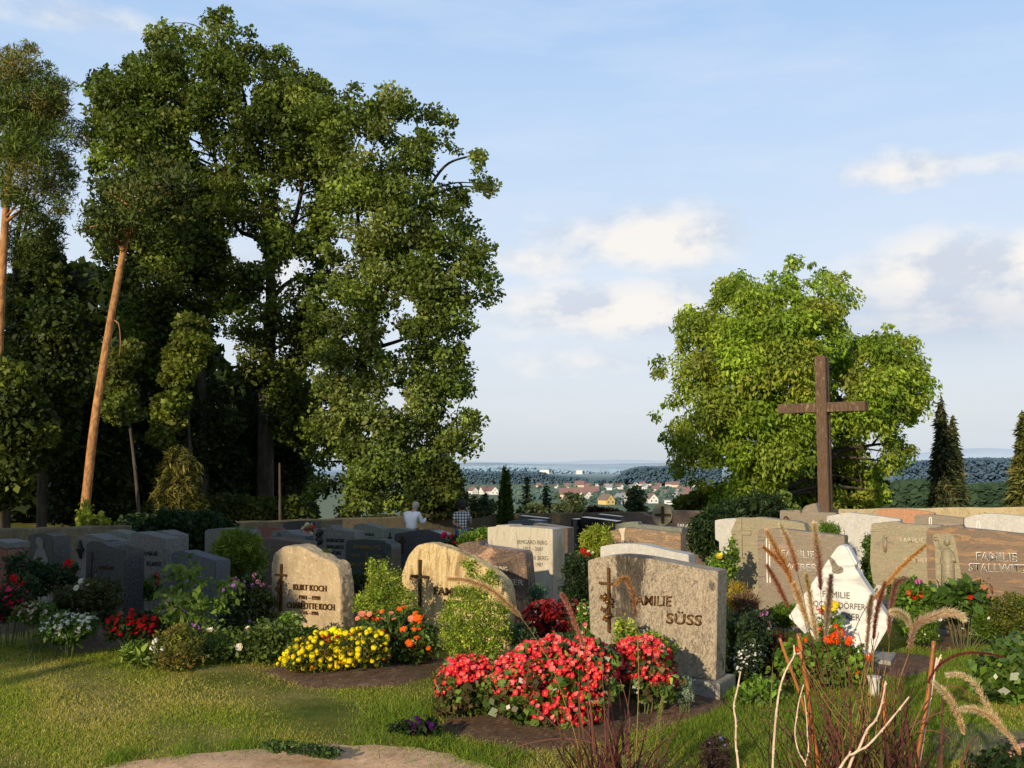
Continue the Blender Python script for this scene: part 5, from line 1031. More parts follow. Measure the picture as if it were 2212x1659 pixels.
plant('box_ball', 'yellowish green round box ball at the right edge under the saint stone', 'bush', [(2140, 1345), (2140, 1310), (2155, 1290), (2180, 1282), (2215, 1288), (2240, 1310), (2245, 1345), (2215, 1370), (2170, 1365)], 8.7, 0.28, (0.022, 0.012), (200, 30), 0.06, ((0.13, 0.15, 0.025), (0.17, 0.17, 0.03), (0.09, 0.12, 0.02)))
plant('leafy_shrub', 'broad dark green leafy shrub at the right edge beside the lawn', 'bush', [(2125, 1500), (2118, 1450), (2140, 1410), (2180, 1390), (2230, 1385), (2260, 1400), (2260, 1550), (2200, 1555), (2160, 1540)], 7.0, 0.3, (0.055, 0.038), (220, 20), 0.085, G1+((0.1, 0.15, 0.03),), 'leaf_gloss')
plant('thuja_sprig', 'slim columnar evergreen between the peaked and the star cross stones', 'bush', [(1868, 1280), (1868, 1200), (1872, 1160), (1879, 1150), (1884, 1165), (1884, 1270)], 11.2, 0.12, (0.04, 0.014), (90, 24), 0.06, G1)
plant('dwarf_conifer', 'dwarf conifer tuft behind the candle line stone', 'bush', [(1765, 1160), (1768, 1145), (1780, 1138), (1800, 1135), (1808, 1148), (1805, 1165), (1780, 1172)], 12.2, 0.2, (0.06, 0.012), (90, 24), 0.08, GM, upbias=0)
plant('dwarf_conifer', 'small light green sprout beside the tapering grey stone', 'bush', [(1744, 1160), (1745, 1145), (1753, 1138), (1762, 1142), (1764, 1160), (1754, 1168)], 12.6, 0.12, (0.05, 0.016), (40, 20), 0.06, GM)
plant('flower_tuft', 'small green patch with a yellow flower, left of the relief cross stone', 'plant', [(1530, 1240), (1535, 1205), (1550, 1200), (1575, 1190), (1580, 1160), (1588, 1158), (1592, 1200), (1585, 1240), (1555, 1250)], 11.2, 0.12, (0.04, 0.022), (80, 18), 0.06, GM, flowers=[dict(n=2, kind='rose', r=0.035, c=(0.8, 0.6, 0.05), out=0.04, poly=ell(1552, 1207, 4, 4)), dict(n=6, kind='star', r=0.02, c=WHITE, out=0.02)])
plant('yew', 'dark spreading yew in front of the walnut tree, behind the grey granite stones', 'bush', [(1500, 1185), (1495, 1155), (1510, 1130), (1535, 1112), (1565, 1098), (1605, 1084), (1650, 1074), (1680, 1084), (1688, 1115), (1640, 1125), (1560, 1160), (1540, 1190)], 18.0, 0.8, (0.11, 0.03), (420, 30), 0.2, GD+((0.04, 0.07, 0.015),), droop=0.3)
plant('green_carpet', 'fresh green low ground cover in front of the candle line stone', 'plant', [(1650, 1340), (1655, 1320), (1690, 1308), (1720, 1310), (1735, 1335), (1700, 1352)], 9.0, 0.25, (0.03, 0.014), (150, 20), 0.05, ((0.13, 0.21, 0.02), (0.10, 0.17, 0.02)))
plant('weeds', 'low nettle like weeds in the grass right of the plinth', 'plant', [(1575, 1530), (1590, 1490), (1640, 1465), (1680, 1475), (1690, 1510), (1640, 1540)], 6.9, 0.25, (0.045, 0.026), (120, 14), 0.05, GM, flowers=[dict(n=3, kind='star', r=0.015, c=WHITE, out=0.02)])
plant('heather', 'dried dark heather tuft with a lilac bloom in the foreground lawn', 'plant', [(1515, 1659), (1520, 1605), (1545, 1590), (1570, 1600), (1575, 1660), (1545, 1672)], 5.3, 0.07, (0.03, 0.005), (80, 20), 0.03, ((0.07, 0.04, 0.035), (0.10, 0.06, 0.05)), upbias=0, flowers=[dict(n=8, kind='star', r=0.007, c=(0.35, 0.25, 0.6), out=0.01)])
plant('sedum', 'pale pink sedum flower heads with dark leaves in the bottom right corner', 'plant', [(2100, 1700), (2095, 1650), (2130, 1630), (2180, 1615), (2230, 1620), (2240, 1700)], 5.2, 0.15, (0.035, 0.018), (110, 18), 0.05, GD+((0.06, 0.05, 0.03),), flowers=[dict(n=10, kind='head', r=0.03, c=(0.55, 0.30, 0.26), out=0.03, poly=ell(2200, 1632, 28, 14))])
plant('weeds', 'small creeping weeds at the edge of the sandy path', 'plant', [(560, 1620), (580, 1600), (640, 1602), (690, 1612), (740, 1620), (720, 1640), (640, 1630)], 5.55, 0.12, (0.022, 0.012), (110, 14), 0.02, ((0.06, 0.11, 0.03), (0.08, 0.13, 0.035)), stems=0, squash=0.4)
plant('climbing_shoots', 'climbing hop shoots in sun at the foot of the leaning pine', 'plant', [(168, 1140), (172, 1110), (185, 1080), (190, 1105), (200, 1120), (212, 1108), (230, 1122), (225, 1138)], 20.5, 0.2, (0.10, 0.06), (50, 14), 0.12, ((0.22, 0.27, 0.03), (0.28, 0.3, 0.04)))

# ------------------------------------------------------------------ foreground fountain grass
def curve_pts(pts, Y0, Y1, n=8):
    p = [at(x, y, Y0+(Y1-Y0)*i/(len(pts)-1)) for i, (x, y) in enumerate(pts)]
    return spline(p, n)
def plume(root, pts, Y0, Y1, colA, colB, bl=0.026, nb=900, w=0.0009):
    S = np.array(curve_pts(pts, Y0, Y1, 12)); k = len(S); o = np.array(root.location)
    t = rng.random(nb)*(k-1.001); i = t.astype(int); f = (t-i)[:, None]; c = S[i]*(1-f)+S[i+1]*f; tan = unit(S[i+1]-S[i])
    r = unit(np.cross(tan, rng.normal(size=(nb, 3)))); u = t/(k-1)
    ln = 0.7*bl*(0.55+0.7*np.sin(np.pi*np.clip(u*0.85+0.08, 0, 1)))[:, None]*np.clip(rng.normal(1, 0.25, (nb, 1)), 0.4, 1.7)
    d = unit(r*0.75-tan*0.8+np.array([0, 0, -0.08])); s = unit(np.cross(d, rng.normal(size=(nb, 3))))*w    # pts run tip -> base, bristles point to the tip
    a = c+r*0.0015; e = c+d*ln
    q = np.stack([a-s, a+s, e+s*0.25, e-s*0.25], 1)-o
    tt = np.array(colA)[None]*(1-u[:, None])+np.array(colB)[None]*u[:, None]; tt = tt*np.exp(rng.normal(0, 0.22, (nb, 1)))
    nc = 700; t2 = rng.random(nc)*(k-1.001); i2 = t2.astype(int); f2 = (t2-i2)[:, None]; c2 = S[i2]*(1-f2)+S[i2+1]*f2
    lv = leaves(c2+rng.normal(0, 0.0022, (nc, 3)), 0.009, 0.003, 0, 0, fan=-unit(S[i2+1]-S[i2])*2)-o
    u2 = (t2/(k-1))[:, None]; tc = (np.array(colA)[None]*(1-u2)+np.array(colB)[None]*u2)*0.75*np.exp(rng.normal(0, 0.25, (nc, 1)))
    return link('seed_head', np_mesh('seed_head', np.concatenate([q, lv]), 4, np.clip(np.concatenate([tt, tc]), 0, 1)), M['plume'], root)
def stalk(root, pts, Y0, Y1, r0, mat, name='stalk'):
    S = curve_pts(pts, Y0, Y1, 6); o = np.array(root.location); n = len(S)
    mb = MB(); mb.tube([p-o for p in S], [r0*(0.55+0.45*i/(n-1)) for i in range(n)], 6)
    return mb.build(name, mat, root, smooth=True)
def blades(root, base, n, fanx, h, cols, width=0.005, spread=0.06, droop=1.0, name='leaf_blades'):
    """long arching leaf blades as folded strips"""
    Q = []; T_ = []; o = np.array(root.location)
    for i in range(n):
        b = base+np.array([rng.normal(0, spread), rng.normal(0, spread), 0]); b[2] = gzf(b[0], b[1])
        L_ = h*rng.uniform(0.55, 1.15); a = rng.uniform(0, 2*math.pi); tilt = rng.uniform(0.05, fanx); d = np.array([math.cos(a), math.sin(a)*0.8, 0])
        K = 9; P = []; ang = tilt; p = b.copy(); dr = rng.uniform(0.0, droop)
        for k in range(K):
            P.append(p.copy()); p = p+(d*math.sin(ang)+np.array([0, 0, math.cos(ang)]))*L_/K; ang += dr*(k/K)*0.6
        P.append(p); s = np.array([-math.sin(a), math.cos(a), 0]); c = np.array(cols[rng.integers(0, len(cols))])*math.exp(rng.normal(0, 0.25))
        for k in range(K):
            w0 = width*(1-(k/K)**2)*rng.uniform(0.9, 1.1)+0.0006; w1 = width*(1-((k+1)/K)**2)+0.0006
            Q.append([P[k]-s*w0-o, P[k]+s*w0-o, P[k+1]+s*w1-o, P[k+1]-s*w1-o]); T_.append(np.clip(c, 0, 1))
    ob = link(name, np_mesh(name, np.array(Q), 4, np.array(T_)), M['grass'], root); ob['kind'] = 'stuff'
    return ob
TAN = (0.82, 0.54, 0.33); PINK = (0.64, 0.30, 0.23); MAR = (0.28, 0.07, 0.07); ORG = (0.78, 0.42, 0.18); BLEACH = (0.84, 0.68, 0.52)
YG = 4.5
stalkred = plainmat('maroon grass stalk', (0.16, 0.06, 0.042), 0.5); stalktan = plainmat('tan grass stalk', (0.30, 0.20, 0.07), 0.5)
b1 = at(1310, 1760, YG); b1[2] = gzf(b1[0], b1[1])
fg = empty('fountain_grass', b1, 0, 'maroon fountain grass clump with three nodding plumes rising over the begonias, bottom centre', 'ornamental grass', 'maroon fountain grasses')
blades(fg, b1, 110, 0.7, 0.62, ((0.13, 0.045, 0.042), (0.18, 0.06, 0.05), (0.09, 0.035, 0.035), (0.2, 0.11, 0.05)), 0.0075, 0.07, 0.9)
def q4(D0, pts): return [(D0[0]+x/4, D0[1]+y/4) for x, y in pts]
Cz = (909.5, 1061.1); Fz = (909.5, 1244.3); Ez = (1659.0, 1061.1)
def gz3(pts): return [(1462.5+x*0.3388, 1244.3+y*0.3388) for x, y in pts]
plume(fg, q4(Cz, [(230, 758), (350, 762), (480, 795), (600, 850), (700, 930), (790, 1010), (862, 1088)]), 4.2, 4.3, TAN, (0.62, 0.42, 0.24), 0.03, 1500)
stalk(fg, q4(Cz, [(862, 1088), (960, 1225), (1060, 1390)])+q4(Fz, [(1130, 780), (1200, 970), (1290, 1240), (1350, 1450), (1400, 1700)]), 4.3, 4.5, 0.0022, stalktan)
plume(fg, q4(Cz, [(1215, 890), (1250, 950), (1310, 1100), (1370, 1240), (1405, 1340)]), 4.35, 4.4, (0.55, 0.24, 0.19), PINK, 0.022, 1100)
stalk(fg, q4(Cz, [(1405, 1340), (1420, 1430)])+q4(Fz, [(1440, 850), (1470, 1150), (1500, 1450), (1510, 1700)]), 4.4, 4.5, 0.0024, stalkred)
plume(fg, q4(Cz, [(1690, 805), (1720, 765), (1765, 755), (1800, 800), (1830, 890), (1845, 990), (1850, 1080)]), 4.3, 4.35, (0.62, 0.36, 0.16), (0.45, 0.2, 0.12), 0.024, 1100)
stalk(fg, q4(Cz, [(1850, 1080), (1858, 1200)])+q4(Fz, [(1872, 560), (1880, 900), (1870, 1250), (1850, 1700)]), 4.35, 4.5, 0.0022, stalktan)
for pts in ([(1000, 1490), (1040, 1620), (1060, 1720)], [(1150, 1480), (1190, 1600), (1230, 1720)], [(2090, 1050), (2060, 1200), (2040, 1380)], [(1750, 1560), (1760, 1640), (1780, 1740)]):
    plume(fg, q4(Fz, pts), 4.4, 4.4, (0.42, 0.38, 0.16), (0.34, 0.33, 0.12), 0.018, 420)
stalk(fg, q4(Fz, [(2040, 1380), (2010, 1560), (1990, 1750)]), 4.4, 4.45, 0.0018, stalktan)
for pts in ([(660, 1580), (800, 1490), (1000, 1430), (1250, 1405), (1500, 1450), (1650, 1560)], [(870, 1030), (1000, 1150), (1200, 1330), (1350, 1500), (1480, 1700)], [(1380, 1290), (1500, 1450), (1560, 1700)], [(1720, 890), (1780, 1100), (1800, 1300), (1740, 1700)], [(2212, 1240), (2000, 1370), (1800, 1480), (1640, 1700)], [(1560, 700), (1575, 1000), (1590, 1300), (1600, 1700)], [(1900, 1400), (1700, 1600), (1650, 1720)], [(2200, 1150), (1950, 1320), (1740, 1520), (1620, 1720)], [(1410, 450), (1425, 700), (1460, 1100), (1500, 1600)]):
    stalk(fg, q4(Fz, pts), 4.5, 4.5, 0.003, stalkred, 'leaf_blade')
YR = 4.3
b2 = at(1850, 1760, YR); b2[2] = gzf(b2[0], b2[1])
fr = empty('fountain_grass', b2, 0, 'large maroon fountain grass clump with many upright and arching plumes, bottom right', 'ornamental grass', 'maroon fountain grasses')
blades(fr, b2, 230, 0.55, 0.72, ((0.13, 0.045, 0.042), (0.19, 0.065, 0.05), (0.09, 0.035, 0.035), (0.2, 0.11, 0.05), (0.18, 0.17, 0.05)), 0.0065, 0.14, 0.85)
PL = [([(-45, 480), (50, 560), (140, 660), (200, 770)], ORG, PINK, 0.02), ([(-10, 340), (70, 500), (150, 640), (215, 820)], TAN, ORG, 0.03), ([(110, 290), (175, 430), (225, 570), (250, 690)], BLEACH, PINK, 0.026), ([(400, 280), (420, 440), (443, 620), (455, 850)], BLEACH, MAR, 0.03),
      ([(-10, 640), (60, 760), (125, 890), (175, 1000)], (0.5, 0.24, 0.16), PINK, 0.022), ([(225, 800), (290, 980), (360, 1180)], TAN, BLEACH, 0.028), ([(330, 720), (360, 900), (400, 1150), (420, 1290)], (0.6, 0.42, 0.22), BLEACH, 0.026), ([(545, 725), (530, 900), (512, 1080), (500, 1260)], (0.22, 0.12, 0.11), (0.55, 0.42, 0.33), 0.026),
      ([(1365, 465), (1250, 565), (1110, 700), (985, 850), (880, 965)], (0.6, 0.34, 0.09), ORG, 0.019), ([(1190, 755), (1110, 800), (1075, 920), (1050, 1080), (1045, 1240)], (0.3, 0.16, 0.14), (0.4, 0.18, 0.15), 0.022), ([(1010, 790), (970, 930), (930, 1100), (912, 1280)], (0.42, 0.2, 0.13), MAR, 0.02), ([(900, 900), (880, 1000), (872, 1120), (850, 1380)], (0.5, 0.36, 0.25), (0.45, 0.3, 0.25), 0.022),
      ([(1690, 1100), (1640, 1060), (1540, 1050), (1420, 1080), (1310, 1130), (1250, 1220), (1225, 1370)], BLEACH, (0.5, 0.3, 0.24), 0.034), ([(1070, 1045), (1130, 1050), (1190, 1090), (1235, 1180)], BLEACH, BLEACH, 0.03), ([(2030, 1432), (1850, 1398), (1660, 1408), (1510, 1480), (1420, 1580), (1385, 1660)], (0.17, 0.04, 0.04), MAR, 0.010)]
for pts, ca, cb, bl in PL: plume(fr, q4(Ez, pts), 4.0+0.02*rng.normal(), 4.1, ca, cb, bl, int(1200+16000*bl))
for pts in ([(1720, 630), (1810, 628), (1900, 690), (1980, 830), (2070, 960), (2150, 1060), (2190, 1140)], [(1640, 680), (1720, 760), (1790, 880), (1830, 1010)], [(1800, 845), (1900, 850), (2000, 900), (2090, 1000)]):
    plume(fr, gz3(pts), 4.0, 4.1, BLEACH, TAN, 0.028, 1100)
STK = [[(200, 770), (280, 1000), (350, 1250), (400, 1450)], [(215, 820), (300, 1050), (380, 1300), (430, 1480)], [(250, 690), (310, 930), (340, 1130), (420, 1420)], [(455, 850), (462, 1000), (470, 1250), (480, 1450)], [(175, 1000), (240, 1180), (330, 1400)], [(500, 1260), (520, 1450)], [(880, 965), (850, 1000), (780, 1130), (720, 1300), (690, 1450)], [(1045, 1240), (1040, 1400)], [(912, 1280), (900, 1450)], [(1225, 1370), (1210, 1500)], [(1235, 1180), (1225, 1370)], [(1385, 1660), (1360, 1800)]]
for p in STK:
    e = p[-1]; dx = 780-e[0]; stalk(fr, q4(Ez, p+[(e[0]+dx*0.25, e[1]+350), (e[0]+dx*0.6, e[1]+1100)]), 4.08, 4.3, 0.0022, stalkred if rng.random() < 0.6 else stalktan)
for k in range(26):
    x0 = rng.uniform(1000, 1450) if k < 18 else rng.uniform(700, 1000); y0 = rng.uniform(350, 620)
    xb = rng.uniform(1000, 1450); stalk(fr, gz3([(x0, y0), ((x0*0.6+xb*0.4)+rng.normal(0, 15), y0+300), (xb, 1230), (xb+rng.normal(0, 20), 1600)]), 4.1+0.2*rng.normal()*0.4, 4.3, 0.0024, [stalkred, stalktan, stalkred][k % 3], 'leaf_blade')
for pts in ([(940, 800), (1050, 765), (1180, 755), (1300, 800), (1400, 860)], [(525, 855), (700, 860), (850, 880), (950, 1000), (1050, 1200)], [(530, 910), (750, 1000), (900, 1010), (1020, 1150)], [(1800, 850), (1650, 880), (1450, 1000), (1300, 1224)], [(1880, 770), (1780, 700), (1650, 740), (1500, 950), (1400, 1224)], [(1790, 1065), (1650, 990), (1500, 1010), (1350, 1200)]):
    stalk(fr, gz3(pts), 4.15, 4.25, 0.003, stalkred, 'leaf_blade')
# lone green blade right
stalk(fr, gz3([(1845, 960), (1855, 1100), (1845, 1224), (1830, 1350)]), 4.1, 4.2, 0.004, M['stem'], 'leaf_blade')

# canes and bare twigs stuck in the ground
def cane(pts, Y, r, label):
    P = [at(x, y, Y) for x, y in pts]; e = P[-1]; d = P[-1]-P[-2]
    t = (gzf(e[0], e[1])-0.05-e[2])/min(d[2], -1e-3); P.append(e+d*t)
    o = P[-1].copy(); o[2] = gzf(o[0], o[1]); mb = MB(); S = spline([p-o for p in P], 5); mb.tube(S, r, 10)
    c = mb.build('garden_cane', M['cane'], None, smooth=False); c.location = o; tag(c, label, 'garden cane', 'orange brown canes in the fountain grass')
    for pl_ in c.data.polygons: pl_.use_smooth = len(pl_.vertices) == 4
cane(gz3([(773, 368), (800, 540), (838, 750), (865, 980), (905, 1240)]), 4.25, 0.0092, 'tallest orange brown cane, left of the plumes before the diamond stone')
cane(gz3([(655, 397), (690, 500), (735, 620), (785, 760), (850, 960)]), 4.4, 0.0065, 'thin leaning orange brown cane left of the tallest cane')
cane(gz3([(1637, 415), (1612, 640), (1585, 850), (1540, 1100), (1520, 1240)]), 4.3, 0.0078, 'dark orange brown cane at the right side of the large grass clump')
cane(gz3([(1325, 680), (1322, 850), (1328, 1050), (1330, 1240)]), 4.3, 0.0095, 'short thick orange brown cane in the middle of the large grass clump')
def twig(lines, Y, r, label):
    P = [[at(x, y, Y+0.02*k) for x, y in L_] for k, L_ in enumerate(lines)]
    main = P[0]; e = main[-1]; d = unit((main[-1]-main[-2])[None])[0]; d = np.array([d[0]*0.6, d[1], min(d[2], -0.35)])
    main.append(e+d*((gzf(e[0], e[1])-0.04-e[2])/d[2])); o = main[-1].copy(); o[2] = gzf(o[0], o[1])
    mb = MB()
    for k, p in enumerate(P):
        S = spline([q-o for q in p], 5); n = len(S); mb.tube(S, [r*(0.55+0.45*i/(n-1))*(1 if k == 0 else 0.8)*(1+0.12*math.sin(i*2.1)) for i in range(n)], 8)
        for i in range(4, n-3, 6): mb.sphere(S[i]+np.array([r*0.6, -r*0.4, 0]), r*0.75, 6, 5)
    t = mb.build('bare_twig', M['twig'], None, smooth=True); t.location = o; tag(t, label, 'twig', 'pale bare twigs stuck in the front bed')
twig([gz3([(405, 608), (385, 720), (362, 830), (375, 930), (375, 1080), (392, 1230)]), gz3([(383, 900), (378, 925), (375, 945)])], 4.1, 0.0052, 'leftmost pale bare twig, standing alone on the foreground lawn')
twig([gz3([(745, 440), (745, 510), (700, 590), (660, 700), (638, 830), (622, 1000), (610, 1230)]), gz3([(792, 487), (765, 497), (745, 512)])], 4.1, 0.0055, 'long curved pale bare twig with a forked tip left of the tallest cane')
twig([gz3([(808, 690), (780, 790), (762, 900), (752, 1010), (775, 1120), (815, 1190), (822, 1240)]), gz3([(812, 760), (826, 900), (832, 1020), (838, 1100), (822, 1195)])], 4.12, 0.0042, 'pale bare twig split into a narrow loop beside the tallest cane')
twig([gz3([(1326, 708), (1300, 830), (1265, 920), (1212, 980), (1160, 1100), (1090, 1240)]), gz3([(1330, 668), (1326, 690), (1322, 712)])], 4.0, 0.006, 'thick pale bare twig leaning right with a broken top')
twig([gz3([(1480, 770), (1400, 870), (1300, 990), (1210, 1085), (1130, 1130), (1030, 1240)]), gz3([(1105, 1115), (1095, 1140), (1085, 1165)])], 3.95, 0.0055, 'pale bare twig slanting furthest to the right, crossing the thick one')
twig([gz3([(1685, 500), (1672, 530), (1655, 570), (1640, 620)])], 4.35, 0.006, 'short pale twig stub beside the right hand cane')
SHADE = [(-12.9, -3.3, 14, 3.5), (-16.6, -2.9, 14, 3.7), (-17.2, -9.4, 16, 3.6), (-26.5, 12.5, 17, 4.0)]
# ------------------------------------------------------------------ trees
def tree(name, label, poly, Y, thick, leaf, n, cr, cols, trunk, tr=(0.35, 0.12), limbs=(), nbr=30, bark='bark', holes=(), group=None, cat='tree', mat='leaf', front=0.55, droop=0.0, upbias=0.4, cvar=0.3, lvar=0.2, squash=0.75, extra=(), recess=()):
    T0 = [at(x, y, Y) for x, y in trunk]
    b = T0[0].copy(); b[2] = gzf(b[0], b[1]); root = empty(name, b, 0, label, cat, group)
    S = spline([np.array([b[0], b[1], b[2]-0.3])-b]+[p-b for p in T0], 6); m = len(S)
    mb = MB(); mb.tube(S, [tr[0]*(1.25 if i == 0 else 1)*(1-i/(m-1))+tr[1]*(i/(m-1)) for i in range(m)], 10)
    nodes = [(p, tr[0]+(tr[1]-tr[0])*i/(m-1)) for i, p in enumerate(S) if i > m*0.25]
    for L_, r0 in limbs:
        P = [at(q[0], q[1], Y+(q[2] if len(q) > 2 else 0))-b for q in L_]; Q = spline(P, 6); k = len(Q)
        mb.tube(Q, [r0*(1-0.75*i/(k-1)) for i in range(k)], 8); nodes += [(p, r0*(1-0.75*i/(k-1))) for i, p in enumerate(Q)]
    me, cl = foliage_mesh('crown', poly, Y, thick, n[0], cr, n[1], leaf[0], leaf[1], cols, b, holes, upbias, droop, front, cvar, lvar, squash, zmin=0.1, edgefine=True, recess=recess)
    link('crown', me, M[mat], root)
    for (p2, th2, n2, c2) in extra:
        me2, _ = foliage_mesh('crown', p2, Y, th2, n2[0], cr, n2[1], leaf[0], leaf[1], c2, b, (), upbias, droop, front, cvar, lvar, squash, zmin=0.1); link('crown', me2, M[mat], root)
    NP = np.array([q[0] for q in nodes])
    for i in rng.choice(len(cl), min(nbr, len(cl)), replace=False):
        e = cl[i]-b; dd = np.linalg.norm(NP-e, axis=1)+np.where(NP[:, 2] > e[2]-0.2, 3.0, 0); j = int(np.argmin(dd)); s = NP[j]
        mid = (s+e)/2+np.array([rng.normal(0, 0.15), rng.normal(0, 0.15), 0.15*np.linalg.norm(e-s)*rng.uniform(0, 1)]); r0 = min(nodes[j][1]*0.55, 0.07)+0.012
        Q = spline([s, mid, e], 4); k = len(Q); mb.tube(Q, [r0*(1-0.8*q/(k-1)) for q in range(k)], 6)
    mb.build('trunk', M[bark], root, smooth=True)
    return root
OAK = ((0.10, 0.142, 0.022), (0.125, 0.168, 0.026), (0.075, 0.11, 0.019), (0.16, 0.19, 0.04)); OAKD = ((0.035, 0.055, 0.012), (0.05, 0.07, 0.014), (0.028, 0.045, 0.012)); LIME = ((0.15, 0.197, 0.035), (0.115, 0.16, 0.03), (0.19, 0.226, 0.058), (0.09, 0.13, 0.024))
FOR = 'woodland trees behind the left wall'
tree('oak_tree', 'tallest oak of the left wood, with a dark forked trunk and broad crown',
     [(330, 470), (285, 380), (262, 300), (270, 210), (280, 140), (300, 95), (338, 40), (345, 25), (368, 72), (385, 40), (396, 28), (415, 52), (440, 30), (470, 22), (492, 12), (512, 55), (535, 62), (560, 88), (600, 92), (625, 120), (640, 140), (668, 165), (690, 175), (720, 200), (740, 260), (735, 380), (720, 470), (700, 560), (690, 640), (660, 700), (640, 780), (600, 840), (520, 820), (470, 740), (420, 640), (380, 560)], 36, 2.6, (0.145, 0.095), (430, 200), 0.62, OAK,
     [(572, 1120), (573, 1000), (575, 850), (582, 720), (586, 650), (583, 580), (577, 500)], (0.36, 0.14), limbs=[([(584, 590), (600, 540), (630, 490), (650, 420), (655, 330)], 0.17), ([(578, 545), (555, 515), (520, 500), (500, 470), (480, 420)], 0.12), ([(578, 520), (570, 430), (545, 330), (530, 220), (500, 110)], 0.14), ([(585, 650), (610, 620), (640, 600), (680, 590)], 0.11), ([(575, 740), (600, 715), (640, 690), (680, 650)], 0.10), ([(590, 560), (600, 480), (590, 380), (600, 250)], 0.12), ([(480, 640), (478, 500), (470, 380), (450, 260)], 0.14)], nbr=60, group=FOR, extra=[([(590, 850), (610, 740), (650, 680), (690, 600), (715, 520), (740, 600), (735, 760), (700, 900), (650, 960), (600, 930)], 1.5, (110, 120), OAK+OAKD), ([(635, 150), (690, 180), (715, 240), (715, 400), (690, 500), (660, 470), (640, 360), (625, 240)], 1.3, (60, 150), OAK)],
     holes=[[(498, 508), (530, 500), (560, 520), (572, 556), (556, 575), (520, 566), (500, 556), (488, 535)], [(560, 640), (575, 600), (582, 640), (570, 665)], [(600, 612), (612, 575), (640, 545), (655, 565), (630, 610), (606, 632)], [(630, 450), (660, 380), (695, 410), (665, 500), (640, 505)], [(520, 190), (545, 180), (550, 230), (525, 240)], [(405, 290), (430, 280), (440, 320), (415, 335)], [(600, 400), (625, 380), (630, 430), (605, 440)]])
tree('oak_tree', 'bushy sunlit oak at the right end of the left wood, foliage hanging low',
     [(650, 690), (690, 600), (700, 480), (690, 350), (670, 230), (690, 180), (720, 176), (752, 180), (790, 192), (830, 186), (865, 178), (880, 185), (905, 212), (935, 222), (965, 240), (984, 262), (968, 290), (962, 318), (998, 322), (1030, 330), (1060, 350), (1066, 380), (1080, 400), (1062, 416), (1040, 406), (1015, 395), (1003, 418), (1020, 455), (1034, 485), (1058, 500), (1070, 530), (1068, 565), (1086, 605), (1070, 640), (1055, 665), (1030, 640), (1018, 660), (1036, 715), (1015, 730), (1000, 745), (1015, 790), (1012, 850), (1000, 880), (1040, 905), (1064, 935), (1040, 950), (1042, 972), (1010, 985), (980, 990), (960, 1040), (900, 1090), (830, 1115), (740, 1118), (690, 1112), (640, 1085), (660, 1060), (690, 1010), (650, 980), (660, 900), (690, 850), (670, 780)], 33.5, 2.4, (0.135, 0.09), (460, 200), 0.56, LIME,
     [(760, 1120), (765, 1000), (775, 850), (790, 720), (800, 620), (815, 500), (820, 380)], (0.26, 0.10), limbs=[([(790, 720), (830, 640), (870, 540), (910, 440), (960, 360), (1020, 335)], 0.12), ([(800, 620), (780, 540), (770, 430), (760, 300)], 0.10), ([(785, 760), (850, 740), (920, 720), (980, 735)], 0.08), ([(775, 850), (850, 830), (930, 830), (990, 860)], 0.08), ([(815, 500), (870, 420), (900, 330), (900, 240)], 0.08), ([(770, 960), (850, 930), (940, 920), (1030, 945)], 0.07)], nbr=60, group=FOR,
     holes=[[(812, 730), (850, 715), (880, 725), (862, 760), (830, 765)], [(850, 840), (868, 835), (880, 870), (868, 890), (852, 875)], [(690, 880), (705, 850), (720, 870), (706, 900)], [(940, 330), (960, 322), (985, 345), (950, 400), (930, 390)], [(636, 960), (668, 945), (672, 965), (640, 985)], [(860, 640), (900, 650), (905, 690), (870, 680)]])
tree('oak_tree', 'slimmer dark green oak left of the tallest oak, with grey side branches',
     [(215, 560), (180, 480), (178, 440), (210, 400), (195, 330), (180, 270), (190, 180), (208, 162), (240, 152), (262, 140), (290, 150), (330, 180), (380, 260), (430, 360), (470, 470), (490, 560), (470, 660), (440, 760), (380, 820), (300, 800), (240, 700)], 35, 2.0, (0.15, 0.095), (290, 190), 0.6, OAK+OAKD[:1],
     [(440, 1120), (438, 950), (432, 780), (425, 640), (410, 500), (390, 360)], (0.24, 0.08), limbs=[([(428, 700), (380, 620), (340, 520), (300, 430), (270, 330)], 0.10), ([(430, 740), (460, 650), (480, 560)], 0.07), ([(415, 560), (350, 460), (300, 300), (260, 200)], 0.08)], nbr=40, group=FOR, holes=[[(135, 450), (165, 440), (170, 480), (150, 520), (130, 500)]])
tree('scots_pine', 'leaning pine with a bare orange trunk rising from the wall into the oak crowns', [(175, 500), (185, 450), (215, 430), (230, 390), (280, 370), (300, 320), (350, 330), (400, 350), (430, 400), (400, 430), (420, 480), (370, 500), (330, 480), (310, 520), (280, 500), (240, 520)], 24.5, 1.6, (0.15, 0.045), (52, 80), 0.42, ((0.055, 0.08, 0.018), (0.07, 0.098, 0.02), (0.09, 0.105, 0.024)),
     [(182, 1128), (190, 1040), (202, 930), (218, 820), (236, 710), (254, 610), (272, 515), (284, 455)], (0.125, 0.07), limbs=[([(272, 515), (290, 470), (320, 440), (350, 425)], 0.05), ([(240, 690), (256, 700), (260, 740), (257, 770)], 0.018), ([(284, 455), (260, 430), (235, 420)], 0.04)], nbr=18, bark='pinebark', mat='needle', droop=-0.4, group=FOR)
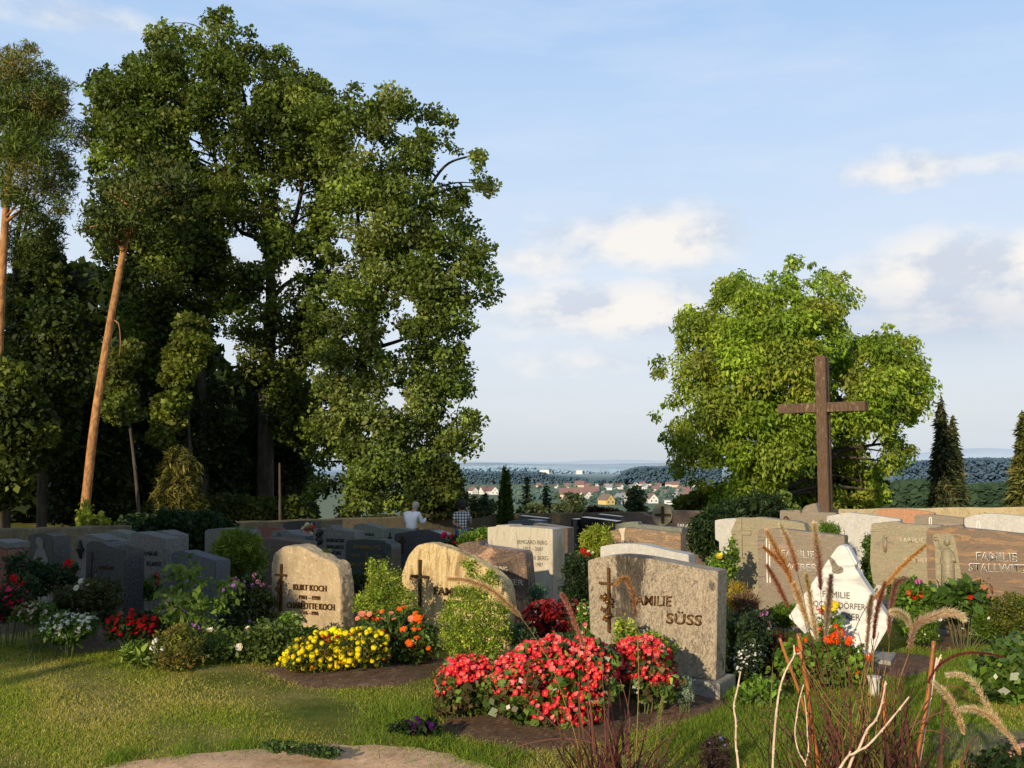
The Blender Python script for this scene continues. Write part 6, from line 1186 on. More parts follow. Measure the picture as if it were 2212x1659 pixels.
tree('scots_pine', 'pine at the left edge with a vivid orange upper trunk', [(-30, 420), (-40, 300), (-30, 180), (0, 110), (30, 100), (62, 95), (100, 130), (125, 150), (148, 200), (145, 240), (170, 250), (185, 300), (150, 330), (165, 370), (175, 420), (130, 470), (90, 430), (60, 460), (20, 440)], 27.0, 1.7, (0.17, 0.026), (260, 110), 0.4, ((0.075, 0.115, 0.02), (0.095, 0.135, 0.022), (0.12, 0.15, 0.026), (0.14, 0.125, 0.03)),
     [(-12, 1130), (-10, 950), (-4, 800), (3, 640), (10, 500), (18, 400), (28, 320), (40, 230)], (0.15, 0.07), limbs=[([(20, 390), (40, 330), (70, 300), (110, 280)], 0.05), ([(12, 470), (50, 430), (100, 410)], 0.04), ([(26, 330), (10, 260), (20, 180)], 0.04)], nbr=30, bark='pinebark', mat='needle', droop=-0.4, group=FOR)
tree('scots_pine', 'slender pale pine stem with a steep side branch, just behind the left edge pine', [(10, 560), (20, 470), (60, 440), (100, 430), (130, 470), (140, 540), (110, 600), (60, 620), (30, 600)], 29.5, 1.3, (0.17, 0.028), (100, 80), 0.36, ((0.07, 0.10, 0.02), (0.09, 0.115, 0.022)),
     [(16, 1120), (22, 900), (28, 700), (34, 560), (44, 470), (56, 400)], (0.10, 0.05), limbs=[([(34, 560), (55, 490), (78, 410), (84, 370)], 0.05)], nbr=14, bark='bark', mat='needle', droop=-0.3, group=FOR)
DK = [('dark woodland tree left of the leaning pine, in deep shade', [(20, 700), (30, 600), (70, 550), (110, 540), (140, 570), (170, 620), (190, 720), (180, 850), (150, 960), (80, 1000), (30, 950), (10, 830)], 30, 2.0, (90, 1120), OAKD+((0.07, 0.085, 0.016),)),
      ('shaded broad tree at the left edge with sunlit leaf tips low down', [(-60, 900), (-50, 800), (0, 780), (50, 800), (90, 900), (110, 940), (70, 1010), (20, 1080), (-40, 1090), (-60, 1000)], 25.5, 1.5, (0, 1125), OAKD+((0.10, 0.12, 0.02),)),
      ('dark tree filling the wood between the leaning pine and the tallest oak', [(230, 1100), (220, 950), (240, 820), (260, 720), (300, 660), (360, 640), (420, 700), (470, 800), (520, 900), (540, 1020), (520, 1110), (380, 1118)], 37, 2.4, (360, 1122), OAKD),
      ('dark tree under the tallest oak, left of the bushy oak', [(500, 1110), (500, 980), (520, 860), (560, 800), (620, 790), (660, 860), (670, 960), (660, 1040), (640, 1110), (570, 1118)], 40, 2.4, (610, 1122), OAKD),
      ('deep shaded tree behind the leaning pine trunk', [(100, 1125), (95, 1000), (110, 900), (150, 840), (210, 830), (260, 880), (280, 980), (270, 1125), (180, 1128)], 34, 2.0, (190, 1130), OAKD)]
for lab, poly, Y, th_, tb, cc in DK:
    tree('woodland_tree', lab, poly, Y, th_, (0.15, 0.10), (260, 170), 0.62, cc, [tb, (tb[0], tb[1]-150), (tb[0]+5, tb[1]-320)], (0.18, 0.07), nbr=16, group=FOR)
tree('maple_sapling', 'light green young tree hanging over the shade between the pines and the oak', [(330, 950), (335, 900), (355, 850), (360, 790), (385, 740), (395, 690), (420, 680), (440, 700), (445, 740), (430, 790), (410, 830), (400, 880), (380, 940), (350, 965)], 30, 1.0, (0.14, 0.09), (110, 150), 0.45, ((0.12, 0.15, 0.02), (0.09, 0.12, 0.018), (0.15, 0.17, 0.03)), [(415, 1120), (412, 1000), (405, 880), (410, 760)], (0.09, 0.03), nbr=18, group=FOR)
tree('maple_sapling', 'small leafy branchwork catching light just right of the leaning pine', [(222, 880), (228, 800), (250, 760), (285, 740), (300, 780), (270, 820), (290, 860), (300, 905), (270, 915), (240, 905)], 26, 0.7, (0.14, 0.09), (60, 120), 0.38, ((0.09, 0.115, 0.02), (0.12, 0.14, 0.025)), [(300, 1122), (290, 1000), (275, 880), (265, 800)], (0.06, 0.02), nbr=12, group=FOR)
tree('young_spruce', 'yellowish young spruce at the wall under the oaks', [(340, 1115), (345, 1060), (345, 1010), (365, 985), (385, 960), (405, 985), (425, 1010), (420, 1050), (440, 1085), (430, 1118), (385, 1120)], 27.5, 0.8, (0.22, 0.03), (170, 70), 0.35, ((0.12, 0.115, 0.02), (0.09, 0.09, 0.018), (0.15, 0.13, 0.025)), [(408, 1122), (409, 1060), (411, 1000), (413, 960)], (0.05, 0.02), nbr=14, mat='needle', droop=0.5, group=FOR)
tree('undergrowth_shrub', 'low green shrubs growing along the wood edge above the ivy', [(300, 1120), (320, 1090), (370, 1075), (430, 1080), (500, 1070), (580, 1085), (640, 1080), (660, 1118), (480, 1122)], 31, 0.9, (0.14, 0.085), (200, 110), 0.4, ((0.055, 0.08, 0.016), (0.08, 0.10, 0.02)), [(480, 1124), (480, 1110), (482, 1098)], (0.06, 0.03), nbr=10, group=FOR, cat='bush')
tree('undergrowth_shrub', 'dark shrub under the right end of the bushy oak behind the man', [(880, 1110), (885, 1040), (910, 990), (950, 985), (985, 1010), (1000, 1060), (1000, 1105), (940, 1112)], 32, 0.9, (0.14, 0.085), (220, 110), 0.4, ((0.05, 0.075, 0.016), (0.09, 0.11, 0.02), (0.035, 0.055, 0.013)), [(945, 1115), (946, 1080), (948, 1040)], (0.07, 0.03), nbr=14, group=FOR, cat='bush')
mb = MB(); p0 = at(605, 1122, 29.5); p1 = at(604, 1000, 29.5); g0 = p0.copy(); g0[2] = gzf(p0[0], p0[1]); mb.tube([g0-g0-np.array([0, 0, 0.2]), (p0-g0), p1-g0], [0.05, 0.045, 0.03], 8)
o = mb.build('dead_tree', M['bark']); o.location = g0; tag(o, 'thin bare grey trunk standing in the gap of the wood above the wall', 'dead tree')
mb = MB(); p0 = at(417, 1115, 29.0); p1 = at(416, 985, 29.0); g0 = p0.copy(); g0[2] = gzf(p0[0], p0[1]); mb.tube([np.array([0, 0, -0.2]), p0-g0, p1-g0], [0.045, 0.04, 0.02], 8)
o = mb.build('dead_tree', M['pinebark']); o.location = g0; tag(o, 'thin reddish bare trunk right of the yellowish young spruce', 'dead tree')

# the dim wood behind the front row: far too many stems and leaves to count
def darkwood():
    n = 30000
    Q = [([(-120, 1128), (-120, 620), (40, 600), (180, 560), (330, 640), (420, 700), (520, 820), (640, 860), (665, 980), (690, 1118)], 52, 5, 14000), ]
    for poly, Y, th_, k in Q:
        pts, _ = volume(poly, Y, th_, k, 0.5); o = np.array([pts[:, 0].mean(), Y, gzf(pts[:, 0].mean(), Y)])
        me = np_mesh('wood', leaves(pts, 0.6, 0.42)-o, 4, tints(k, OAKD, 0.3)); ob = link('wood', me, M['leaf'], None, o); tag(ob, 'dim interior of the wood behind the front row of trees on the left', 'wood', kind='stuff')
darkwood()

# ------------------------------------------------------------------ right: walnut tree and conifers
def j(pts): return [(1364.3+x*0.3837, 515.4+y*0.3837) for x, y in pts]
WAL = ((0.215, 0.315, 0.03), (0.26, 0.355, 0.038), (0.175, 0.27, 0.026), (0.29, 0.37, 0.05), (0.29, 0.33, 0.045))
tree('walnut_tree', 'large rounded yellow green walnut tree behind the timber cross',
     j([(430, 1510), (420, 1430), (250, 1340), (262, 1365), (236, 1300), (240, 1180), (150, 1075), (122, 990), (180, 890), (262, 860), (260, 800), (215, 780), (190, 800), (118, 800), (112, 730), (145, 655), (205, 640), (265, 600), (245, 540), (258, 465), (300, 405), (395, 395), (455, 345), (500, 265), (520, 210), (620, 180), (700, 178), (760, 190), (830, 215), (880, 165), (890, 100), (930, 82), (960, 75), (1000, 90), (1016, 160), (1090, 190), (1160, 192), (1215, 205), (1265, 290), (1245, 380), (1285, 450), (1288, 540), (1310, 570), (1350, 550), (1410, 505), (1450, 495), (1478, 520), (1490, 570), (1560, 575), (1625, 615), (1640, 700), (1690, 770), (1715, 880), (1660, 930), (1670, 1005), (1600, 1060), (1560, 1105), (1500, 1150), (1578, 1195), (1560, 1265), (1500, 1300), (1470, 1345), (1420, 1380), (1400, 1510)]), 29.0, 2.8, (0.13, 0.058), (560, 215), 0.5, WAL,
     j([(740, 1580), (740, 1480), (760, 1380), (775, 1250), (800, 1100), (850, 900)]), (0.32, 0.14), limbs=[(j([(760, 1380), (640, 1220), (500, 1130), (380, 1050)]), 0.12), (j([(775, 1250), (680, 1000), (620, 760), (640, 500)]), 0.13), (j([(800, 1100), (930, 800), (1010, 560), (1040, 350)]), 0.13), (j([(790, 1180), (1000, 1050), (1200, 920), (1400, 820), (1560, 740)]), 0.13), (j([(775, 1300), (1000, 1250), (1250, 1180), (1450, 1150)]), 0.11), (j([(850, 900), (820, 650), (740, 400)]), 0.10)], nbr=70, droop=0.75, front=0.62, cvar=0.22, recess=[j([(1060, 640), (1200, 600), (1290, 570), (1330, 700), (1290, 950), (1400, 1100), (1450, 1380), (1400, 1510), (860, 1510), (850, 1300), (1000, 1250), (1110, 1000)])],
     holes=[j([(860, 380), (885, 330), (905, 360), (900, 440), (870, 430)]), j([(860, 820), (900, 810), (920, 850), (880, 870)]), j([(1150, 850), (1190, 840), (1220, 890), (1170, 910)]), j([(540, 800), (570, 790), (590, 830), (560, 850)]), j([(1330, 1080), (1370, 1060), (1380, 1180), (1340, 1160)]), j([(860, 1230), (900, 1210), (920, 1250), (880, 1275)]), j([(1040, 530), (1070, 520), (1085, 570), (1050, 580)]), j([(1300, 690), (1330, 670), (1345, 730), (1315, 760)]), j([(650, 1270), (690, 1260), (690, 1300), (660, 1310)]), j([(1300, 1000), (1330, 990), (1320, 1060), (1290, 1050)])])
tree('undergrowth_shrub', 'dark bushes in shade under the walnut crown, right of the timber cross', j([(830, 1515), (850, 1300), (950, 1220), (1150, 1230), (1300, 1300), (1420, 1380), (1430, 1515)]), 31.5, 1.0, (0.22, 0.12), (230, 60), 0.5, ((0.04, 0.06, 0.015), (0.055, 0.08, 0.018)), j([(1100, 1530), (1100, 1450), (1110, 1380)]), (0.08, 0.04), nbr=10, cat='bush')
tree('undergrowth_shrub', 'lighter green low bush left of the yew at the walnut foot', j([(250, 1520), (300, 1480), (420, 1430), (540, 1400), (640, 1440), (650, 1515)]), 30.0, 0.8, (0.2, 0.11), (120, 60), 0.4, ((0.12, 0.16, 0.02), (0.16, 0.19, 0.03)), j([(450, 1530), (450, 1490), (455, 1460)]), (0.06, 0.03), nbr=8, cat='bush')
tree('sapling', 'pale leaved sapling between the yew and the timber cross', j([(842, 1525), (838, 1460), (850, 1420), (868, 1440), (870, 1500), (930, 1500), (935, 1530)]), 23.0, 0.3, (0.10, 0.06), (50, 26), 0.2, ((0.14, 0.19, 0.04), (0.11, 0.16, 0.03)), j([(858, 1560), (857, 1500), (856, 1450)]), (0.025, 0.01), nbr=8)
def conifer(name, label, apex, base_y, halfw, Y, cols, n=5200, L=0.3, W=0.035, skew=0.0, tiers=15, group=None, power=0.85, dropn=0.35, cat='tree'):
    top = at(apex[0], apex[1], Y); b = top.copy(); b[2] = min(gzf(b[0], b[1]), at(apex[0], base_y, Y)[2]); hw = halfw*Y/FD; H = top[2]-b[2]
    g = top.copy(); g[2] = gzf(g[0], g[1]); root = empty(name, g, 0, label, cat, group); off = b-g
    t = 1-np.sqrt(rng.random(n)); t = np.clip(t, 0, 1); ti = np.floor(t*tiers); fr_ = t*tiers-ti
    a = rng.random(n)*2*np.pi; nb = 9; ab = np.round((a+ti*0.7)*nb/(2*np.pi))*2*np.pi/nb-ti*0.7; a = ab+rng.normal(0, 0.16, n)
    lump = 0.75+0.25*np.sin(ab*3.1+ti*1.9)+rng.normal(0, 0.05, n)
    Rm = hw*((1-t)**power)*lump*(1.05-0.3*fr_)+0.03; r = Rm*np.sqrt(rng.random(n))
    z = t*H-r*dropn*0.6+rng.normal(0, 0.04, n)
    c = np.stack([np.cos(a)*r, np.sin(a)*r, z], 1)+off; fan = np.stack([np.cos(a), np.sin(a), np.full(n, -dropn)], 1)*1.6
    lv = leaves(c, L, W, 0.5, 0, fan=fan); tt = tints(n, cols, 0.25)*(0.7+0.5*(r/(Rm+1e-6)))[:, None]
    link('crown', np_mesh('crown', lv, 4, np.clip(tt, 0, 1)), M['needle'], root)
    mb = MB(); mb.tube([np.array([0, 0, -0.2]), off+np.array([0, 0, H*0.5]), off+np.array([0, 0, H*0.99])], [max(0.03, hw*0.09), max(0.02, hw*0.05), 0.01], 8)
    for k in range(18):
        tz = rng.uniform(0.05, 0.85); an = rng.uniform(0, 6.28); rr_ = hw*(1-tz)**power*0.8; mb.tube([off+np.array([0, 0, tz*H]), off+np.array([math.cos(an)*rr_, math.sin(an)*rr_, tz*H-rr_*dropn*0.6])], [max(0.012, hw*0.02), 0.006], 5)
    mb.build('trunk', M['bark'], root)
    return root
SPR = ((0.05, 0.07, 0.028), (0.07, 0.085, 0.03), (0.04, 0.055, 0.025)); SPY = ((0.13, 0.14, 0.035), (0.09, 0.11, 0.03), (0.17, 0.16, 0.045))
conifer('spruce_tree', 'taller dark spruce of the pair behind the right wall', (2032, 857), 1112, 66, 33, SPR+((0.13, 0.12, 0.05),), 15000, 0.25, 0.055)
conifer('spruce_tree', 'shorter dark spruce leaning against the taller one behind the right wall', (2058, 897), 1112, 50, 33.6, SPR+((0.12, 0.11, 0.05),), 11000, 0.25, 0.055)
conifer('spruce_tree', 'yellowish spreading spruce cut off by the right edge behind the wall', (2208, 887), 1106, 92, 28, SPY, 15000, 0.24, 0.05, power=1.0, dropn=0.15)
conifer('thuja_tree', 'slim pointed columnar thuja standing inside the wall before the valley view', (1092, 1011), 1140, 24, 27.5, ((0.045, 0.075, 0.012), (0.06, 0.095, 0.016), (0.035, 0.06, 0.012)), 9000, 0.16, 0.05, tiers=1, power=0.6, dropn=-0.9)
for k, (ax_, ay_, by_, hw_, Y_) in enumerate([(1138, 1022, 1112, 24, 36), (1048, 1062, 1112, 22, 34), (1180, 1040, 1112, 22, 38)]):
    conifer('young_fir', ['sparse young fir with a wavy top right of the thuja, beyond the wall', 'short sparse young fir between the woman and the thuja', 'dim young fir standing second right of the thuja beyond the wall'][k], (ax_, ay_), by_, hw_, Y_, ((0.06, 0.095, 0.06), (0.08, 0.115, 0.07)), 700, 0.30, 0.09, tiers=7, power=0.9, dropn=0.0, group='young firs beyond the wall')  # needle greens lightened to stand in for haze
MIDG = ((0.085, 0.12, 0.05), (0.11, 0.145, 0.055), (0.065, 0.10, 0.05), (0.15, 0.14, 0.05))  # bush greens brightened with a painted haze tint
for lab, poly, Y in [('dim leafy bush beyond the wall, right of the young firs', [(1200, 1112), (1195, 1085), (1205, 1070), (1220, 1064), (1240, 1072), (1260, 1070), (1270, 1085), (1262, 1112)], 37), ('low leafy bushes along the outer wall right of the thuja', [(1115, 1112), (1115, 1098), (1150, 1090), (1200, 1096), (1270, 1098), (1275, 1112)], 35.5), ('rounded young tree before the village, left of the round cross disc', [(1352, 1108), (1350, 1080), (1358, 1062), (1375, 1056), (1392, 1062), (1400, 1080), (1396, 1108), (1375, 1112)], 31), ('dim bush beyond the wall left of the thuja', [(1005, 1112), (1008, 1085), (1025, 1070), (1060, 1078), (1075, 1095), (1070, 1112)], 35)]:
    tree('wayside_bush', lab, poly, Y, 0.5, (0.13, 0.07), (42, 26), 0.26, MIDG, [((poly[0][0]+poly[-1][0])/2, poly[0][1]+4), ((poly[0][0]+poly[-1][0])/2, poly[0][1]-12), ((poly[0][0]+poly[-1][0])/2, poly[0][1]-24)], (0.05, 0.03), nbr=14, cat='bush')
tree('brown_hedge', 'leafless brown hedge top showing above the wall behind the black stones', [(1268, 1110), (1275, 1096), (1310, 1100), (1345, 1108), (1345, 1114), (1270, 1114)], 31, 0.4, (0.12, 0.05), (80, 30), 0.2, ((0.07, 0.035, 0.022), (0.05, 0.03, 0.02)), [(1300, 1116), (1300, 1110), (1301, 1104)], (0.03, 0.02), nbr=6, cat='hedge')

# ------------------------------------------------------------------ tall trees left of the view whose shade lies over the left graves
def shade_tree(x, y, h, r, label, z0=1.0):
    b = np.array([x, y, gzf(x, y)]); root = empty('lime_tree', b, 0, label, 'tree', 'tall trees standing left of the view')
    n = 420; c = unit(rng.normal(size=(n, 3)))*(rng.random((n, 1))**0.4)*np.array([r, r, (h-z0)/2]); c[:, 2] += z0+(h-z0)/2
    idx = np.repeat(np.arange(n), 60); p = c[idx]+unit(rng.normal(size=(len(idx), 3)))*(rng.random((len(idx), 1))**0.5)*0.7
    link('crown', np_mesh('crown', leaves(p, 0.3, 0.2), 4, tints(len(idx), OAK)), M['leaf'], root)
    mb = MB(); mb.tube([np.array([0, 0, -0.2]), np.array([0, 0, h*0.4]), np.array([0.1, 0.1, h*0.9])], [0.3, 0.2, 0.05], 10); mb.build('trunk', M['bark'], root, smooth=True)
for x, y, h, r in SHADE: shade_tree(x, y, h, r, 'tall leafy tree standing outside the left edge, shading the left graves')
# ------------------------------------------------------------------ valley: woods, village, hills
def i4(pts): return [(939.9+x*0.2741, 970.2+y*0.2741) for x, y in pts]
def farwood(name, label, poly, Y, depth, n, size, cols, front=0.6):
    q = sample_poly(poly, n); Yv = Y+depth*rng.random(n); p = at(q[:, 0], q[:, 1], Yv); o = np.array([p[:, 0].mean(), Y, p[:, 2].min()])
    lv = canopy(p, size, size*0.75)
    me = np_mesh(name, lv-o, 4, tints(n, cols, 0.08)); ob = link(name, me, M['far'], None, o); tag(ob, label, 'wood', kind='stuff')
FB1 = ((0.062, 0.105, 0.145), (0.07, 0.113, 0.152), (0.056, 0.098, 0.136)); FB2 = ((0.062, 0.105, 0.15), (0.07, 0.113, 0.16)); FB3 = ((0.22, 0.32, 0.41), (0.24, 0.34, 0.43))  # blue of the intervening haze is put into these leaf colours
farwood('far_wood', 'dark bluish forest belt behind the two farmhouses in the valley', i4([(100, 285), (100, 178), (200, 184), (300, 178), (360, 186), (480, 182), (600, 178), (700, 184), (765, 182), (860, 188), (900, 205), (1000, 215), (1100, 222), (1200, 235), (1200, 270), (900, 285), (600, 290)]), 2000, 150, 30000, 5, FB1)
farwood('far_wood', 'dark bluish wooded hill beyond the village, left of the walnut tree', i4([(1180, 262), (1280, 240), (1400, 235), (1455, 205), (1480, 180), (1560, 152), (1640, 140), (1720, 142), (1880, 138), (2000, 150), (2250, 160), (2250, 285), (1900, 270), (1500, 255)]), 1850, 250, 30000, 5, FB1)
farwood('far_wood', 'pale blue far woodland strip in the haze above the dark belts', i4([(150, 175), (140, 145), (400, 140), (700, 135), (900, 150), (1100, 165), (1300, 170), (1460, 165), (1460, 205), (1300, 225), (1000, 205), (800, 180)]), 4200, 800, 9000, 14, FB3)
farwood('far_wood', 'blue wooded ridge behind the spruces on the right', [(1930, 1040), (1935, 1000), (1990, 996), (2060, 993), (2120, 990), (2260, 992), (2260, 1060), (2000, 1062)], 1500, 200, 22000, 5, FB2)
farwood('near_wood', 'hazy green woodland slope below the wall on the right', [(1900, 1112), (1905, 1060), (1935, 1045), (1990, 1040), (2060, 1052), (2130, 1050), (2260, 1040), (2260, 1112)], 120, 25, 24000, 0.9, ((0.032, 0.058, 0.032), (0.042, 0.07, 0.04), (0.025, 0.046, 0.028)))
for k, (py, hgt, Y, c) in enumerate([(997.5, 1, 9000, None), (994.5, 1, 14000, None)]):
    pass
def ridge(label_y, Y, x0, x1, mat, seed, amp):
    """a long low hill: front slope and crest as one sheet"""
    mb = MB(); n = 90; vs = []
    for i in range(n):
        px = x0+(x1-x0)*i/(n-1); t = i/(n-1)
        py = label_y(px)-amp*(math.sin(px*0.013+seed)+0.5*math.sin(px*0.041+seed*2)+0.25*math.sin(px*0.11+seed))
        p = at(px, py, Y); f = p.copy(); f[1] = Y*0.93; f[0] *= 0.93; f[2] = -39.0; bk = p.copy(); bk[1] = Y*1.1; bk[0] *= 1.1; bk[2] = -39
        vs += [f, p, bk]
    fs = [(i*3+k, (i+1)*3+k, (i+1)*3+k+1, i*3+k+1) for i in range(n-1) for k in range(2)]
    mb.add(vs, fs); o = mb.build('hills', mat, None, smooth=True); tag(o, kind='structure')
hz3 = plainmat('haze tinted far mountains', (0.60, 0.70, 0.80), 1.0, 0, 0.05, 0.0006, 0.0); hz1 = plainmat('haze tinted blue hills', (0.44, 0.53, 0.60), 1.0, 0, 0.14, 0.0012, 0.0); hz2 = plainmat('pale haze tinted hills', (0.62, 0.71, 0.79), 1.0, 0, 0.05, 0.0008, 0.0)  # blue haze is painted into each ridge colour, no air volume
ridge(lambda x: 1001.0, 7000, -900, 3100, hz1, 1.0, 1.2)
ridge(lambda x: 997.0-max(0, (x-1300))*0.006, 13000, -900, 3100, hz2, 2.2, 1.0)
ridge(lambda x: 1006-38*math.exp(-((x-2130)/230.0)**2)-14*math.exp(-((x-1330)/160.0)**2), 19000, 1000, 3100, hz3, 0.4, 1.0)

# houses
def house_proto(w, d, h, rh, wall_m, roof_m, fancy=True):
    root = empty('village_house', (0, 0, 0))
    MB().add([(-w,-d,-1),(w,-d,-1),(w,d,-1),(-w,d,-1),(-w,-d,h),(w,-d,h),(w,d,h),(-w,d,h),(0,-d,h+rh),(0,d,h+rh)], [(0,1,5,8,4),(2,3,7,9,6),(1,2,6,5),(3,0,4,7),(4,8,9,7),(5,6,9,8)]).build('wall', wall_m, root); wl = root.children[0]
    e = 0.5; k = rh/w; t = 0.35
    MB().add([(-w-e,-d-e,h-e*k+0.05),(0,-d-e,h+rh+0.05),(0,d+e,h+rh+0.05),(-w-e,d+e,h-e*k+0.05),(-w-e,-d-e,h-e*k+t),(0,-d-e,h+rh+t),(0,d+e,h+rh+t),(-w-e,d+e,h-e*k+t)], [(0,1,2,3),(7,6,5,4),(0,4,5,1),(3,2,6,7),(0,3,7,4)]).add([(w+e,-d-e,h-e*k+0.05),(0,-d-e,h+rh+0.05),(0,d+e,h+rh+0.05),(w+e,d+e,h-e*k+0.05),(w+e,-d-e,h-e*k+t),(0,-d-e,h+rh+t),(0,d+e,h+rh+t),(w+e,d+e,h-e*k+t)], [(3,2,1,0),(4,5,6,7),(1,5,4,0),(7,6,2,3),(4,7,3,0)]).build('roof', roof_m, root); rf = root.children[1]
    MB().box(w*0.25, w*0.25+0.8, -0.4, 0.4, h+rh*0.6, h+rh+1.0).build('chimney', roof_m, rf)
    for u in (-0.5, 0.5):
        MB().box(w*u-0.7, w*u+0.7, -d-0.06, -d+0.02, h*0.35, h*0.35+1.5).build('window', M['windowdark'], wl)
    MB().box(-0.6, 0.6, -d-0.06, -d+0.02, h+0.2, h+1.5).build('window', M['windowdark'], wl)
    for v_ in (-0.5, 0.5): MB().box(w-0.02, w+0.06, d*v_-0.8, d*v_+0.8, h*0.35, h*0.35+1.5).build('window', M['windowdark'], wl)
    return root
def low_building(w, d, h):
    root = empty('village_house', (0, 0, 0)); MB().box(-w, w, -d, d, -1, h).build('wall', M['wallwhite'], root); MB().box(-w-0.3, w+0.3, -d-0.3, d+0.3, h+0.01, h+0.5).build('roof', M['roofgrey'], root)
    MB().box(-w*0.8, w*0.8, -d-0.08, -d+0.02, h*0.4, h*0.7).build('window', M['windowdark'], root); return root
protos = {}; KIND = {'wr': ('wallwhite', 'roofred', 'white gabled house with a red tiled roof'), 'wb': ('wallwhite', 'roofbrown', 'white gabled house with a brown roof'), 'wg': ('wallwhite', 'roofgrey', 'white gabled house with a grey roof'), 'cr': ('wallcream', 'roofred', 'cream gabled house with a red tiled roof'), 'cb': ('wallcream', 'roofbrown', 'cream gabled house with a brown roof'), 'y': ('wallyellow', 'roofbrown', 'yellow gabled house with a brown roof')}
HS = [('wr', 300, 352, 0.5, 1.0), ('wr', 395, 355, -1.0, 1.1), ('wr', 462, 358, 0.25, 1.15), ('cr', 822, 300, 0.9, 0.8), ('wb', 965, 308, 0.3, 0.8), ('wr', 1045, 312, 1.2, 1.0), ('cr', 1140, 306, 1.45, 1.3), ('wb', 1210, 308, 1.3, 0.9), ('wg', 1268, 300, 0.4, 0.7), ('wb', 1350, 300, 0.5, 0.8), ('wg', 1368, 322, 1.3, 1.0), ('wr', 1425, 312, -1.1, 0.9), ('wr', 1460, 316, 0.4, 0.9), ('wr', 1512, 274, 1.0, 0.9), ('wg', 1580, 300, 0.3, 0.9), ('wr', 1635, 292, 1.1, 0.9), ('wg', 1655, 315, 0.4, 1.0), ('wr', 1698, 288, 0.6, 0.8), ('cr', 1760, 305, 1.3, 0.9), ('wr', 1840, 294, 1.3, 0.9), ('cr', 1895, 300, 1.4, 1.1), ('wr', 2055, 300, 0.7, 0.9), ('wr', 2105, 302, 0.9, 1.1),
      ('cr', 1235, 385, 1.2, 1.5), ('wb', 1195, 392, 0.35, 1.0), ('wb', 1150, 370, 1.4, 1.2), ('cr', 1040, 392, 1.5, 1.4), ('wr', 1080, 395, 1.45, 1.2), ('y', 1350, 436, 0.55, 1.15), ('wg', 1465, 432, 0.5, 1.15), ('wb', 1500, 410, 0.45, 1.1), ('wg', 1300, 385, 1.3, 0.9), ('wb', 1702, 425, 0.3, 1.1), ('cb', 1815, 370, 0.5, 0.9), ('wg', 1885, 372, 1.2, 0.8), ('cr', 1985, 358, 1.2, 1.1), ('cb', 1990, 385, 0.7, 0.9), ('wg', 2085, 392, 1.2, 1.0), ('wb', 1960, 395, 1.3, 0.9), ('wr', 1740, 335, 1.2, 0.9), ('wg', 1545, 310, 1.4, 0.7), ('wr', 1600, 325, 1.3, 0.8), ('cb', 1930, 330, 0.5, 0.8)]
for kd, ix, iy, rot_, sc in HS:
    px, py = 939.9+ix*0.2741, 970.2+iy*0.2741; g = ground(px, py); first = kd not in protos
    if first: w_, r_, l_ = KIND[kd]; protos[kd] = house_proto(4.6, 6.0, 4.2, 4.6, M[w_], M[r_])
    o = protos[kd] if first else copy_tree(protos[kd])
    o.location = g; o.rotation_euler = (0, 0, rot_); o.scale = (sc, sc, sc)
    tag(o, KIND[kd][2]+' in the valley village', 'house', 'houses of the valley village')
tag(protos['y'], 'only yellow gabled house of the valley village', 'house')
for k, (ix, iy, lab) in enumerate([(1885, 440, 'long low white flat roofed building at the village edge, left of the other one'), (1990, 425, 'long low white flat roofed building at the village edge, nearest the walnut tree')]):
    g = ground(939.9+ix*0.2741, 970.2+iy*0.2741); o = low_building(9, 5, 4.5); o.location = g; o.rotation_euler = (0, 0, -0.25); tag(o, lab, 'building', 'flat roofed buildings at the village edge')
for ix, lab in ((330, 'left of the two pale tower blocks above the far forest'), (466, 'right of the two pale tower blocks above the far forest')):
    p = at(939.9+ix*0.2741, 970.2+188*0.2741, 4600); w = (20 if ix < 400 else 16)*0.2741*4600/FD*1.1; h = 33*0.2741*4600/FD
    r = empty('tower_block', (p[0], p[1], -38), 0.4, lab, 'tower block', 'tower blocks far off'); z = p[2]+38
    MB().box(-w, w, -w*0.8, w*0.8, 0, z+h).build('wall', M['wallwhite'], r); MB().box(-w*0.4, w*0.4, -w*0.3, w*0.3, z+h+0.02, z+h+4).build('roof_box', M['wallcream'], r)
    for kk in range(5): MB().box(-w*0.9, w*0.9, -w*0.8-0.5, -w*0.8+0.2, z+h*(0.12+0.18*kk), z+h*(0.12+0.18*kk)+2.2).build('window', M['windowdark'], r)
for ix, iy, w, h, lab in ((860, 172, 34, 9, 'pale low factory hall far off in the haze above the forest belt'), (1135, 174, 22, 8, 'small white building far off in the haze, right of the factory hall')):
    p = at(939.9+ix*0.2741, 970.2+iy*0.2741, 4000); k = 0.2741*4000/FD; r = empty('far_building', (p[0], p[1], -38), 0.2, lab, 'building'); z = p[2]+38
    MB().box(-w*k, w*k, -w*k*0.6, w*k*0.6, 0, z+h*k).build('wall', M['wallwhite'], r); MB().box(-w*k*1.02, w*k*1.02, -w*k*0.62, w*k*0.62, z+h*k+0.02, z+h*k+1.5).build('roof', M['roofgrey'], r)
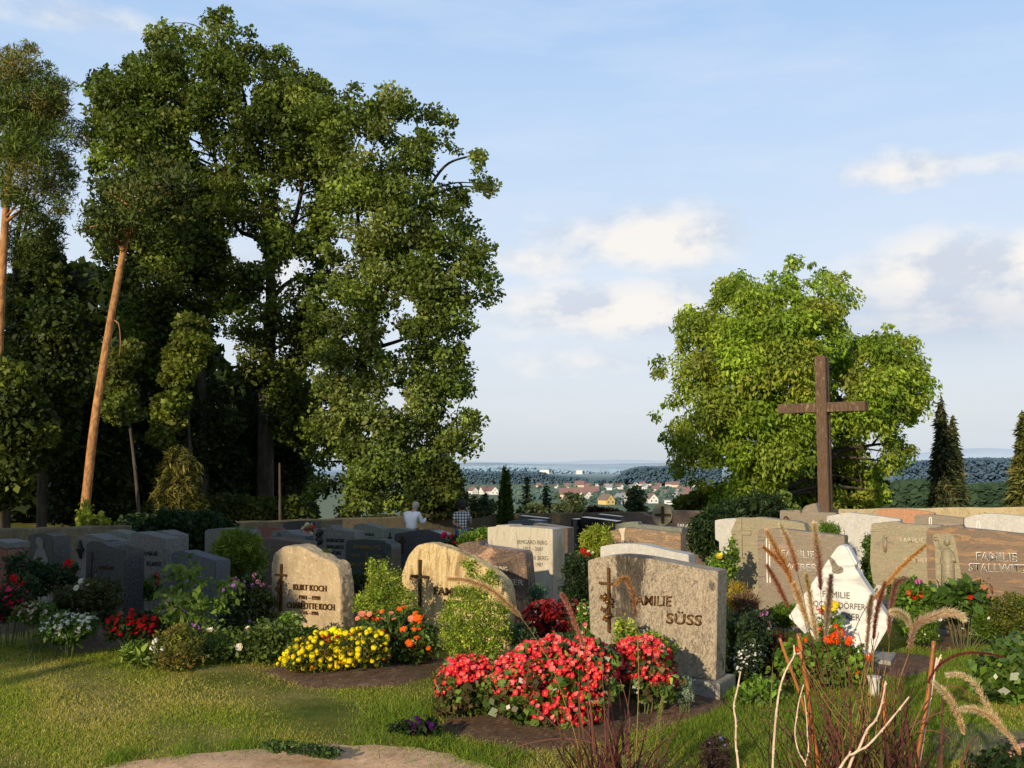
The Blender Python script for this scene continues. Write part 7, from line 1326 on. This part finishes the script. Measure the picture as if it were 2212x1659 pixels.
# trees between the houses, read as one mass
def village_green():
    n = 420; ix = rng.uniform(150, 2212, n); iy = rng.uniform(290, 440, n); keep = np.ones(n, bool)
    for kd, hx, hy, _, sc in HS: keep &= ~((np.abs(ix-hx) < 24) & (iy > hy-6) & (iy < hy+26))
    keep &= ~((ix < 620) & (iy > 350)); keep &= ~((ix > 1250) & (ix < 1530) & (iy > 325) & (iy < 352)); keep &= ~((ix > 230) & (ix < 680) & (iy < 318))
    keep &= (ix > 1000) | (rng.random(n) < 0.6)
    Q = []; T_ = []
    for x, y in zip(ix[keep], iy[keep]):
        g = ground(939.9+x*0.2741, 970.2+y*0.2741); r = rng.uniform(2.5, 6.0); m_ = 34
        c = unit(rng.normal(size=(m_, 3)))*(rng.random((m_, 1))**0.4)*r*np.array([1, 1, 1.0])+g+np.array([0, 0, r*0.8])
        Q.append(canopy(c, r*0.7, r*0.5)); T_.append(tints(m_, [(0.075, 0.12, 0.105), (0.09, 0.135, 0.11), (0.065, 0.105, 0.095)], 0.12)*math.exp(rng.normal(0, 0.15)))
    Q = np.concatenate(Q); o = np.array([150.0, 1200.0, -38.0])
    tag(link('village_greenery', np_mesh('village_greenery', Q-o, 4, np.clip(np.concatenate(T_), 0, 1)), M['far'], None, o), 'garden trees and hedges scattered between the village houses', 'trees', kind='stuff')
village_green()

# ------------------------------------------------------------------ two people by the wall
def skin_mesh(name, verts, edges, radii, root=0, sub=1):
    me = bpy.data.meshes.new(name); me.from_pydata([tuple(v) for v in verts], edges, []); o = bpy.data.objects.new('tmp', me); col.objects.link(o)
    md = o.modifiers.new('skin', 'SKIN'); md.use_smooth_shade = True
    for i, r_ in enumerate(radii): me.skin_vertices[0].data[i].radius = (r_, r_) if not hasattr(r_, '__len__') else r_
    for i in range(len(verts)): me.skin_vertices[0].data[i].use_root = (i == root)
    sb = o.modifiers.new('sub', 'SUBSURF'); sb.levels = sub; sb.render_levels = sub
    m2 = evaluated(o, name); bpy.data.objects.remove(o); bpy.data.meshes.remove(me); return m2
def join_meshes(name, meshes):
    bm = bmesh.new()
    for m_ in meshes: bm.from_mesh(m_)
    me = bpy.data.meshes.new(name); bm.to_mesh(me); bm.free(); me.polygons.foreach_set('use_smooth', [True]*len(me.polygons)); return me
def chain(pts, rad, name='c', sub=1): return skin_mesh(name, pts, [(i, i+1) for i in range(len(pts)-1)], rad, 0, sub)
def hand(w, d, side, sc=1.0):
    """palm and five separate curled fingers from wrist w along d"""
    w = np.array(w, float); d = np.array(d, float); d /= np.linalg.norm(d); s = np.cross(d, (0, 0, 1.0)); s /= np.linalg.norm(s)+1e-6; s *= side; n = np.cross(s, d)*side
    out = [chain([w, w+d*0.045*sc, w+d*0.088*sc], [(0.026*sc, 0.019*sc), (0.04*sc, 0.017*sc), (0.04*sc, 0.014*sc)], sub=1)]
    for k, (o_, L_) in enumerate(((-0.030, 0.062), (-0.010, 0.078), (0.011, 0.073), (0.030, 0.056))):
        b = w+d*0.082*sc+s*o_*sc; p1 = b+d*L_*0.45*sc-n*0.008*sc; p2 = p1+d*L_*0.33*sc-n*0.022*sc; p3 = p2+d*L_*0.16*sc-n*0.02*sc
        out.append(chain([b, p1, p2, p3], [0.0095*sc, 0.009*sc, 0.008*sc, 0.0065*sc], sub=1))
    b = w+d*0.03*sc-s*0.034*sc; out.append(chain([b, b+d*0.03*sc-s*0.03*sc, b+d*0.058*sc-s*0.038*sc-n*0.012*sc], [0.013*sc, 0.011*sc, 0.008*sc], sub=1))
    return out
def person(label, px, Y, rz, H, shirt, trousers, hair, Jp, hairkind):
    p = at(px, 1100, Y); base = np.array([p[0], p[1], gzf(p[0], p[1])]); root = empty('person', base, rz, label, 'person')
    k = H/1.75; J = {q: np.array(v)*k for q, v in Jp.items()}; sk = M['skin']
    # bare body as one continuous surface: pelvis root, spine, head, arms, legs
    order = ['pel', 'waist', 'chest', 'neck', 'jaw', 'head', 'crown', 'shL', 'elL', 'wrL', 'shR', 'elR', 'wrR', 'hipL', 'knL', 'anL', 'toL', 'hipR', 'knR', 'anR', 'toR', 'nose']
    E = [('pel', 'waist'), ('waist', 'chest'), ('chest', 'neck'), ('neck', 'jaw'), ('jaw', 'head'), ('head', 'crown'), ('chest', 'shL'), ('shL', 'elL'), ('elL', 'wrL'), ('chest', 'shR'), ('shR', 'elR'), ('elR', 'wrR'), ('pel', 'hipL'), ('hipL', 'knL'), ('knL', 'anL'), ('anL', 'toL'), ('pel', 'hipR'), ('hipR', 'knR'), ('knR', 'anR'), ('anR', 'toR'), ('head', 'nose')]
    RD = dict(pel=0.135, waist=0.125, chest=0.135, neck=0.055, jaw=0.072, head=0.092, crown=0.07, shL=0.06, elL=0.043, wrL=0.029, shR=0.06, elR=0.043, wrR=0.029, hipL=0.085, knL=0.06, anL=0.042, toL=0.035, hipR=0.085, knR=0.06, anR=0.042, toR=0.035, nose=0.018)
    ix = {q: i for i, q in enumerate(order)}
    body = skin_mesh('body', [J[q] for q in order], [(ix[a_], ix[b_]) for a_, b_ in E], [RD[q]*k*0.93 for q in order], 0, 1)
    parts = [body]
    for sd in ('L', 'R'):
        parts += hand(J['wr'+sd], J['wr'+sd]-J['el'+sd], 1 if sd == 'L' else -1, k)
    ears = MB(); hd = J['head']; f = J['nose']-hd; f[2] = 0; f /= np.linalg.norm(f); sx = np.cross(f, (0, 0, 1)); 
    for q in (-1, 1): ears.sphere(hd+sx*q*0.088*k-np.array([0, 0, 0.01]), 0.026*k, 8, 6, (0.5, 0.9, 1.2))
    parts.append(ears.mesh('e'))
    eyes = MB()
    for q in (-1, 1): eyes.sphere(hd+f*0.08*k+sx*q*0.033*k+np.array([0, 0, 0.01]), 0.013*k, 6, 5)
    bo = link('body', join_meshes('body', parts), sk, root)
    eo = eyes.build('eyes', M['black'], root); mo = MB().box(-0.024, 0.024, -0.004, 0.004, -0.004, 0.004).build('mouth', M['darkred'], root); mo.location = J['jaw']+f*0.072*k; mo.rotation_euler = (0, 0, math.atan2(sx[1], sx[0]))
    # clothes follow the body, slightly larger
    lr = lambda a_, b_, t: J[a_]*(1-t)+J[b_]*t
    sv = [J['pel']-np.array([0, 0, 0.06*k]), J['waist'], J['chest'], lr('chest', 'neck', 0.72)]; rd = [0.165, 0.158, 0.165, 0.072]; ed = [(0, 1), (1, 2), (2, 3)]
    for sd, tl in (('L', Jp.get('sleeve', 0.9)), ('R', Jp.get('sleeve', 0.9)) ):
        tl = float(np.mean(tl)); b0 = len(sv); sv += [J['sh'+sd], J['el'+sd]]; rd += [0.082, 0.066]; ed += [(2, b0), (b0, b0+1)]
        if tl > 0.5: sv.append(lr('el'+sd, 'wr'+sd, tl)); rd.append(0.05); ed.append((b0+1, b0+2))
        else: sv[b0+1] = lr('sh'+sd, 'el'+sd, 0.75); rd[b0+1] = 0.075
    link('shirt', skin_mesh('shirt', sv, ed, [r_*k for r_ in rd], 0, 2), shirt, root)
    tv = [J['pel']+np.array([0, 0, 0.03*k])]; rd = [0.142]; ed = []
    for sd in 'LR': b0 = len(tv); tv += [J['hip'+sd], J['kn'+sd], lr('kn'+sd, 'an'+sd, 0.93)]; rd += [0.098, 0.075, 0.062]; ed += [(0, b0), (b0, b0+1), (b0+1, b0+2)]
    link('trousers', skin_mesh('trousers', tv, ed, [r_*k for r_ in rd], 0, 2), trousers, root)
    hm = MB(); hc = J['head']*0.6+J['crown']*0.4-f*0.018*k
    if hairkind == 'short': hm.sphere(hc, 0.105*k, 14, 10, (1, 1, 0.86)); hm.sphere(hc-f*0.05*k-np.array([0, 0, 0.05*k]), 0.075*k, 12, 8, (1.1, 0.7, 0.9))
    else:
        hm.sphere(hc+np.array([0, 0, 0.012]), 0.135*k, 16, 12, (1, 1, 0.98)); hm.sphere(hc-f*0.06*k-np.array([0, 0, 0.07*k]), 0.09*k, 12, 8)
    hm_o = hm.build('hair', hair, root, smooth=True)
    sh = MB()
    for sd in 'LR': sh.sphere((J['an'+sd]+J['to'+sd])/2-np.array([0, 0, 0.015]), 0.075*k, 12, 8, (0.75, 1.75, 0.72))
    sh.build('shoes', M['black'], root, smooth=True)
    return root
# figures face +Y (away from the viewer); x right, z up
man = dict(pel=(0, 0, 0.95), waist=(0, 0.02, 1.12), chest=(0.01, 0.09, 1.36), neck=(0.03, 0.15, 1.50), jaw=(0.06, 0.22, 1.55), head=(0.065, 0.235, 1.63), crown=(0.07, 0.22, 1.71), nose=(0.09, 0.335, 1.60), shL=(-0.19, 0.06, 1.40), elL=(-0.20, 0.18, 1.14), wrL=(0.0, 0.34, 1.16), shR=(0.2, 0.1, 1.39), elR=(0.28, 0.16, 1.13), wrR=(0.33, 0.36, 1.30), hipL=(-0.1, 0, 0.9), knL=(-0.11, 0.03, 0.5), anL=(-0.12, -0.02, 0.09), toL=(-0.14, 0.15, 0.035), hipR=(0.1, 0, 0.9), knR=(0.11, 0.04, 0.5), anR=(0.12, -0.01, 0.09), toR=(0.15, 0.15, 0.035), sleeve=0.85)
person('grey haired person in a white shirt and dark trousers, head bowed, one hand raised', 888, 27.2, R(-14), 1.68, M['whiteshirt'], M['trousers'], M['greyhair'], man, 'short')
wom = dict(pel=(0, 0, 0.95), waist=(0, 0.01, 1.12), chest=(0, 0.03, 1.34), neck=(0, 0.05, 1.48), jaw=(-0.02, 0.1, 1.54), head=(-0.02, 0.1, 1.62), crown=(-0.02, 0.08, 1.70), nose=(-0.05, 0.2, 1.59), shL=(-0.17, 0.02, 1.38), elL=(-0.24, -0.10, 1.13), wrL=(-0.07, -0.20, 1.06), shR=(0.17, 0.03, 1.38), elR=(0.25, 0.07, 1.12), wrR=(0.24, 0.25, 1.0), hipL=(-0.1, 0, 0.9), knL=(-0.1, 0.02, 0.5), anL=(-0.1, -0.02, 0.09), toL=(-0.12, 0.14, 0.035), hipR=(0.1, 0, 0.9), knR=(0.1, 0.02, 0.5), anR=(0.1, -0.02, 0.09), toR=(0.12, 0.14, 0.035), sleeve=0.3)
person('dark haired person in a black and white checked shirt, one hand behind the back', 998, 27.0, R(6), 1.70, M['check'], M['jeans'], M['darkhair'], wom, 'full')
